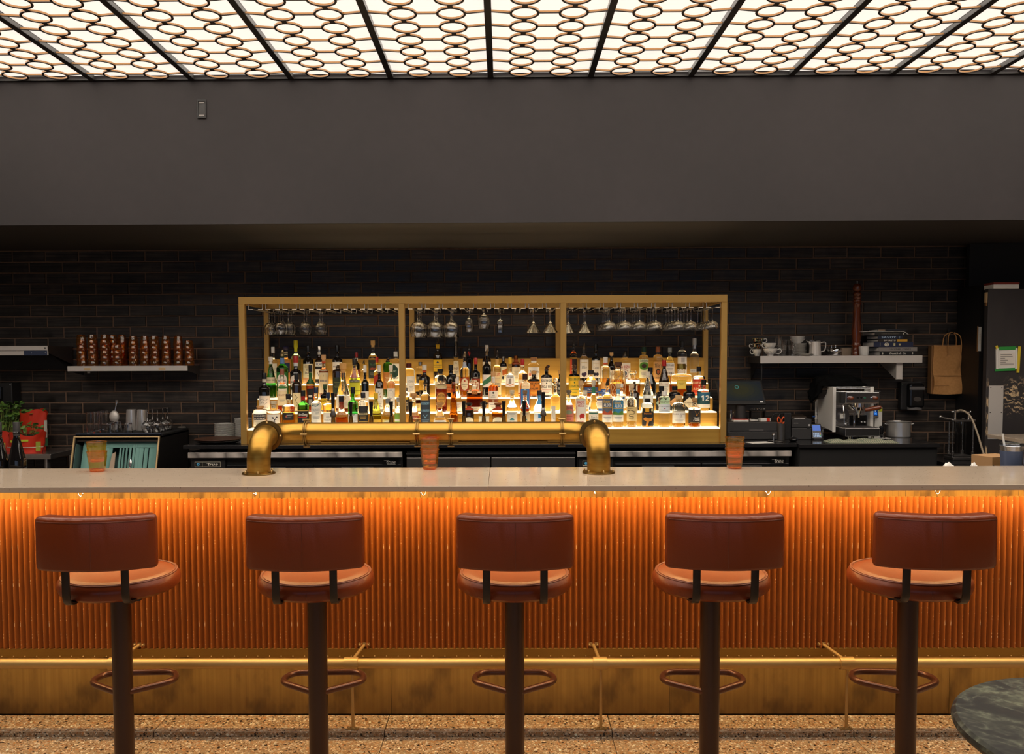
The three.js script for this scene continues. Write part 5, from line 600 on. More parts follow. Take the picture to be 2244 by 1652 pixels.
bottle(1, 1331, 828, 22, 'w', 'c', 0, 0, 'p', '#5a4a3a', alden('#5e6470', '#c0512a', '#888'), 0.10, 0.58, 'clear bottle with grey sky and red hill label and pour spout', { half: 1.35 });
bottle(1, 1354.7, 840, 23, 'w', 'c', 0, 0, 'k', '#d3b48c', alden('#3a86b0', '#5a8a3a', '#888'), 0.12, 0.62, 'clear bottle with blue sky and green hill label and cork', { half: 1.35, bands: [[0.76, 0.86, '#7ab0d4']] });
bottle(1, 1384.5, 840, 22, 'w', 'c', 0, 0, 'k', '#d3b48c', ['#e6c98a', ['t', 'Sonora', 0.4, 0.1, 0.12, '#3a2d1c', 'bs', 0.6], ['k', [[0.2, 0.25], [0.4, 0.22], [0.68, 0.32], [0.66, 0.5], [0.34, 0.52], [0.3, 0.66], [0.6, 0.7], [0.58, 0.86], [0.3, 0.86]], '#6a5230', 0.05], ['o', 0.24, 0.25, 0.09, 0.05, '#6a5230']], 0.14, 0.46, 'clear bottle with winding snake on tan label', { half: 1.35 });
bottle(1, 1419, 873, 28, 'q', 'c', 0, 0, 'c', '#121110', ['#17161a', ['r', 0.3, 0, 0.3, 0.2, '#e3a21c'], ['t', 'RADOUNE', 0.5, 0.3, 0.13, '#e38a2a', 'b'], ['p', [[0.08, 0.62], [0.3, 0.5], [0.6, 0.56], [0.95, 0.52], [0.8, 0.7], [0.6, 0.74], [0.5, 1], [0.34, 1], [0.4, 0.74]], '#d98a2a'], ['o', 0.86, 0.1, 0.1, 0.08, '#efe2a0']], 0.04, 0.66, 'square clear gin bottle with orange mushroom on black label', { half: 1.0 });
bottle(1, 1456, 857, 25, 'q', 'c', 0, 0, 'c', '#ece8e0', ['#e3e8ea', ['t', 'LE BOTANIST', 0.5, 0.3, 0.2, '#555c62', 's'], ['o', 0.5, 0.55, 0.05, 0.06, '#a33'], ['l', 0.72, 2]], 0.42, 0.64, 'clear cylindrical gin bottle with white cap and pale label', { half: 1.3 });
bottle(1, 1487.6, 866, 28, 'j', 'c', '#f0dca0', 0.5, 'k', '#d9b583', ['#f2eada', ['t', 'BARR HILL', 0.5, 0.24, 0.16, '#8a6a4a', 's'], ['o', 0.62, 0.38, 0.04, 0.04, '#555'], ['t', 'GIN', 0.62, 0.48, 0.08, '#8a6a4a', 's', 0.3], ['l', 0.7, 2, '#c4b8a0']], 0.12, 0.5, 'clear gin bottle with broad cream label and cork', { half: 1.35 });
bottle(1, 1522, 871.5, 26, 'a', 'c', '#b5701c', 0.42, 'k', '#b98d5c', ['#221f1e', ['k', [[0.5, 0.1], [0.62, 0.42]], '#c9892a', 0.02], ['k', [[0.85, 0.1], [0.62, 0.42]], '#c9892a', 0.02], ['o', 0.62, 0.42, 0.05, 0.05, '#d98a1c'], ['t', 'TRAIT', 0.62, 0.62, 0.15, '#efe8da', 'b', 0.6], ['t', 'CARRÉ', 0.62, 0.78, 0.14, '#efe8da', 'b', 0.6], ['r', 0.2, 0.93, 0.6, 0.02, '#c9892a']], 0.12, 0.6, 'amber spirit bottle with dark sunburst label at the right front corner', { half: 1.35 });
// ---------------------------------------------------------------- glasses hanging from the rails
const GLS = {
  wine: [[[0.031, 0], [0.031, 0.0015], [0.006, 0.004], [0.0035, 0.012], [0.0035, 0.07], [0.008, 0.078], [0.027, 0.092], [0.0385, 0.112], [0.0405, 0.128], [0.036, 0.15], [0.031, 0.168]], 'wine glass', 'wine_glass'],
  big: [[[0.040, 0], [0.040, 0.0015], [0.007, 0.004], [0.004, 0.012], [0.004, 0.072], [0.010, 0.080], [0.036, 0.096], [0.052, 0.122], [0.0545, 0.145], [0.050, 0.172], [0.043, 0.194]], 'large balloon wine glass', 'wine_glass'],
  tulip: [[[0.029, 0], [0.029, 0.0015], [0.005, 0.004], [0.0035, 0.01], [0.0035, 0.05], [0.008, 0.058], [0.024, 0.078], [0.031, 0.105], [0.030, 0.13], [0.024, 0.155]], 'small tulip glass', 'tulip_glass'],
  snifter: [[[0.034, 0], [0.034, 0.0015], [0.006, 0.004], [0.0045, 0.01], [0.0045, 0.03], [0.012, 0.038], [0.036, 0.056], [0.046, 0.08], [0.044, 0.105], [0.036, 0.135]], 'brandy snifter', 'brandy_snifter'],
  copita: [[[0.027, 0], [0.027, 0.0015], [0.005, 0.004], [0.0035, 0.012], [0.0035, 0.066], [0.012, 0.074], [0.025, 0.09], [0.027, 0.10], [0.021, 0.114], [0.021, 0.162]], 'narrow sherry glass', 'sherry_glass'],
  martini: [[[0.036, 0], [0.036, 0.0015], [0.006, 0.004], [0.0035, 0.012], [0.0035, 0.085], [0.006, 0.092], [0.053, 0.165]], 'martini glass', 'martini_glass'],
  coupe: [[[0.034, 0], [0.034, 0.0015], [0.006, 0.004], [0.004, 0.012], [0.004, 0.086], [0.010, 0.092], [0.034, 0.102], [0.048, 0.118], [0.053, 0.138], [0.0535, 0.148]], 'coupe glass', 'coupe_glass'],
};
function stemware(b, t) {                                      // foot, stem and thin-walled bowl, each a closed piece of glass
  const s = Math.sign(b[b.length - 1][1] - b[0][1]), top = b[5][1], solid = (pts) => lathe(s > 0 ? pts : pts.slice().reverse(), 36, 0.7), out = b.slice(5), inn = out.slice(1).map(([r, y]) => [r - 0.0013, y]).reverse();
  part('foot', solid([[0, b[0][1] - s * 0.0006], b[0], b[1], b[2], [0, b[2][1] + s * 0.0003]]), M.crystal, t); part('stem', solid([[0, b[2][1] + s * 0.0004], [b[2][0] * 0.8, b[2][1] + s * 0.0004], b[3], b[4], [b[5][0] * 0.9, top - s * 0.0003], [0, top - s * 0.0003]]), M.crystal, t);
  part('bowl', solid([[0, top], ...out, ...inn, [0, top + s * 0.004]]), M.crystal, t);
}
const made = {}, RAILY = 1.9325;
function hung(kind, x, z, label, group, dy = 0) {
  const [p, , name] = GLS[kind];
  const lab = label;
  if (made[kind]) return dup(made[kind], [x, RAILY - dy, z], R() * 6, lab, group);
  const t = made[kind] = thing(name, lab, 'glass', [x, RAILY - dy, z], 0, group), body = p.map(([r, y]) => [r, -y]);
  stemware(body, t);
  return t;
}
const pos3 = ['front', 'second', 'third', 'fourth', 'fifth', 'sixth', 'seventh'];
const VX = 1101.6;
function row(kind, pxs, d0, group, desc, step) {                 // one rail of glasses, front one first; the others follow it towards the wall
  const x = at(pxs[0], 690, d0).x; pxs.forEach((p, i) => { const D = step ? d0 + i * step : Math.min(6.34, Math.max(d0 + i * 0.075, d0 * (pxs[0] - VX) / (p - VX))); hung(kind, x, -D, `${desc}${pxs.length > 1 ? ', ' + pos3[i] + ' on its rail' : ''}`, group); });
}
row('wine', [590, 597, 603], 6.19, 'wine glasses on the left rails', 'wine glass hanging on the leftmost loaded rail', 0.07); row('wine', [613.6, 620], 6.04, 'wine glasses on the left rails', 'wine glass hanging slightly higher, between two wine glass rails', 0.08);
row('wine', [631.5, 637], 6.15, 'wine glasses on the left rails', 'wine glass hanging third rail from left', 0.08); row('wine', [666.5, 672.5], 6.12, 'wine glasses on the left rails', 'wine glass hanging second rail from right in the left bay', 0.08); row('wine', [701, 706.5], 6.12, 'wine glasses on the left rails', 'wine glass hanging on the right loaded rail of the left bay', 0.08);
row('big', [915, 919, 923], 5.98, 'balloon glasses in the middle bay', 'large balloon glass hanging leftmost in the middle bay', 0.12); row('big', [952, 955, 958], 5.98, 'balloon glasses in the middle bay', 'large balloon glass hanging second rail in the middle bay', 0.12); row('big', [988, 990, 992], 5.98, 'balloon glasses in the middle bay', 'large balloon glass hanging third rail in the middle bay', 0.12);
row('tulip', [1027.7, 1029], 6.05, 'small glasses in the middle bay', 'small tulip glass hanging in the middle bay', 0.1); row('snifter', [1060.7, 1061], 6.0, 'small glasses in the middle bay', 'brandy snifter hanging in the middle bay', 0.11); row('copita', [1096, 1096.5, 1097], 6.0, 'small glasses in the middle bay', 'narrow sherry glass hanging in the middle bay', 0.09);
row('martini', [1169, 1168], 5.98, 'martini glasses on the rails', 'martini glass hanging left of the right inner post', 0.12); row('martini', [1206, 1205], 5.98, 'martini glasses on the rails', 'martini glass hanging next to the right inner post', 0.12); row('martini', [1245.5, 1244], 6.12, 'martini glasses on the rails', 'martini glass hanging first in the right bay', 0.11); row('martini', [1281.8, 1280], 6.12, 'martini glasses on the rails', 'martini glass hanging second in the right bay', 0.11);
row('coupe', [1335, 1329, 1326, 1320, 1316], 5.92, 'coupe glasses in the right bay', 'coupe glass hanging on first coupe rail', 0.098); row('coupe', [1370, 1364, 1360, 1351], 5.92, 'coupe glasses in the right bay', 'coupe glass hanging on second coupe rail', 0.11); row('coupe', [1402, 1398, 1394, 1390], 5.95, 'coupe glasses in the right bay', 'coupe glass hanging on third coupe rail', 0.11); row('coupe', [1437.6, 1432, 1427, 1423], 5.94, 'coupe glasses in the right bay', 'coupe glass hanging on fourth coupe rail', 0.11);
row('coupe', [1486, 1480, 1474, 1467, 1460], 5.90, 'coupe glasses in the right bay', 'coupe glass hanging on fifth coupe rail', 0.108); row('coupe', [1514, 1506, 1501, 1495], 5.96, 'coupe glasses in the right bay', 'coupe glass hanging on sixth coupe rail', 0.11); row('coupe', [1561, 1552, 1545, 1538, 1531], 5.89, 'coupe glasses in the right bay', 'coupe glass hanging on rightmost rail', 0.108);

// ---------------------------------------------------------------- amber tumblers on the bar and on the left wall shelf
function facets(pts, n) {                                       // a lathed glass wall pressed into n flats
  const g = lathe(pts, n * 4), p = g.attributes.position;
  for (let i = 0; i < p.count; i++) { const x = p.getX(i), z = p.getZ(i), y = p.getY(i), r = Math.hypot(x, z); if (r < 0.01 || y > 0.079) continue; const a = Math.atan2(z, x), s = Math.PI * 2 / n, d = ((a % s) + s) % s - s / 2, k = Math.min(1, (0.079 - y) / 0.02), f = Math.cos(s / 2) / Math.cos(d) * 1.03; p.setX(i, x * (1 + (f - 1) * k)); p.setZ(i, z * (1 + (f - 1) * k)); }
  return toCreasedNormals(clean(g), 0.25);
}
{
  const wall = facets([[0.0318, 0.002], [0.034, 0.010], [0.0385, 0.045], [0.0415, 0.066], [0.0428, 0.071], [0.0425, 0.079], [0.0445, 0.0935]], 9), base = lathe([[0, 0.0125], [0.029, 0.0125], [0.0325, 0.008], [0.0315, 0.0015], [0.029, 0], [0, 0]].reverse(), 28, 0.6), rim = new THREE.TorusGeometry(0.0444, 0.0011, 6, 40).rotateX(Math.PI / 2).translate(0, 0.0935, 0);
  const proto = thing('amber_tumbler', 'x', 'tumbler', [0, 0, 0], 0, 'amber tumblers stacked on the bar');
  part('wall', wall, M.amber, proto); part('base', base, M.amberdeep, proto); part('rim', rim, M.amberdeep, proto);
  let first = true; const put = (x, y, z, turn, label, group, flip, s = 1) => { const g = first ? proto : dup(proto, [x, y, z], turn, label, group); first = false; g.position.set(x, y, z); g.rotation.set(flip ? Math.PI : 0, turn, 0); g.scale.setScalar(s); tag(g, label, null, group); if (flip) g.children.forEach((c) => { c.material = M.amberdark; }); };
  const lv2 = ['lower', 'upper'], lv3 = ['bottom', 'middle', 'top'];
  [[-1.8965, -3.9075, 2, 'near the left wine bottles'], [-0.345, -3.958, 3, 'in front of the brass pipe'], [1.0861, -3.95, 3, 'right of the brass pipe']].forEach(([x, z, n, w]) => { for (let i = 0; i < n; i++) put(x + (R() - 0.5) * 0.002, TOP + 0.0005 + i * (n === 2 ? 0.046 : 0.0265), z, R() * 3, `${(n === 2 ? lv2 : lv3)[i]} amber glass tumbler of the bar-top stack ${w}`, 'amber tumblers stacked on the bar'); });
  // stacked upside down on the shelf
  const SH = 1.542, px = [[179.7, 5, 0], [204, 5, 0], [231, 5, 0], [247.7, 5, 1], [258, 3, 0], [268.5, 5, 1], [293, 5, 0], [318, 5, 0], [340, 5, 0], [364.7, 5, 0], [391, 5, 0], [415, 4, 0]], rank = ['bottom', 'second', 'third', 'fourth', 'top'];
  px.forEach(([p, n, back], k) => { const D = back ? 6.39 : 6.285, x = at(p, 790, D).x, s = k > 5 ? 0.80 : 0.84; for (let i = 0; i < n; i++) put(x + (R() - 0.5) * 0.003, SH + (0.0935 + i * 0.0385 / 0.84) * s, -D, R() * 3, `${i === n - 1 ? 'top' : rank[i]} amber tumbler in the ${ordinal[k]} upturned stack on the wall shelf`, 'amber tumblers on the wall shelf', true, s); });
}
// ---------------------------------------------------------------- left end: shelves, table, herbs, glass washer
function wallShelf(name, label, x0, x1, z, y, lip, extra) {
  const t = thing(name, label, 'shelf', [0, y, 0]); part('shelf_board', [rb(x1 - x0, 0.004, z - WALL_Z - 0.002, 0.001, (x0 + x1) / 2, -0.002, (z + WALL_Z) / 2)], M.steeldark, t); part('front_lip', uvm(rb(x1 - x0, lip, 0.004, 0.0012, (x0 + x1) / 2, -lip / 2, z + 0.002), 0.6), M.steelsatin, t); extra(t); return t;
}
const gusset = (x, z0, z1, h0, h1, th = 0.003) => ext([[-z0, 0], [-z1, 0], [-z1, -h1], [-z0, -h0]], th).rotateY(Math.PI / 2).translate(x, 0, 0);
wallShelf('wall_shelf', 'narrow steel wall shelf carrying rows of stacked amber tumblers', -3.2133, -2.3237, -6.21, 1.5405, 0.038, (t) => {
  part('back_guard', box(0.89, 0.012, 0.003, -2.768, 0.006, WALL_Z + 0.012), M.steeldark, t);
  for (const x of [-3.2123, -2.3257]) part('side_bracket', gusset(x, -6.212, -6.452, 0.038, 0.075), M.steeldark, t);
  for (const p of [190.5, 354.5]) part('price_tag', box(0.05, 0.017, 0.002, at(p, 812, 6.2).x, -0.022, -6.205), M.cork, t); part('clip', [box(0.022, 0.014, 0.02, at(193, 819, 6.2).x, -0.046, -6.22)], M.chrome, t);
});
{
  const x1 = at(105, 768, 6.1).x, y = at(50, 758, 6.1).y;
  wallShelf('steel_shelf', 'stainless shelf cut off by the left edge of the photo', -4.6, x1, -6.1, y, 0.033, (t) => {
    part('lower_lip', uvm(box(1.5, 0.034, 0.003, x1 - 0.75, -0.05, -6.105), 0.6), M.steelsatin, t); part('blue_plate', rb(at(103, 772, 6.1).x - at(53, 772, 6.1).x, 0.034, 0.005, 0.001, (at(103, 772, 6.1).x + at(53, 772, 6.1).x) / 2, -0.052, -6.1), paint('#46506a', 0.4, 0.5), t);
    for (const o of [0.012, -0.11]) part('screw', sph(0.004, at(70, 772, 6.1).x + (o > 0 ? 0 : 0.1), -0.052, -6.096, 8), M.chrome, t); part('hole', cyl(0.006, 0.006, 0.003, 12).rotateX(Math.PI / 2).translate(x1 - 0.018, -0.016, -6.0955), M.black, t);
    part('side_bracket', gusset(x1 - 0.004, -6.106, -6.455, 0.05, 0.14), M.steeldark, t); part('wall_bracket', [gusset(x1 - 0.02, -6.2, -6.455, 0.07, 0.19), box(1.4, 0.10, 0.02, x1 - 0.72, -0.12, -6.44)], M.black, t);
  });
}
{ const b = at(34, 885, 6.38), a = at(34, 838, 6.38), t = thing('wall_monitor', 'black boxy device on the brick wall above the herbs', 'monitor', [b.x, b.y, -6.38]); part('case', rb(0.5, a.y - b.y, 0.12, 0.008, -0.25, (a.y - b.y) / 2, -0.02), M.black, t); part('hood', rb(0.38, 0.10, 0.03, 0.008, -0.26, 0.085, 0.05), M.blackgloss, t); part('indicator', sph(0.004, -0.012, a.y - b.y - 0.016, 0.042, 8), M.white, t); }
{
  const t = thing('prep_table', 'stainless steel prep table holding the red herb bags', 'table', [-4.1, 0, -6.235]), w = 1.69;
  part('table_top', uvm(rb(w, 0.039, 0.43, 0.004, 0, 0.8905, 0), 0.7), M.steel, t); for (const [x, z] of [[w / 2 - 0.05, 0.17], [w / 2 - 0.05, -0.17], [-w / 2 + 0.05, 0.17], [-w / 2 + 0.05, -0.17]]) part('leg', cyl(0.02, 0.02, 0.87, 18, x, 0.435, z), M.steel, t); part('under_shelf', rb(w - 0.06, 0.02, 0.36, 0.003, 0, 0.25, 0), M.steeldark, t);
}
{ // herbs in red bags
  const leafG = (s) => { const g = new THREE.SphereGeometry(s, 7, 5); g.scale(0.62, 0.12, 1); return g.translate(0, 0, s * 0.8); };
  const bag = (p, d, w, h, dep, label, n, spread, tall, specs) => {
    const b = at(p, 930, d), t = thing('herb_bag', label, 'bag', [b.x, 0.9105, -d]), q = rng(p | 0);
    const g = new THREE.CylinderGeometry(w / 2, w / 2 * 0.86, h, 28, 8, true), P = g.attributes.position;
    for (let i = 0; i < P.count; i++) { const y = P.getY(i) + h / 2, a = Math.atan2(P.getZ(i), P.getX(i)), k = 1 + 0.05 * Math.sin(a * 5 + y * 30) + 0.03 * Math.sin(a * 9 - y * 50); P.setXYZ(i, P.getX(i) * k, y + (y > h * 0.9 ? 0.016 * Math.sin(a * 3 + p) : 0), P.getZ(i) * k * dep); }
    g.computeVertexNormals(); const m = M.red.clone(); m.side = THREE.DoubleSide; part('wrapper', g, m, t); part('soil', cyl(w * 0.46, w * 0.46, 0.01, 20, 0, h * 0.86, 0).scale(1, 1, dep), M.blackmatte, t);
    const decal = (c, u, v, ww, hh) => { const k = new THREE.CylinderGeometry(w / 2 * 1.075, w / 2 * 1.055, hh, 10, 1, true, u - ww / 2, ww); return part('print', k.scale(1, 1, dep).translate(0, v, 0), c, t); };
    for (const [c, u, v, ww, hh] of specs) decal(paint(c, 0.5), u, v, ww, hh);
    const L = [[], []], st = [];
    for (let i = 0; i < n; i++) { const a = q() * 6.28, rr = Math.sqrt(q()) * w * 0.5 * spread, hh = h * 0.82 + (0.25 + q() * 0.75) * tall, x = Math.cos(a) * rr, z = Math.sin(a) * rr * dep; if (i % 3 === 0) st.push(tube([[x * 0.5, h * 0.8, z * 0.5], [x * 0.8, (h * 0.8 + hh) / 2, z * 0.8], [x, hh, z]], 0.0014, 6, 4)); L[i % 2].push(tr(leafG(0.014 + q() * 0.012), x, hh, z, (q() - 0.3) * 1.6, q() * 6.28, (q() - 0.5) * 1.2)); }
    tag(part('foliage', L[0], M.leaf, t), null, null, null, 'stuff'); tag(part('foliage', L[1], M.leafdark, t), null, null, null, 'stuff'); part('stems', st, M.stem, t);
  };
  bag(74, 6.30, 0.20, 0.295, 0.6, 'tall red bag of herbs with silver side panel at the back', 40, 0.9, 0.05, [['#c9c4b8', 1.25, 0.16, 0.35, 0.13], ['#3d6b4a', 1.3, 0.06, 0.4, 0.06]]);
  bag(10, 6.26, 0.22, 0.14, 0.7, 'red bag overflowing with bushy dark green basil leaves', 190, 1.15, 0.25, [['#c9c24a', 0.2, 0.04, 0.4, 0.05]]);
  bag(58, 6.13, 0.26, 0.142, 0.66, 'low wide red bag of young sprouts with white printed band', 46, 0.8, 0.11, [['#d9d2c0', 0.0, 0.045, 2.6, 0.006], ['#c8cf3a', 0.15, 0.095, 0.55, 0.014], ['#c8cf3a', -0.35, 0.088, 0.55, 0.016], ['#9aa03a', 0.95, 0.05, 0.3, 0.07], ['#c24a3a', -0.2, 0.022, 0.7, 0.03]]);
}
[[-1.5, 'black wine bottle at the left edge, partly out of frame'], [37.5, 'black wine bottle standing behind the bar at far left']].forEach(([p, label]) => {
  const b = at(p, 1000, 4.25), t = thing('wine_bottle', label, 'bottle', [b.x, 0.9365, -4.25], 0), top = at(p, 925, 4.25).y - 0.9365, pr = profile(top, 0.0425, 'b');
  part('glass_body', lathe(pr, 32, 0.9), M.bottleblack, t); part('capsule', lathe([[0, 0], [0.0155, 0], [0.0155, 0.066], [0.0145, 0.068], [0, 0.068]], 20, 0.5).translate(0, top - 0.068, 0), M.charcoal, t);
});
{ // glass washer with strip curtain
  const x0 = -3.0185, x1 = -2.4116, zt = -5.9, yT = 1.047, xm = (x0 + x1) / 2, w = x1 - x0, slope = 0.30, t = thing('glass_washer', 'black glass washer with gold-edged opening and teal strip curtain', 'dishwasher', [xm, 0, 0]);
  const side = (x) => ext([[-zt, yT], [6.44, yT], [6.44, 0.1], [-zt - 0.95 * slope, 0.1]], 0.012).rotateY(Math.PI / 2).translate(x, 0, 0);
  part('cabinet', [side(-w / 2), side(w / 2 - 0.012), box(w, 0.012, 6.44 + zt, 0, yT - 0.006, (zt - 6.44) / 2), box(w, 0.93, 0.012, 0, 0.57, -6.43), box(w, 0.1, 0.4, 0, 0.1, -6.1)], M.black, t);
  const frame = [[-w / 2, 0.1], [w / 2, 0.1], [w / 2, 0.95], [-w / 2, 0.95]], f = shape(frame), h = new THREE.Path(); h.moveTo(-w / 2 + 0.009, 0.11); h.lineTo(-w / 2 + 0.009, 0.941); h.lineTo(w / 2 - 0.009, 0.941); h.lineTo(w / 2 - 0.009, 0.11); h.closePath(); f.holes.push(h);
  const tilt = (g) => tr(g, 0, yT - 0.95, zt, 0).applyMatrix4(new THREE.Matrix4().makeTranslation(0, -yT, -zt)).applyMatrix4(new THREE.Matrix4().makeRotationX(-Math.atan(slope))).applyMatrix4(new THREE.Matrix4().makeTranslation(0, yT, zt));
  part('opening_trim', tilt(ext(f, 0.012, 0.001)), M.trimgold, t); part('rail', tilt(box(w - 0.02, 0.014, 0.014, 0, 0.925, -0.03)), M.blackmetal, t);
  part('liner', tilt(box(w - 0.03, 0.8, 0.005, 0, 0.5, -0.16)), M.tealdark, t); for (const e of [-1, 1]) part('liner', tilt(box(0.004, 0.8, 0.15, e * (w / 2 - 0.016), 0.5, -0.08)), M.tealdark, t);
  const P = (v) => (v - 163) / 188 * w - w / 2; // pixel along the opening's top edge to metres
  part('curtain_header', tilt(box(P(346) - P(178), 0.05, 0.004, (P(346) + P(178)) / 2, 0.905, -0.055)), M.teal, t);
  [[176, 194], [194.5, 222], [223, 242], [257, 261], [263.5, 267.5], [271, 275.5], [279, 284], [287, 291.5], [293, 301], [302, 310], [312, 321], [323, 343]].forEach(([a, b], i) => { const g = new THREE.PlaneGeometry(P(b) - P(a), 0.62, 4, 10), q = g.attributes.position; for (let k = 0; k < q.count; k++) q.setZ(k, 0.006 * Math.sin(q.getY(k) * 9 + i * 2) * (0.31 - q.getY(k)) * 3 + 0.004 * Math.cos(q.getX(k) * 90 + i)); g.computeVertexNormals(); const back = g.clone(); back.translate(0, 0, -0.003); part('strip', tilt(G([g, back]).translate((P(a) + P(b)) / 2, 0.59, -0.055)), M.teal.side === THREE.DoubleSide ? M.teal : (M.teal.side = THREE.DoubleSide, M.teal), t); });
  part('top_mat', uvm(rb(w + 0.012, 0.016, 0.50, 0.004, 0, yT + 0.008, -6.175), 0.3), M.blackmatte, t); part('mat_edge', [tube([[-w / 2, yT + 0.014, zt - 0.02], [0, yT + 0.015, zt - 0.022], [w / 2, yT + 0.014, zt - 0.02]], 0.0055, 20, 6)], paint('#2d3446', 0.7), t); part('crumpled_rag', tr(sph(0.03, 0, 0, 0, 10).scale(1.2, 0.35, 0.7), w / 2 - 0.03, yT + 0.022, -6.38), paint('#5a544e', 0.9), t);
  const cb = thing('cutting_board', 'beige wedge-tipped board standing in the teal strip curtain', 'cutting board', [0, 0, 0]); part('board', tilt(ext([[P(244) - 0.036, 0.42], [P(244) + 0.03, 0.42], [P(244) + 0.03, 0.845], [P(244) + 0.006, 0.83]], 0.01, 0.002).translate(0, 0, -0.035)).translate(xm, 0, 0), paint('#b09a84', 0.7), cb);
  const sp = thing('serving_spoon', 'steel serving spoon poking up between teal strips', 'spoon', [0, 0, 0]); part('spoon', [tilt(tr(sph(0.02, 0, 0, 0, 14).scale(0.62, 1.5, 0.3), P(287) , 0.765, -0.03)), tilt(cyl(0.004, 0.004, 0.33, 10, P(287), 0.59, -0.032))].map((g) => g.translate(xm, 0, 0)), M.steel, sp);
}
{ // on the washer top
  const Y = 1.0635, X = (p, d) => at(p, 930, d).x;
  const cup = (name, label, cat, p, d, pts, mat, group) => { const t = thing(name, label, cat, [X(p, d), Y, -d], 0, group); part('body', lathe(pts, 30, 0.5), mat, t); return t; };
  const hi = [[0, 0.006], [0.027, 0.006], [0.0305, 0.15], [0.0305, 0.15], [0.0295, 0.15], [0.0262, 0.002], [0, 0.0015]].reverse();
  [[199, 5.97, 'front'], [213, 6.06, 'middle'], [226, 6.16, 'rear']].forEach(([p, d, w]) => { const t = thing('highball_glass', `tall clear highball glass, ${w} one of three on the washer`, 'glass', [X(p, d), Y, -d], 0, 'tall glasses on the washer'); part('wall', lathe([[0.0275, 0.0104], [0.0312, 0.150], [0.0290, 0.150], [0.0252, 0.0104], [0.0275, 0.0104]], 36, 0.6), M.crystal, t); part('base', lathe([[0, 0], [0.0265, 0], [0.0275, 0.010], [0, 0.010]], 28, 0.6), M.crystal, t); });
  [[242, 6.02, 'left'], [257, 6.14, 'middle'], [281, 6.04, 'right']].forEach(([p, d, w]) => { const t = thing('shot_glass', `small clear tumbler on the washer mat, ${w} of three`, 'glass', [X(p, d), Y, -d], 0, 'small tumblers on the washer'); part('wall', lathe([[0.032, 0], [0.026, 0.058], [0.0232, 0.058], [0.0295, 0], [0.032, 0]], 28, 0.6), M.crystal, t); part('base', lathe([[0, 0.0584], [0.0258, 0.0584], [0.025, 0.07], [0, 0.07]], 28, 0.6), M.crystal, t); });
  { const t = thing('ice_scoop', 'dull metal ladle leaning bowl-down behind the tall glasses', 'ladle', [X(251, 6.3), Y, -6.3]); part('bowl', tr(sph(0.041, 0, 0, 0, 24).scale(0.9, 1.15, 0.55), 0, 0.095, 0), M.steelsatin, t); part('handle', [tube([[0.003, 0.13, 0], [0.008, 0.155, -0.003], [0.017, 0.205, -0.01]], 0.006, 14, 8), box(0.02, 0.026, 0.006, 0.018, 0.208, -0.01)], M.steel, t); part('stand', cyl(0.02, 0.03, 0.06, 16, 0, 0.03, 0), M.steeldark, t); }
  [[288.5, 6.26, 'left'], [312, 6.24, 'right']].forEach(([p, d, w]) => cup('shaker_tin', `tall steel shaker tin upside down, ${w} of the pair`, 'shaker', p, d, [[0, 0], [0.043, 0], [0.0435, 0.004], [0.034, 0.150], [0.032, 0.153], [0, 0.153]], M.potsteel, 'shaker tins on the washer'));
  [[323, 6.0], [345, 6.05], [334, 6.15], [357, 6.16], [367, 6.26]].forEach(([p, d], i) => { const t = thing('wine_glass', `upturned wine glass on the washer mat, ${['front left', 'front right', 'left of the back row', 'middle of the back row', 'right of the back row'][i]}`, 'glass', [X(p, d), Y, -d], 0, 'upturned wine glasses on the washer'), b = GLS.wine[0].map(([r, y]) => [r, 0.168 - y]); stemware(b, t); });
}
const count = [...ordinal, 'fifteenth', 'sixteenth', 'seventeenth', 'eighteenth', 'nineteenth', 'twentieth'];
{ // plates on the back counter
  const plate = lathe([[0, 0.003], [0.045, 0.003], [0.052, 0.006], [0.071, 0.0095], [0.0735, 0.0085], [0.0725, 0.006], [0.05, 0.001], [0, 0]].reverse(), 40, 0.7);
  const p0 = part('side_plate', plate, M.china); tag(p0, 'x', 'plate', 'white plates stacked on the back counter'); let n = 0;
  [[492, 6.26, 15, 'left plate stack'], [536, 6.30, 20, 'taller plate stack behind the brass post']].forEach(([p, d, k, w]) => { const x = at(p, 930, d).x; for (let i = 0; i < k; i++) { const o = n++ ? dup(p0, [x + (R() - 0.5) * 0.002, CT + i * 0.0072, -d], 0) : p0; o.position.set(x + (R() - 0.5) * 0.002, CT + i * 0.0072, -d); tag(o, i === k - 1 ? `topmost white side plate of the ${w}` : `white side plate, ${count[i]} from the bottom of the ${w}`, null, 'white plates in the ' + w); } });
  const x = at(478, 965, 5.91).x; for (const [m, y, s, l] of [['black', 0, 0.94, 'black round tray under the brown platter'], ['brown', 0.014, 1, 'brown round platter lying on a black tray']]) { const o = part('serving_platter', lathe([[0, 0.003], [0.10, 0.003], [0.152, 0.014], [0.163, 0.016], [0.165, 0.014], [0.155, 0.008], [0.105, 0], [0, 0]].reverse(), 56, 0.6), m === 'black' ? M.blackgloss : paint('#4a2f20', 0.4), null, [x, CT + y, -5.92]); o.scale.set(s, 1, s); tag(o, l, 'platter'); }
}
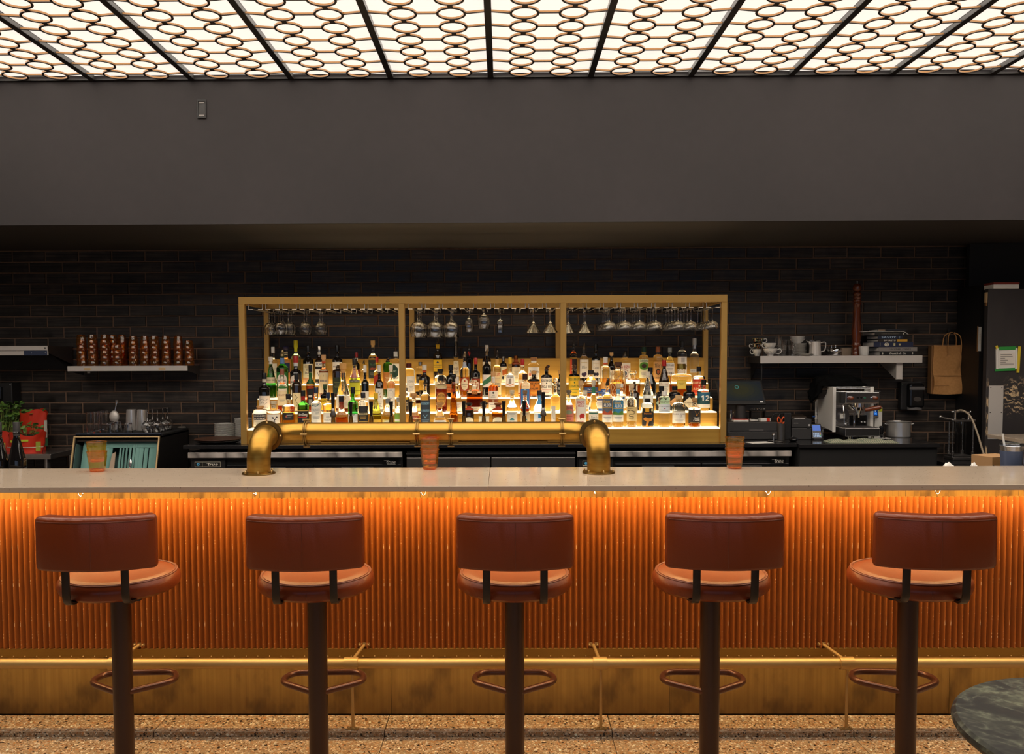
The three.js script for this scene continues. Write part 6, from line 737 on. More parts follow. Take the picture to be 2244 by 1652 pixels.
// ---------------------------------------------------------------- right end: till corner
{
  const t = thing('till_monitor', 'tilted black touch screen behind the right brass post', 'monitor', [1.735, CT, -6.12]);
  part('foot', rb(0.16, 0.006, 0.16, 0.003, 0, 0.126, 0), M.black, t); part('post', cyl(0.036, 0.036, 0.14, 28, -0.01, 0.197, -0.01), M.charcoal, t);
  const s = new THREE.Group(); s.name = 'screen'; s.position.set(-0.005, 0.265, 0.03); s.rotation.x = -0.62; t.add(s);
  part('housing', rb(0.335, 0.21, 0.016, 0.006, 0, 0.085, -0.009), M.black, s); print('display', 0.305, 0.165, ['#25272c', ['o', 0.5, 0.5, 0.6, 0.55, '#272a2b'], ['o', 0.5, 0.47, 0.45, 0.45, '#2b2d29'], ['o', 0.5, 0.45, 0.33, 0.36, '#313127'], ['o', 0.5, 0.45, 0.2, 0.24, '#363424'], ['O', 0.42, 0.3, 0.045, 0.07, '#4fa39a', 0.02], ['O', 0.04, 0.9, 0.06, 0.1, '#44486a', 0.02]], s, [0, 0.094, 0.0002], M.screenlit); print('sticker', 0.022, 0.014, ['#dcdcdc'], s, [0.135, 0.0, 0.0003]);
}
{
  const x0 = 1.592, x1 = at(1709, 945, 5.98).x, w = x1 - x0, t = thing('cash_drawer', 'low charcoal cash drawer under the till screen', 'cash drawer', [(x0 + x1) / 2, CT, -6.165]), h = 0.125;
  part('case', rb(w, h, 0.36, 0.004, 0, h / 2, 0), M.charcoal, t); part('drawer_front', rb(w - 0.012, 0.05, 0.006, 0.002, 0, 0.03, 0.182), M.charcoal, t); part('slot', box(w * 0.9, 0.004, 0.003, 0, 0.064, 0.1805), M.blackgloss, t); part('label_strip', box(0.1, 0.004, 0.002, 0.02, 0.070, 0.181), M.grey, t); part('top_cover', rb(w - 0.01, 0.012, 0.35, 0.003, 0, h - 0.004, 0), M.blackmetal, t);
  const Y = CT + h + 0.003, D = 6.03, X = (p, d = D) => at(p, 928, d).x;
  { const o = thing('note_pad', 'white notepad block with red cover on the cash drawer', 'notepad', [X(1622), Y, -D], -0.1); part('pages', rb(0.105, 0.014, 0.07, 0.001, 0, 0.007, 0), M.paper, o); part('cover', rb(0.107, 0.003, 0.072, 0.001, 0, 0.0155, 0), M.red, o); }
  { const o = thing('water_glass', 'clear faceted glass on the cash drawer beside the post', 'glass', [X(1603, 6.1), Y, -6.1]); part('wall', lathe([[0.028, 0.002], [0.034, 0.078]], 9), M.glass, o); part('base', lathe([[0, 0], [0.028, 0], [0.028, 0.01], [0, 0.01]], 18), M.glass, o); }
  { const o = thing('card_tray', 'small clear acrylic card tray on the cash drawer', 'tray', [X(1651), Y, -D]); part('tray', [box(0.06, 0.003, 0.05, 0, 0.0015, 0), box(0.06, 0.022, 0.002, 0, 0.011, 0.024), box(0.06, 0.022, 0.002, 0, 0.011, -0.024), box(0.002, 0.022, 0.05, 0.029, 0.011, 0), box(0.002, 0.022, 0.05, -0.029, 0.011, 0)], M.glass, o); part('cards', rb(0.05, 0.008, 0.04, 0.001, 0, 0.008, 0), M.paper, o); }
  { const o = thing('tape_roll_box', 'white and red carton lying on the cash drawer', 'carton', [X(1675), Y, -D], 0.12); part('carton', rb(0.075, 0.024, 0.04, 0.002, 0, 0.012, 0), M.white, o); part('red_end', rb(0.026, 0.0245, 0.0405, 0.002, 0.02, 0.0123, 0), M.red, o); }
  { const o = thing('cable_clip_rack', 'small black rack of shiny clips behind the card tray', 'rack', [X(1663, 6.2), Y, -6.24]); part('rack', [box(0.11, 0.005, 0.06, 0, 0.062, 0), box(0.006, 0.062, 0.05, -0.05, 0.031, 0), box(0.006, 0.062, 0.05, 0.05, 0.031, 0)], M.blackmetal, o); for (let i = 0; i < 6; i++) part('clip', tr(new THREE.TorusGeometry(0.009, 0.0022, 6, 14), -0.042 + i * 0.017, 0.073, 0.005 * (i % 3), 0.6, i, 0), i % 2 ? M.chrome : M.wire, o); }
}
{
  const B = (p, d) => [at(p, 945, d).x, CT, -d];
  { const t = thing('scissor_cup', 'dark pot holding red-handled scissors beside the printer', 'pen cup', B(1711, 5.99)); part('pot', lathe([[0, 0], [0.03, 0], [0.031, 0.115], [0.029, 0.116], [0.028, 0.01], [0, 0.01]], 24, 0.5), M.steeldark, t); part('card_stand', rb(0.05, 0.19, 0.022, 0.004, 0.048, 0.095, -0.01), M.black, t); }
  { const t = thing('scissors', 'red-handled scissors standing in the dark pot', 'scissors', [at(1711, 945, 5.99).x, CT + 0.02, -5.99]); for (const [x, a] of [[-0.014, 0.25], [0.016, -0.2]]) part('handle', tr(new THREE.TorusGeometry(0.016, 0.0045, 8, 20).scale(0.8, 1.35, 1), x, 0.118, 0, 0, 0.4, a), M.orange, t); part('blades', [box(0.008, 0.10, 0.002, -0.004, 0.05, 0), box(0.008, 0.10, 0.002, 0.004, 0.05, 0.002)], M.steel, t); }
  { const t = thing('headset', 'black looped cable headset hanging behind the scissor pot', 'headset', [at(1709, 905, 6.1).x, CT, -6.12]); part('band', [tr(new THREE.TorusGeometry(0.034, 0.0045, 8, 30), -0.014, 0.145, 0), tr(new THREE.TorusGeometry(0.036, 0.006, 8, 30), 0.02, 0.142, 0.01, 0, 0.4)], M.black, t); part('stand', [cyl(0.004, 0.004, 0.115, 10, 0, 0.0575, 0), cyl(0.03, 0.03, 0.004, 20, 0, 0.002, 0)], M.black, t); }
  { const t = thing('receipt_printer', 'boxy charcoal receipt printer on the back counter', 'printer', B(1748.5, 6.06)); part('body', rb(0.138, 0.085, 0.16, 0.006, 0, 0.0425, 0), M.charcoal, t); part('cover', rb(0.138, 0.062, 0.16, 0.006, 0, 0.118, 0), M.charcoal, t); part('paper_slot', box(0.075, 0.003, 0.014, -0.005, 0.1505, 0.045), M.paper, t); part('top_hatch', tr(rb(0.11, 0.02, 0.09, 0.006), 0, 0.156, -0.025, 0.12), M.blackmetal, t); part('button', box(0.013, 0.013, 0.003, 0.052, 0.104, 0.0805), M.lightgrey, t); part('port', box(0.02, 0.012, 0.003, 0.046, 0.085, 0.0805), M.black, t); print('maker_mark', 0.034, 0.009, ['#2e2b2b', ['t', 'EPSON', 0.5, 0.5, 0.8, '#a8a49e', 'b']], t, [-0.042, 0.118, 0.0808]); }
  { const t = thing('card_terminal', 'card payment terminal with bright blue screen', 'card reader', B(1790, 5.99)); const g = new THREE.Group(); g.name = 'handset'; g.rotation.x = -0.35; g.position.set(0, 0.004, 0.02); t.add(g); part('case', rb(0.074, 0.115, 0.028, 0.008, 0, 0.058, -0.014), M.blackgloss, g); print('display', 0.056, 0.048, ['#1c63c8', ['r', 0, 0.82, 1, 0.18, '#0c1c34']], g, [0, 0.079, 0.0008], M.screenlit); print('keypad', 0.062, 0.036, ['#24344e', ...[0, 1, 2, 3].flatMap((r) => [0, 1, 2, 3, 4].map((c) => ['r', 0.06 + c * 0.18, 0.08 + r * 0.23, 0.13, 0.15, c < 4 ? '#a9c6e8' : ['#d8403a', '#e0c03a', '#4ab06a', '#a9c6e8'][r]]))], g, [0, 0.032, 0.0008], M.screenlit); part('stand', rb(0.07, 0.01, 0.08, 0.003, 0, 0.005, 0), M.black, t); }
  { const t = thing('pin_pad', 'dark keypad handset between printer and card terminal', 'keypad', B(1776, 6.09), 0.3); part('case', tr(rb(0.05, 0.10, 0.022, 0.006), 0, 0.052, 0, -0.3), M.black, t); for (let i = 0; i < 12; i++) part('key', tr(rb(0.008, 0.006, 0.004, 0.001), -0.013 + (i % 3) * 0.013, 0.03 + Math.floor(i / 3) * 0.014, 0.022 - Math.floor(i / 3) * 0.0045, -0.3), M.trimgold, t); }
  { const t = thing('computer_mouse', 'black computer mouse in front of the printer', 'mouse', [at(1738, 957, 5.86).x, CT, -5.86]); part('shell', tr(sph(0.036, 0, 0, 0, 20).scale(0.85, 0.5, 1.25), 0, 0.016, 0), M.blackgloss, t); part('wheel', cyl(0.006, 0.006, 0.005, 12).rotateZ(Math.PI / 2).translate(0, 0.031, -0.018), M.grey, t); }
  { const t = thing('bottle_stopper', 'small silver stopper beside the paper sheet', 'stopper', [at(1694, 955, 5.88).x, CT, -5.88]); part('ball', sph(0.012, 0.004, 0.045, 0, 14), M.chrome, t); part('stem', [cyl(0.004, 0.006, 0.035, 12, 0.004, 0.018, 0), tr(cyl(0.004, 0.004, 0.04, 10), -0.018, 0.006, 0.01, 0, 0.4, 1.5)], M.steel, t); }
  { const t = thing('metal_bell', 'low dark metal dish near the counter edge', 'dish', [at(1707, 962, 5.83).x, CT, -5.83]); part('dish', lathe([[0, 0.014], [0.014, 0.013], [0.026, 0.006], [0.03, 0], [0, 0]].reverse(), 28), M.steeldark, t); }
  { const t = thing('paper_sheet', 'white sheet of paper lying on the counter edge', 'paper', [at(1664, 965, 5.80).x, CT + 0.0006, -5.80], 0.25); part('sheet', rb(0.16, 0.0012, 0.10, 0.0005), M.paper, t); }
}
{ // espresso machine
  const xl = at(1829, 940, 5.95).x, xr = at(1893, 940, 5.95).x, t = thing('espresso_machine', 'white espresso machine with chrome front and wooden handles', 'coffee machine', [(xl + xr) / 2 + 0.03, CT, -5.97]), W2 = 0.135, Y = 0.058;
  const sideG = (x) => ext([[0, Y + 0.004], [0.0, 0.372], [0.09, 0.372], [0.115, 0.32], [0.17, 0.285], [0.30, 0.27], [0.335, 0.25], [0.335, 0.10], [0.29, 0.085]].map(([z, y]) => [z, y]), 0.014, 0.002).rotateY(Math.PI / 2).translate(x - 0.007, 0, 0);
  part('side_panel', sideG(-W2), M.white, t); part('side_panel', sideG(W2 - 0.006), M.white, t);
  for (const x of [-W2 + 0.004, W2 - 0.002]) part('front_post', box(0.022, 0.318, 0.006, x, 0.215, 0.002), M.white, t);
  part('body', [rb(0.25, 0.24, 0.24, 0.004, 0, 0.18, -0.16)], M.steel, t); part('top_rail', [rb(0.25, 0.012, 0.01, 0.003, 0, 0.366, -0.004), rb(0.25, 0.008, 0.2, 0.003, 0, 0.34, -0.11), cyl(0.004, 0.004, 0.25, 10).rotateZ(Math.PI / 2).translate(0, 0.372, -0.09)], M.chrome, t);
  const hd = part('control_head', rb(0.232, 0.078, 0.11, 0.004, 0.022, 0.302, 0.055), M.chrome, t); part('side_black_panel', box(0.03, 0.075, 0.1, -0.105, 0.302, 0.045), M.black, t);  // plain black panel left of the control head
  for (const x of [-0.012, 0.012, 0.036]) part('push_button', [cyl(0.0075, 0.0075, 0.006, 16).rotateX(Math.PI / 2).translate(x, 0.303, 0.112)], x > 0.03 ? paint('#2a5a44', 0.3) : M.blackgloss, hd);
  for (const [x, e] of [[-0.055, -1], [0.10, 1]]) { part('steam_knob', [tr(sph(0.014, 0, 0, 0, 14).scale(1.4, 1, 1), x + 0.006 * e, 0.300, 0.122)], M.wood, hd); part('knob_stem', cyl(0.007, 0.009, 0.02, 14).rotateX(Math.PI / 2).translate(x - 0.012 * e, 0.302, 0.113), M.chrome, hd); }
  const gh = part('group_head', [cyl(0.04, 0.04, 0.03, 30, 0.018, 0.25, 0.06), cyl(0.034, 0.03, 0.025, 30, 0.018, 0.225, 0.06), tr(cyl(0.012, 0.014, 0.05, 14), -0.03, 0.238, 0.05, 0, 0, 0.8)], M.chrome, t);
  part('portafilter_handle', [tr(lathe([[0, 0], [0.011, 0], [0.0155, 0.03], [0.0165, 0.08], [0.013, 0.105], [0, 0.108]], 18), 0.05, 0.215, 0.085, 1.0, 0, -1.15)], M.wood, gh); part('spout', [cyl(0.022, 0.012, 0.03, 20, 0.018, 0.20, 0.06), tr(cyl(0.005, 0.005, 0.03, 10), 0.018, 0.175, 0.062)], M.chrome, gh);
  part('gauge_disc', cyl(0.05, 0.05, 0.02, 36).rotateX(Math.PI / 2).translate(-0.065, 0.175, -0.032), M.steeldark, t); const gg = part('gauge', [cyl(0.0235, 0.0235, 0.012, 28).rotateX(Math.PI / 2).translate(-0.068, 0.168, -0.014)], M.chrome, t); print('dial', 0.036, 0.036, ['#e6e2d8', ['O', 0.5, 0.5, 0.44, 0.44, '#555', 0.03], ['k', [[0.5, 0.5], [0.62, 0.3]], '#222', 0.03], ['k', [[0.5, 0.5], [0.42, 0.66]], '#222', 0.02]], gg, [-0.068, 0.168, -0.0075]);
  part('steam_wand', [tube([[-0.09, 0.25, 0.06], [-0.092, 0.20, 0.075], [-0.09, 0.12, 0.08]], 0.0045, 20, 8), tube([[0.0, 0.2, 0.03], [-0.004, 0.13, 0.04], [-0.004, 0.09, 0.04]], 0.006, 16, 8), sph(0.014, -0.068, 0.117, 0.05, 12)], M.chrome, t); part('lower_panel', rb(0.12, 0.075, 0.008, 0.003, 0.055, 0.135, -0.036), M.blackgloss, t); for (const x of [0.075, 0.097]) part('tap_knob', sph(0.0085, x, 0.123, -0.026, 12), M.chrome, t);
  const tray = part('drip_tray', [rb(0.235, 0.052, 0.19, 0.004, 0.015, 0.063, 0.04)], M.black, t); part('tray_frame', [rb(0.24, 0.006, 0.195, 0.002, 0.015, 0.091, 0.04), rb(0.24, 0.004, 0.004, 0.001, 0.015, 0.038, 0.136), rb(0.004, 0.055, 0.004, 0.001, -0.103, 0.064, 0.136), rb(0.004, 0.055, 0.004, 0.001, 0.133, 0.064, 0.136)], M.steel, tray); part('grate', Array.from({ length: 14 }, (_, i) => box(0.22, 0.002, 0.004, 0.015, 0.096, -0.04 + i * 0.013)), M.steeldark, tray);
  for (const [x, z] of [[-0.065, 0.11], [0.095, 0.11], [-0.11, -0.27], [0.11, -0.27]]) part('foot', [cyl(0.011, 0.012, z < 0 ? 0.09 : 0.04, 18, x, z < 0 ? 0.045 : 0.02, z)], M.chrome, t);
  const c = thing('black_cloth', 'black cloth crumpled over the top of the espresso machine', 'cloth', [(xl + xr) / 2 - 0.02, CT, -6.13]), g = new THREE.SphereGeometry(0.17, 40, 26), P = g.attributes.position; for (let i = 0; i < P.count; i++) { const x = P.getX(i), y = P.getY(i), z = P.getZ(i), k = 1 + 0.13 * Math.sin(x * 60 + z * 35) * Math.cos(y * 45 + x * 20) + 0.06 * Math.sin(z * 110); P.setXYZ(i, x * 1.12 * k, 0.378 + Math.max(-0.004, y) * 0.46 * k + (x < -0.12 ? Math.min(0, (x + 0.12) * 2.6) : 0), z * 0.7 * k); } g.computeVertexNormals(); part('cloth', g, M.clothblack, c);
  const sb = thing('steam_hose', 'white plastic dosing pipe standing left of the espresso machine', 'hose', [at(1786, 940, 6.25).x, CT, -6.25]); part('pipe', [cyl(0.0045, 0.0045, 0.2, 12, 0.006, 0.12, 0), cyl(0.009, 0.009, 0.03, 14, 0.006, 0.14, 0), cyl(0.008, 0.008, 0.016, 14, 0.006, 0.17, 0)], M.white, sb); part('valve', tr(cyl(0.006, 0.006, 0.022, 12), -0.008, 0.145, 0, 0, 0, 1.57), M.blue, sb); part('funnel', cyl(0.008, 0.03, 0.03, 20, 0, 0.015, 0), M.cork, sb);
}
{ // grinder, saucer, tamper, pot, towel
  const x = at(1913, 940, 6.08).x, t = thing('coffee_grinder', 'white coffee grinder with small blue display and bean hopper', 'coffee grinder', [x, CT, -6.12]);
  part('tower', [ext([[-0.005, 0], [0.055, 0], [0.055, 0.03], [0.048, 0.055], [0.048, 0.225], [0.02, 0.225], [-0.005, 0.20]], 0.16, 0.004).translate(0, 0, -0.08)], M.white, t); part('base', rb(0.11, 0.05, 0.18, 0.006, 0, 0.025, 0.0), M.white, t); part('chute', [box(0.044, 0.12, 0.07, -0.028, 0.11, 0.01)], M.steeldark, t);
  const h = part('display_head', tr(rb(0.058, 0.075, 0.05, 0.006), -0.018, 0.185, 0.075, -0.2, 0.25), M.steel, t); const d = print('display', 0.036, 0.05, ['#0c2f66', ['t', '02.0', 0.5, 0.32, 0.26, '#d8ecff', 'b'], ['r', 0.15, 0.5, 0.7, 0.35, '#2f7fe0'], ['t', '7.4', 0.5, 0.68, 0.24, '#d8ecff', 'b']], t, [-0.0105, 0.190, 0.1005], M.screenlit, [-0.2, 0.25, 0]); print('price_sticker', 0.026, 0.026, ['#c6c92e', ['t', '2.1', 0.5, 0.5, 0.5, '#222', 'b']], t, [0.033, 0.208, 0.0812]);
  part('hopper', [lathe([[0.028, 0.235], [0.062, 0.275], [0.062, 0.335]], 4).rotateY(Math.PI / 4)], M.glass, t); part('hopper_lid', box(0.094, 0.005, 0.094, 0, 0.338, 0), M.grey, t); part('collar', cyl(0.03, 0.034, 0.02, 20, 0, 0.23, 0), M.black, t); part('beans', [tr(cyl(0.078, 0.045, 0.042, 4, 0, 0.279, 0).scale(0.72, 1, 0.72), 0, 0, 0, 0, Math.PI / 4), ...Array.from({ length: 60 }, (_, i) => sph(0.005, (R() - 0.5) * 0.07, 0.30 + R() * 0.006, (R() - 0.5) * 0.07, 6))], M.beans, t);
}
{
  const X = (p, d) => at(p, 945, d).x;
  { const t = thing('coffee_saucer', 'white saucer under the black tamper', 'saucer', [X(1933, 5.98), CT, -5.98]); part('dish', lathe([[0, 0.003], [0.03, 0.003], [0.058, 0.011], [0.06, 0.010], [0.034, 0], [0, 0]].reverse(), 36, 0.6), M.china, t); const k = thing('tamper', 'black-handled coffee tamper standing on the saucer', 'tamper', [X(1932, 5.98), CT + 0.0045, -5.98]); part('foot', lathe([[0, 0], [0.029, 0], [0.029, 0.006], [0.012, 0.018], [0, 0.02]], 28, 0.5), M.chrome, k); part('handle', lathe([[0, 0.018], [0.012, 0.018], [0.011, 0.04], [0.017, 0.07], [0.018, 0.085], [0.012, 0.092], [0, 0.093]], 24), M.blackgloss, k); }
  { const t = thing('cooking_pot', 'steel two-handled pot on the coffee counter', 'pot', [X(1968, 6.18), CT, -6.18]), r = 0.083; part('body', lathe([[0, 0], [r - 0.004, 0], [r, 0.006], [r, 0.108], [r + 0.004, 0.112], [r - 0.001, 0.113], [r - 0.003, 0.106], [r - 0.003, 0.01], [0, 0.008]], 48, 0.5), M.potsteel, t); for (const e of [-1, 1]) part('handle', tube([[e * r, 0.092, 0.022], [e * (r + 0.022), 0.096, 0.02], [e * (r + 0.027), 0.099, 0], [e * (r + 0.022), 0.096, -0.02], [e * r, 0.092, -0.022]], 0.005, 24, 8), M.steel, t); }
  { const x0 = X(1812, 5.79), x1 = X(1964, 5.79), t = thing('bar_towel', 'folded green and cream striped bar towel on the counter', 'towel', [(x0 + x1) / 2, CT, -5.80]), w = x1 - x0, g = new THREE.PlaneGeometry(w, 0.13, 60, 16), P = g.attributes.position, u = g.attributes.uv;
    for (let i = 0; i < P.count; i++) { const x = P.getX(i), y = P.getY(i), e = Math.min(1, (w / 2 - Math.abs(x)) * 30, (0.065 - Math.abs(y)) * 40); u.setXY(i, x / 0.16, y / 0.16); P.setXYZ(i, x + 0.006 * Math.sin(y * 60), (0.006 + 0.022 * (0.55 + 0.3 * Math.sin(x * 22 + y * 18) + 0.15 * Math.sin(x * 70))) * Math.max(0.06, e), -y + 0.012 * Math.sin(x * 14)); } g.computeVertexNormals(); M.towel.side = THREE.DoubleSide; part('cloth', g, M.towel, t); }
}
// ---------------------------------------------------------------- right wall shelf and what stands on it
const RSY = 1.5935, RSZ = -6.157;
wallShelf('wall_shelf', 'steel wall shelf with crockery, pepper mill and books', 1.872, 3.043, RSZ, RSY, 0.053, (t) => { for (const x of [1.873, 3.041]) part('side_plate', gusset(x, -6.159, -6.455, 0.053, 0.053), M.steeldark, t); for (const [x, w] of [[at(1973, 812, 6.17).x, 0.044], [1.892, 0.01]]) part('bracket', [box(w, 0.12, 0.004, x, -0.113, RSZ - 0.03), ...(w > 0.02 ? [gusset(x + w / 2, -6.19, -6.455, 0.175, 0.06), gusset(x - w / 2, -6.19, -6.455, 0.175, 0.06)] : [gusset(x, -6.3, -6.455, 0.06, 0.19, 0.006)])], w > 0.02 ? M.steelsatin : M.black, t); });
{
  const Y = RSY + 0.0005, X = (p, d = 6.26) => at(p, 770, d).x, cupPts = (r, h) => [[0, 0], [r * 0.45, 0], [r * 0.47, h * 0.08], [r * 0.42, h * 0.14], [r * 0.7, h * 0.35], [r * 0.93, h * 0.7], [r, h], [r * 0.96, h], [r * 0.88, h * 0.7], [r * 0.62, h * 0.36], [0, h * 0.22]];
  const handle = (r, h, e) => tube([[e * r * 0.93, h * 0.82, 0], [e * r * 1.35, h * 0.95, 0], [e * r * 1.55, h * 0.65, 0], [e * r * 1.25, h * 0.34, 0], [e * r * 0.72, h * 0.36, 0]], 0.0034, 24, 7);
  const cup = (label, p, y, d, r, h, e, decor, turn = 0) => { const t = thing('tea_cup', label, 'cup', [X(p, d), Y + y, -d], turn); part('bowl', lathe(cupPts(r, h), 40, 0.8), decor === 'floral' ? M.floral : M.china, t); part('handle', handle(r, h, e), M.china, t); if (decor === 'leaf') part('leaf_print', wrap(cupPts(r, h).slice(0, 7), h * 0.4, h * 0.75, 0.4, cellLab(['#efe9df', ['p', [[0.2, 0.2], [0.75, 0.75], [0.45, 0.8]], '#4a7a5a']]), 0.1), M.label, t); if (decor === 'floral') part('rim', new THREE.TorusGeometry(r, 0.0016, 6, 40).rotateX(Math.PI / 2).translate(0, h, 0), M.trimgold, t); return t; };
  const fl = rng(4); const cv = sheet(256, 128), cx = cv.getContext('2d'); cx.fillStyle = '#14201c'; cx.fillRect(0, 0, 256, 128); for (let i = 0; i < 170; i++) { cx.fillStyle = ['#c8682a', '#3f6a3a', '#d8b04a', '#e9e0d0', '#2f5a7a', '#b03a2a', '#6a8a4a'][Math.floor(fl() * 7)]; cx.beginPath(); cx.ellipse(fl() * 256, fl() * 128, 3 + fl() * 7, 2 + fl() * 4, fl() * 3, 0, 7); cx.fill(); } const ct = new THREE.CanvasTexture(cv); ct.colorSpace = THREE.SRGBColorSpace; ct.wrapS = ct.wrapT = THREE.RepeatWrapping; ct.repeat.set(3, 1); M.floral = phy({ map: ct, roughness: 0.15, clearcoat: 0.6 });
  cup('plain white footed cup at the bottom left of the cup pile', 1659, 0, 6.30, 0.036, 0.05, -1, '', 0.2); cup('dark floral cup in the middle of the left cup pile', 1659, 0.043, 6.30, 0.037, 0.048, -1, 'floral'); cup('dark floral cup topmost on the left cup pile', 1661, 0.084, 6.30, 0.042, 0.046, 1, 'floral');
  cup('white cup with small green leaf at the shelf front', 1688, 0, 6.21, 0.050, 0.054, 1, 'leaf', -0.3); cup('white cup tipped onto the leaf cup', 1687, 0.046, 6.215, 0.046, 0.048, -1, '', 0.4);
  const tumb = part('x', box(0.001, 0.001, 0.001), M.glass); scene.remove(tumb); taken.x = undefined;
  const gl = (label, p, y, d) => { const t = thing('clear_tumbler', label, 'glass', [X(p, d), Y + y, -d], 0, 'clear tumblers on the right shelf'); part('wall', lathe([[0.024, 0.002], [0.029, 0.04], [0.032, 0.075]], 9), M.glass, t); part('base', lathe([[0, 0], [0.024, 0], [0.0245, 0.01], [0, 0.011]], 18), M.glass, t); };
  gl('clear tumbler beside the white cups, lower of two', 1715, 0, 6.24); gl('clear tumbler beside the white cups, upper of two', 1715, 0.042, 6.24); gl('clear tumbler in front of the plates, lower of two', 1736, 0, 6.22); gl('clear tumbler in front of the plates, upper of two', 1736, 0.042, 6.22); gl('clear tumbler at the back, lower of the taller pair', 1705, 0, 6.38); gl('clear tumbler at the back, topmost on the shelf', 1705, 0.068, 6.38);
  const sp = lathe([[0, 0.003], [0.03, 0.003], [0.05, 0.008], [0.052, 0.007], [0.034, 0], [0, 0]].reverse(), 36, 0.7), so = (label, p, y, d, s) => { const m = part('saucer', sp, M.china, null, [X(p, d), Y + y, -d]); m.scale.set(s, 1, s); return tag(m, label, 'saucer', 'white saucers on the right shelf'); };
  for (let i = 0; i < 11; i++) so(i === 10 ? 'white saucer just below the two white bowls' : `white saucer, ${count[i]} from the bottom of the pile behind the tumblers`, 1753, i * 0.0085, 6.34, 1.0);
  for (const [i, l] of [[0, 'lower of two white bowls on the saucer pile'], [1, 'upper of two white bowls on the saucer pile']]) tag(part('white_bowl', lathe([[0, 0], [0.028, 0], [0.03, 0.004], [0.05, 0.022], [0.056, 0.032], [0.054, 0.0325], [0.046, 0.022], [0.026, 0.007], [0, 0.006]], 36, 0.7), M.china, null, [X(1747, 6.34), Y + 0.095 + i * 0.018, -6.34]), l, 'bowl'); so('lone white saucer at the front of the shelf', 1763, 0, 6.20, 1.22); so('second white saucer under the front one', 1763, 0.008, 6.20, 1.2);
  const pitcher = (label, p, d, r, h, m) => { const t = thing('milk_pitcher', label, 'pitcher', [X(p, d), Y, -d]); part('body', lathe([[0, 0], [r, 0], [r * 1.02, h * 0.1], [r * 0.92, h * 0.6], [r * 0.9, h], [r * 0.87, h], [r * 0.88, h * 0.6], [r * 0.96, h * 0.1], [0, 0.004]], 36, 0.8), m, t); part('handle', tube([[r * 0.86, h * 0.92, 0], [r * 1.75, h * 0.94, 0], [r * 1.85, h * 0.75, 0], [r * 1.6, h * 0.35, 0], [r * 0.98, h * 0.28, 0]], 0.004, 24, 8), m, t); part('spout', tr(cyl(0.004, 0.012, 0.022, 12), -r * 0.95, h * 0.93, 0, 0, 0, 0.7), m, t); };
  pitcher('satin steel milk pitcher, foremost of the pair', 1786, 6.24, 0.042, 0.104, M.steelsatin); pitcher('darker steel pitcher half hidden behind the front one', 1778, 6.38, 0.036, 0.118, M.steeldark);
  const pot = (label, p, d) => { const t = thing('sugar_bowl', label, 'sugar bowl', [X(p, d), Y, -d]); part('body', lathe([[0, 0], [0.034, 0], [0.036, 0.006], [0.032, 0.01], [0.042, 0.024], [0.043, 0.04], [0.036, 0.05], [0.037, 0.053], [0.02, 0.06], [0, 0.062]], 32), M.chrome, t); part('knob', [cyl(0.003, 0.003, 0.012, 10, 0, 0.066, 0), sph(0.006, 0, 0.074, 0, 10)], M.chrome, t); }; pot('shiny lidded silver sugar bowl, front one', 1831, 6.22); pot('shiny lidded silver sugar bowl, rear one', 1822, 6.37);
  { const t = thing('napkin_box', 'small beige box behind the silver bowls', 'box', [X(1851, 6.37), Y, -6.37]); part('box', rb(0.07, 0.052, 0.08, 0.003, 0, 0.026, 0), paint('#8d7a66', 0.7), t); part('lid', rb(0.072, 0.008, 0.082, 0.003, 0, 0.055, 0), paint('#9a866f', 0.7), t); }
  { const t = thing('pepper_mill', 'very tall dark wooden pepper mill on the wall shelf', 'pepper mill', [X(1876, 6.3), Y, -6.3]), r = 0.031, s = 0.552 / 0.55; part('body', uvm(lathe([[0, 0], [0.034, 0], [0.035, 0.02], [0.031, 0.028], [0.0325, 0.035], [0.031, 0.05], [0.0275, 0.058], [0.032, 0.068], [0.033, 0.078], [0.0295, 0.088], [0.0285, 0.10], [0.0335, 0.14], [0.0345, 0.18], [0.031, 0.24], [0.0265, 0.31], [0.0255, 0.37], [0.0285, 0.375], [0.0285, 0.387], [0.024, 0.392], [0.0295, 0.399], [0.0295, 0.411], [0.024, 0.416], [0.0295, 0.423], [0.0295, 0.435], [0.024, 0.44], [0.0295, 0.448], [0.0305, 0.462], [0.024, 0.470], [0, 0.471]], 40, 0.9), 0.25), M.wood, t); part('head', uvm(lathe([[0, 0.472], [0.023, 0.472], [0.03, 0.485], [0.031, 0.505], [0.024, 0.525], [0.012, 0.532], [0, 0.533]], 40), 0.25), M.wood, t); part('finial', [cyl(0.003, 0.003, 0.01, 10, 0, 0.538, 0), sph(0.0055, 0, 0.547, 0, 10)], M.wire, t); }
  { const t = thing('white_mug', 'plain white handleless mug beside the pepper mill', 'mug', [X(1893, 6.24), Y, -6.24]); part('body', lathe([[0, 0], [0.028, 0], [0.033, 0.012], [0.036, 0.068], [0.034, 0.0685], [0.031, 0.014], [0, 0.006]], 32, 0.7), M.china, t); }
  const book = (label, p0, p1, y0, h, d, cover, spec, off = 0) => { const a = X(p0 + 18, 6.24), b = X(p1, 6.24), w = b - a, t = thing('cookbook', label, 'book', [(a + b) / 2, Y + y0, -6.31], off, 'books stacked on the right shelf'); part('pages', box(w - 0.008, h - 0.007, d - 0.008, 0, h / 2, -0.002), M.paper, t); part('cover', [rb(w, 0.003, d, 0.001, 0, 0.0015, 0), rb(w, 0.003, d, 0.001, 0, h - 0.0015, 0), rb(w, h, 0.004, 0.0015, 0, h / 2, d / 2 - 0.002)], paint(cover, 0.45), t); if (spec) print('spine', w * 0.96, h * 0.86, spec, t, [0, h / 2, d / 2 + 0.0006]); };
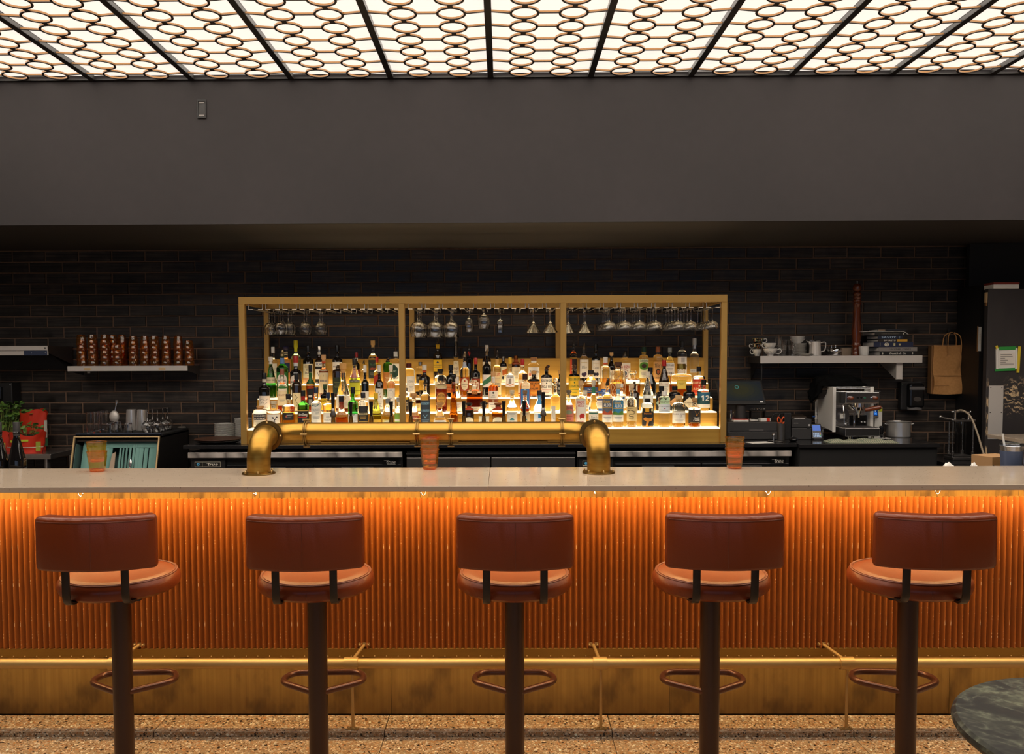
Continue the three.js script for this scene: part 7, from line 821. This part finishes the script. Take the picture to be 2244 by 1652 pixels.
  book('black book with white script title, bottom of the stack', 1905, 2000, 0, 0.030, 0.22, '#141416', ['#141416', ['t', 'Death & Co', 0.5, 0.5, 0.72, '#e9e4d8', 'bis', 0.5], ['o', 0.06, 0.5, 0.02, 0.3, '#cfc8b8'], ['o', 0.94, 0.5, 0.02, 0.3, '#cfc8b8']]);
  book('light grey book with dark capitals, second from the bottom', 1901, 2004, 0.0305, 0.030, 0.22, '#8c8682', ['#8c8682', ['t', 'COCKTAIL CODEX', 0.55, 0.5, 0.5, '#2e2b2b', 'b', 0.6]], 0.02); book('thick navy book with gold emblem on its spine', 1893, 1996, 0.061, 0.038, 0.21, '#1b2444', ['#1b2444', ['O', 0.32, 0.5, 0.045, 0.36, '#d8d0b8', 0.07], ['k', [[0.3, 0.3], [0.32, 0.5], [0.34, 0.3]], '#d8d0b8', 0.06], ['k', [[0.32, 0.5], [0.32, 0.75]], '#d8d0b8', 0.06], ['r', 0.5, 0.2, 0.05, 0.6, '#c9bd8a'], ['r', 0.64, 0.3, 0.05, 0.4, '#c9bd8a'], ['r', 0.14, 0.1, 0.012, 0.8, '#c9bd8a']], -0.02);
  book('thin dark book with yellow spine end and white title', 1902, 1985, 0.0995, 0.019, 0.2, '#2c2622', ['#2c2622', ['t', 'SPIRITS', 0.38, 0.5, 0.9, '#efe9da', 'b', 0.42], ['r', 0.64, 0, 0.36, 1, '#d8a02c']]); book('navy book with big pale letters on its spine', 1901, 1975, 0.119, 0.026, 0.2, '#1a2238', ['#1a2238', ['t', 'SAVOY', 0.42, 0.5, 0.9, '#a9c4dc', 'b', 0.6], ['r', 0.86, 0.1, 0.02, 0.8, '#8aa0b8']]); book('dark grey book below the open magazine', 1893, 1980, 0.1455, 0.026, 0.2, '#24221f', ['#24221f', ['t', 'LIQUID INTELLIGENCE', 0.5, 0.5, 0.5, '#6f675c', 'b', 0.6], ['o', 0.93, 0.5, 0.02, 0.25, '#cfc8b8']], 0.03);
  { const t = thing('magazine', 'thin pale magazine bending over the book edges', 'magazine', [X(1936, 6.24), Y + 0.1725, -6.30], -0.03), g = new THREE.BoxGeometry(0.33, 0.003, 0.19, 24, 1, 6), P = g.attributes.position; for (let i = 0; i < P.count; i++) { const x = P.getX(i); P.setY(i, P.getY(i) + 0.003 - (x > 0.11 ? (x - 0.11) * (x - 0.11) * 6 : 0) * (x > 0.145 ? 1.3 : 1)); } g.computeVertexNormals(); part('pages', g, M.white, t); }
  book('thin black book at the very top of the stack', 1904, 1984, 0.1775, 0.016, 0.18, '#15151a', ['#15151a', ['r', 0.0, 0.3, 0.25, 0.4, '#b89a7a'], ['l', 0.4, 1, '#6a7aa0']], -0.05);
}
{ // paper bag on a hook
  const a = at(2038, 757, 6.40), b = at(2136, 863, 6.40), w = b.x - a.x, h = a.y - b.y, t = thing('paper_bag', 'brown paper carrier bag hanging from a hook on the brick wall', 'bag', [(a.x + b.x) / 2, b.y, -6.405]);
  const g = new THREE.BoxGeometry(w * 0.94, h, 0.07, 26, 30, 4), P = g.attributes.position;
  for (let i = 0; i < P.count; i++) { const x = P.getX(i), y = P.getY(i), z = P.getZ(i), v = (y + h / 2) / h; const flat = z > 0 ? 0.5 + 0.5 * (1 - v) + 0.1 * Math.sin(v * 9 + x * 6) : 0.6; const dent = z > 0.02 ? 0.008 * Math.sin(x * 17 + y * 13) * Math.cos(y * 21 - x * 9) - 0.018 * Math.exp(-((x - 0.06 - (y - 0.02) * 0.5) ** 2) / 0.0008 - (y - 0.03) ** 2 / 0.006) : 0; P.setXYZ(i, x + w * 0.02 + 0.004 * Math.sin(v * 8), y + (z > 0.02 ? 0.003 * Math.sin(x * 25) : 0), z * flat + dent); }
  g.computeVertexNormals(); part('bag_body', uvm(toCreasedNormals(clean(g), 0.7), 0.5), M.kraft, t); part('side_fold', [box(0.012, h * 0.98, 0.05, -w / 2 + 0.012, 0, -0.008)], M.kraftdark, t); part('base_fold', [box(w * 0.9, 0.0025, 0.003, 0.006, -h * 0.12, 0.034), box(w * 0.9, 0.0025, 0.003, 0.006, -h * 0.33, 0.036)], M.kraftdark, t); t.children.forEach((m) => m.position.y = h / 2);
  const hp = (z, o) => tube([[-0.048 + o, h - 0.07, z], [-0.05 + o, h + 0.02, z], [-0.04 + o, h + 0.075, z * 0.6], [0.0, h + 0.098, -0.01], [0.04 + o, h + 0.075, z * 0.6], [0.05 + o, h + 0.02, z], [0.048 + o, h - 0.07, z]], 0.0036, 50, 8); part('handle', hp(0.03, 0), M.kraft, t); part('handle', hp(-0.02, -0.012), M.kraft, t);
  const k = thing('wall_hook', 'small black wall hook holding the paper bag handles', 'hook', [(a.x + b.x) / 2, b.y + h + 0.098, WALL_Z + 0.006]); part('plate', rb(0.018, 0.05, 0.005, 0.002, 0, 0.012, 0.003), M.black, k); part('prong', tube([[0, 0, 0.003], [0, -0.007, 0.03], [0, -0.006, 0.06], [0, 0.006, 0.066]], 0.0035, 20, 8), M.black, k);
}
{ // soap dispenser
  const a = at(1973, 836, 6.42), b = at(2021, 899, 6.42), w = b.x - a.x, h = a.y - b.y, t = thing('soap_dispenser', 'black wall soap dispenser with grey bands on the brick wall', 'soap dispenser', [(a.x + b.x) / 2, b.y, WALL_Z + 0.006]);
  part('back_plate', rb(w, h, 0.05, 0.012, 0, h / 2, 0.025), M.black, t); part('hood', [rb(w * 0.72, h * 0.86, 0.07, 0.022, w * 0.12, h * 0.52, 0.055)], M.blackgloss, t); part('upper_band', rb(w * 0.66, 0.024, 0.012, 0.003, w * 0.12, h * 0.77, 0.087), M.grey, t); part('window', [tr(cyl(0.024, 0.024, 0.008, 28).rotateX(Math.PI / 2).scale(1.2, 0.7, 1), w * 0.12, h * 0.40, 0.09)], M.steeldark, t); part('push_lip', [tr(cyl(0.06, 0.06, 0.03, 32).scale(0.92, 1, 0.55), w * 0.12, 0.022, 0.05)], M.grey, t); part('indicator', sph(0.003, -w / 2 + 0.012, h - 0.022, 0.05, 8), M.leaf, t);
}
{ // bottle filler rig with hose, on a low stand
  const x0 = at(2084, 1000, 6.05).x, x1 = at(2128, 1000, 6.05).x, xm = (x0 + x1) / 2, w = x1 - x0, y0 = 0.845, t = thing('growler_filler', 'tall rod-framed filler with clear cylinder and steel clamp', 'bottle filler', [xm, y0, -6.08]), H = 0.285;
  for (const [x, z] of [[-w / 2, 0.05], [w / 2, 0.05], [-w / 2 + 0.025, -0.05], [w / 2 - 0.02, -0.05]]) { part('rod', cyl(0.0045, 0.0045, H, 12, x, H / 2, z), M.steel, t); part('nut', [rb(0.02, 0.016, 0.02, 0.003, x, H, z), rb(0.016, 0.03, 0.016, 0.003, x, 0.05, z)], M.steel, t); }
  part('cylinder', lathe([[0.045, 0.045], [0.045, H - 0.01]], 32), M.glass, t); part('base_block', [rb(w + 0.01, 0.022, 0.13, 0.004, 0, 0.011, 0), rb(w - 0.02, 0.012, 0.10, 0.003, 0, 0.03, 0)], M.steeldark, t); part('top_plate', [rb(w + 0.02, 0.014, 0.12, 0.003, 0, H - 0.004, 0)], M.steeldark, t);
  part('clamp_lever', [tr(rb(0.11, 0.012, 0.018, 0.004), -w / 2 - 0.03, H + 0.012, 0.04, 0, 0, -0.2), sph(0.012, -w / 2 - 0.085, H + 0.026, 0.04, 12)], M.steel, t); part('yoke', [rb(0.012, 0.06, 0.016, 0.003, -0.045, H + 0.03, 0.02), rb(0.012, 0.06, 0.016, 0.003, 0.05, H + 0.03, 0.02), cyl(0.006, 0.006, 0.13, 14).rotateZ(Math.PI / 2).translate(0, H + 0.06, 0.02), sph(0.008, -0.066, H + 0.06, 0.02, 10), sph(0.008, 0.066, H + 0.06, 0.02, 10)], M.chrome, t);
  const k = thing('filler_hose', 'pale hose curving down from the filler to the bar', 'hose', [xm, y0, -6.08]); part('hose', tube([[-0.04, H + 0.066, 0.03], [-0.012, H + 0.072, 0.05], [0.02, H + 0.04, 0.09], [0.042, H - 0.06, 0.14], [0.058, 0.08, 0.2], [0.075, -0.06, 0.26], [0.09, -0.2, 0.3]], 0.0068, 60, 10), paint('#a8967e', 0.35), k); part('coupling', cyl(0.009, 0.009, 0.03, 14).rotateZ(1.3).translate(-0.042, H + 0.064, 0.03), M.steel, k);
  const s = thing('side_stand', 'low black stand beside the coffee counter under the filler', 'stand', [xm + 0.02, 0, -6.12]); part('top', rb(0.42, 0.03, 0.6, 0.004, 0, y0 - 0.0152, 0), M.blackcounter, s); for (const [x, z] of [[-0.19, 0.27], [0.19, 0.27], [-0.19, -0.27], [0.19, -0.27]]) part('leg', rb(0.03, y0 - 0.03, 0.03, 0.003, x, (y0 - 0.03) / 2, z), M.black, s); part('shelf', rb(0.38, 0.02, 0.55, 0.003, 0, 0.3, 0), M.black, s);
}
{ // black scuffed door at the right edge, its jamb, notes and papers
  const x0 = at(2162, 800, 6.0).x, H = 2.046, d = tag(part('door_1', uvm(rb(1.0, H, 0.045, 0.003, x0 + 0.5, H / 2 + STEP / 2, -6.0225), 1.4), M.blackmatte), null, null, null, 'structure'); d.material = M.scuffed = std({ map: T.scuff, roughness: 0.55 });
  { const g = clean(rb(1.0, H, 0.045, 0.003, x0 + 0.5, H / 2 + STEP / 2, -6.0225)), p = g.attributes.position, u = g.attributes.uv; for (let i = 0; i < p.count; i++) u.setXY(i, Math.abs(g.attributes.normal.getX(i)) > 0.6 ? 0.7 : p.getX(i) - x0, p.getY(i) / 2.075); d.geometry = g; }
  const pa = at(2167, 845, 6.0), pb = at(2196, 962, 6.0), pp = part('push_plate', ext(rrect(pb.x - pa.x, pa.y - pb.y, 0.003, (pa.x + pb.x) / 2, (pa.y + pb.y) / 2), 0.003, 0.001).translate(0, 0, -6.0), M.steelsatin, d); for (const y of [pa.y - 0.014, (pa.y * 0.5 + pb.y * 0.5), pb.y + 0.014]) for (const x of [pa.x + 0.012, pb.x - 0.012]) part('screw', sph(0.0035, x, y, -5.9965, 8), M.black, pp);
  struct('trim_1', box(0.05, 2.1, 0.3, at(2154, 800, 6.14).x, 1.05, -6.3), M.black); struct('wall_side', box(1.6, 2.42, 0.04, x0 + 0.85, 1.21, -6.36), M.black);
  const na = at(2184, 763, 5.99), nb = at(2230, 809, 5.99), t = thing('taped_note', 'white printed note taped to the black door with green and yellow tape', 'note', [(na.x + nb.x) / 2, (na.y + nb.y) / 2, -5.9985]), w = nb.x - na.x, h = na.y - nb.y;
  part('sheet', tr(rb(w, h, 0.0015, 0.0005), 0, 0, 0.001, 0, 0, 0.03), M.paper, t); print('text', w * 0.7, h * 0.6, ['#e2d9cc', ...[0, 1, 2, 3, 4, 5].map((i) => ['r', 0.06, 0.08 + i * 0.15, [0.75, 0.8, 0.3, 0.5, 0.35, 0.9][i], 0.04, '#6d6660'])], t, [0.004, -0.006, 0.0022]); for (const e of [-1, 1]) part('curled_edge', cyl(0.007, 0.008, h * 0.97, 16, e * (w / 2 - 0.009), 0, 0.005), M.paper, t);
  part('green_tape', tr(rb(w * 0.8, 0.024, 0.002, 0.0005), 0.005, h / 2, 0.004, 0, 0, 0.03), M.green, t); part('green_tape', tr(rb(w * 0.95, 0.02, 0.002, 0.0005), -0.01, -h / 2 - 0.002, 0.004, 0, 0, 0.04), M.green, t); part('yellow_tape', tr(rb(0.02, h * 1.25, 0.002, 0.0005), w / 2 + 0.008, -0.006, 0.006, 0, 0, -0.04), M.yellow, t); part('yellow_tape', tr(rb(0.016, 0.03, 0.002, 0.0005), -w / 2 + 0.004, h / 2 + 0.004, 0.006, 0, 0, 0.3), M.yellow, t);
  { const a = at(2158, 623, 6.1), b = at(2213, 637, 6.1), k = thing('paper_carton', 'flat white carton with red top lying on the black door edge', 'carton', [(a.x + b.x) / 2, H + STEP / 2 + 0.001, -6.05]); part('carton', rb(b.x - a.x, 0.03, 0.12, 0.003, 0, 0.015, 0), M.paper, k); part('red_lid', rb(b.x - a.x + 0.002, 0.014, 0.122, 0.002, 0, 0.0375, 0), paint('#7d2a1c', 0.7), k); }
  { const a = at(2160.5, 640, 6.05), k = thing('hanging_label', 'torn cardboard label stuck on the top of the door edge', 'label', [x0 - 0.004, 2.0, -6.02]); part('strip', rb(0.006, 0.07, 0.03, 0.001, 0, 0, 0), M.cork, k); part('torn_end', rb(0.005, 0.03, 0.022, 0.001, 0, -0.045, 0), M.kraftdark, k); }
  { const a = at(2152, 716, 6.12), b = at(2152, 769, 6.12), k = thing('tall_notice', 'narrow white notice on the dark door jamb', 'notice', [a.x, b.y, -6.146]); part('card', rb(0.02, a.y - b.y, 0.004, 0.001, 0, (a.y - b.y) / 2, 0), M.paper, k); part('wood_edge', box(0.006, a.y - b.y + 0.01, 0.006, -0.016, (a.y - b.y) / 2, 0), M.kraftdark, k); print('lettering', 0.014, (a.y - b.y) * 0.5, ['#e2d9cc', ['l', 0.2, 8, '#777']], k, [0, (a.y - b.y) * 0.55, 0.0026]); }
}
{ // return leg of the bar, cup and carton behind the bar
  const t = thing('return_counter', 'pale stone counter return at the right edge behind the bar', 'countertop', [0, TOP, 0]); part('slab', uvm(rb(1.9, 0.0225, 1.5, 0.002, 4.17, -0.01125, -4.87), 1), M.quartz, t); part('cabinet', box(1.7, 1.03, 1.3, 4.3, -0.5405, -4.9), M.black, t);
  { const b = at(2216, 1000, 4.2), top = at(2216, 974, 4.2).y, k = thing('travel_tumbler', 'steel-blue travel tumbler with white straw behind the bar', 'tumbler', [b.x, 0.9365, -4.2]), h = top - 0.9365; part('body', lathe([[0, 0], [0.039, 0], [0.041, 0.004], [0.0505, h - 0.03], [0, h - 0.03]], 36, 0.5), M.navy, k); part('steel_collar', lathe([[0.0505, h - 0.03], [0.0515, h - 0.006], [0.050, h - 0.004], [0, h - 0.004]], 36, 0.5), M.steel, k); part('lid', lathe([[0, h - 0.004], [0.052, h - 0.004], [0.0535, h + 0.002], [0.049, h + 0.008], [0.02, h + 0.005], [0, h + 0.005]], 36, 0.6), M.pane, k); part('straw', tr(cyl(0.0048, 0.0048, 0.25, 12), -0.024, h - 0.07, 0.0, 0, 0, 0.17), M.white, k); part('handle', tube([[0.05, h - 0.008, 0], [0.06, h - 0.015, 0], [0.061, h - 0.09, 0], [0.048, h - 0.13, 0]], 0.004, 24, 8), M.steel, k); }
  { const a = at(2172, 1000, 4.36), k = thing('cardboard_box', 'brown cardboard box with black scribbles behind the bar', 'box', [a.x + 0.02, 0.9365, -4.37]), h = at(2160, 998, 4.36).y - 0.9365; k.rotation.y = 0.3; part('carton', rb(0.16, h, 0.13, 0.002, 0, h / 2, 0), M.cardboard, k); print('scribble', 0.15, h * 0.8, ['#a67a48', ['k', [[0, 0.3], [0.4, 0.6], [0.7, 0.9]], '#241a10', 0.04], ['k', [[0.5, 0.8], [0.75, 0.45], [0.7, 0.7]], '#241a10', 0.06], ['k', [[0.8, 0.8], [0.9, 0.5]], '#241a10', 0.05]], k, [0, h * 0.55, 0.0654]); }
  [[2078, 'crumpled white napkin peeking over the bar edge near the filler'], [2134, 'small twist of white paper by the hose end']].forEach(([p, l], i) => { const b = at(p, 1017, 4.16), k = thing('paper_napkin', l, 'napkin', [b.x, 0.9365, -4.16]), h = b.y + 0.006 - 0.9365, g = new THREE.SphereGeometry(1, 24, 16), P = g.attributes.position; for (let j = 0; j < P.count; j++) { const q = 1 + 0.12 * Math.sin(P.getX(j) * 9 + P.getY(j) * 7) * Math.cos(P.getZ(j) * 8); P.setXYZ(j, P.getX(j) * q * (i ? 0.02 : 0.036), (P.getY(j) * q + 1) * h / 2, P.getZ(j) * q * 0.03); } g.computeVertexNormals(); part('napkin', g, M.paper, k); });
}

renderer.render(scene, camera);
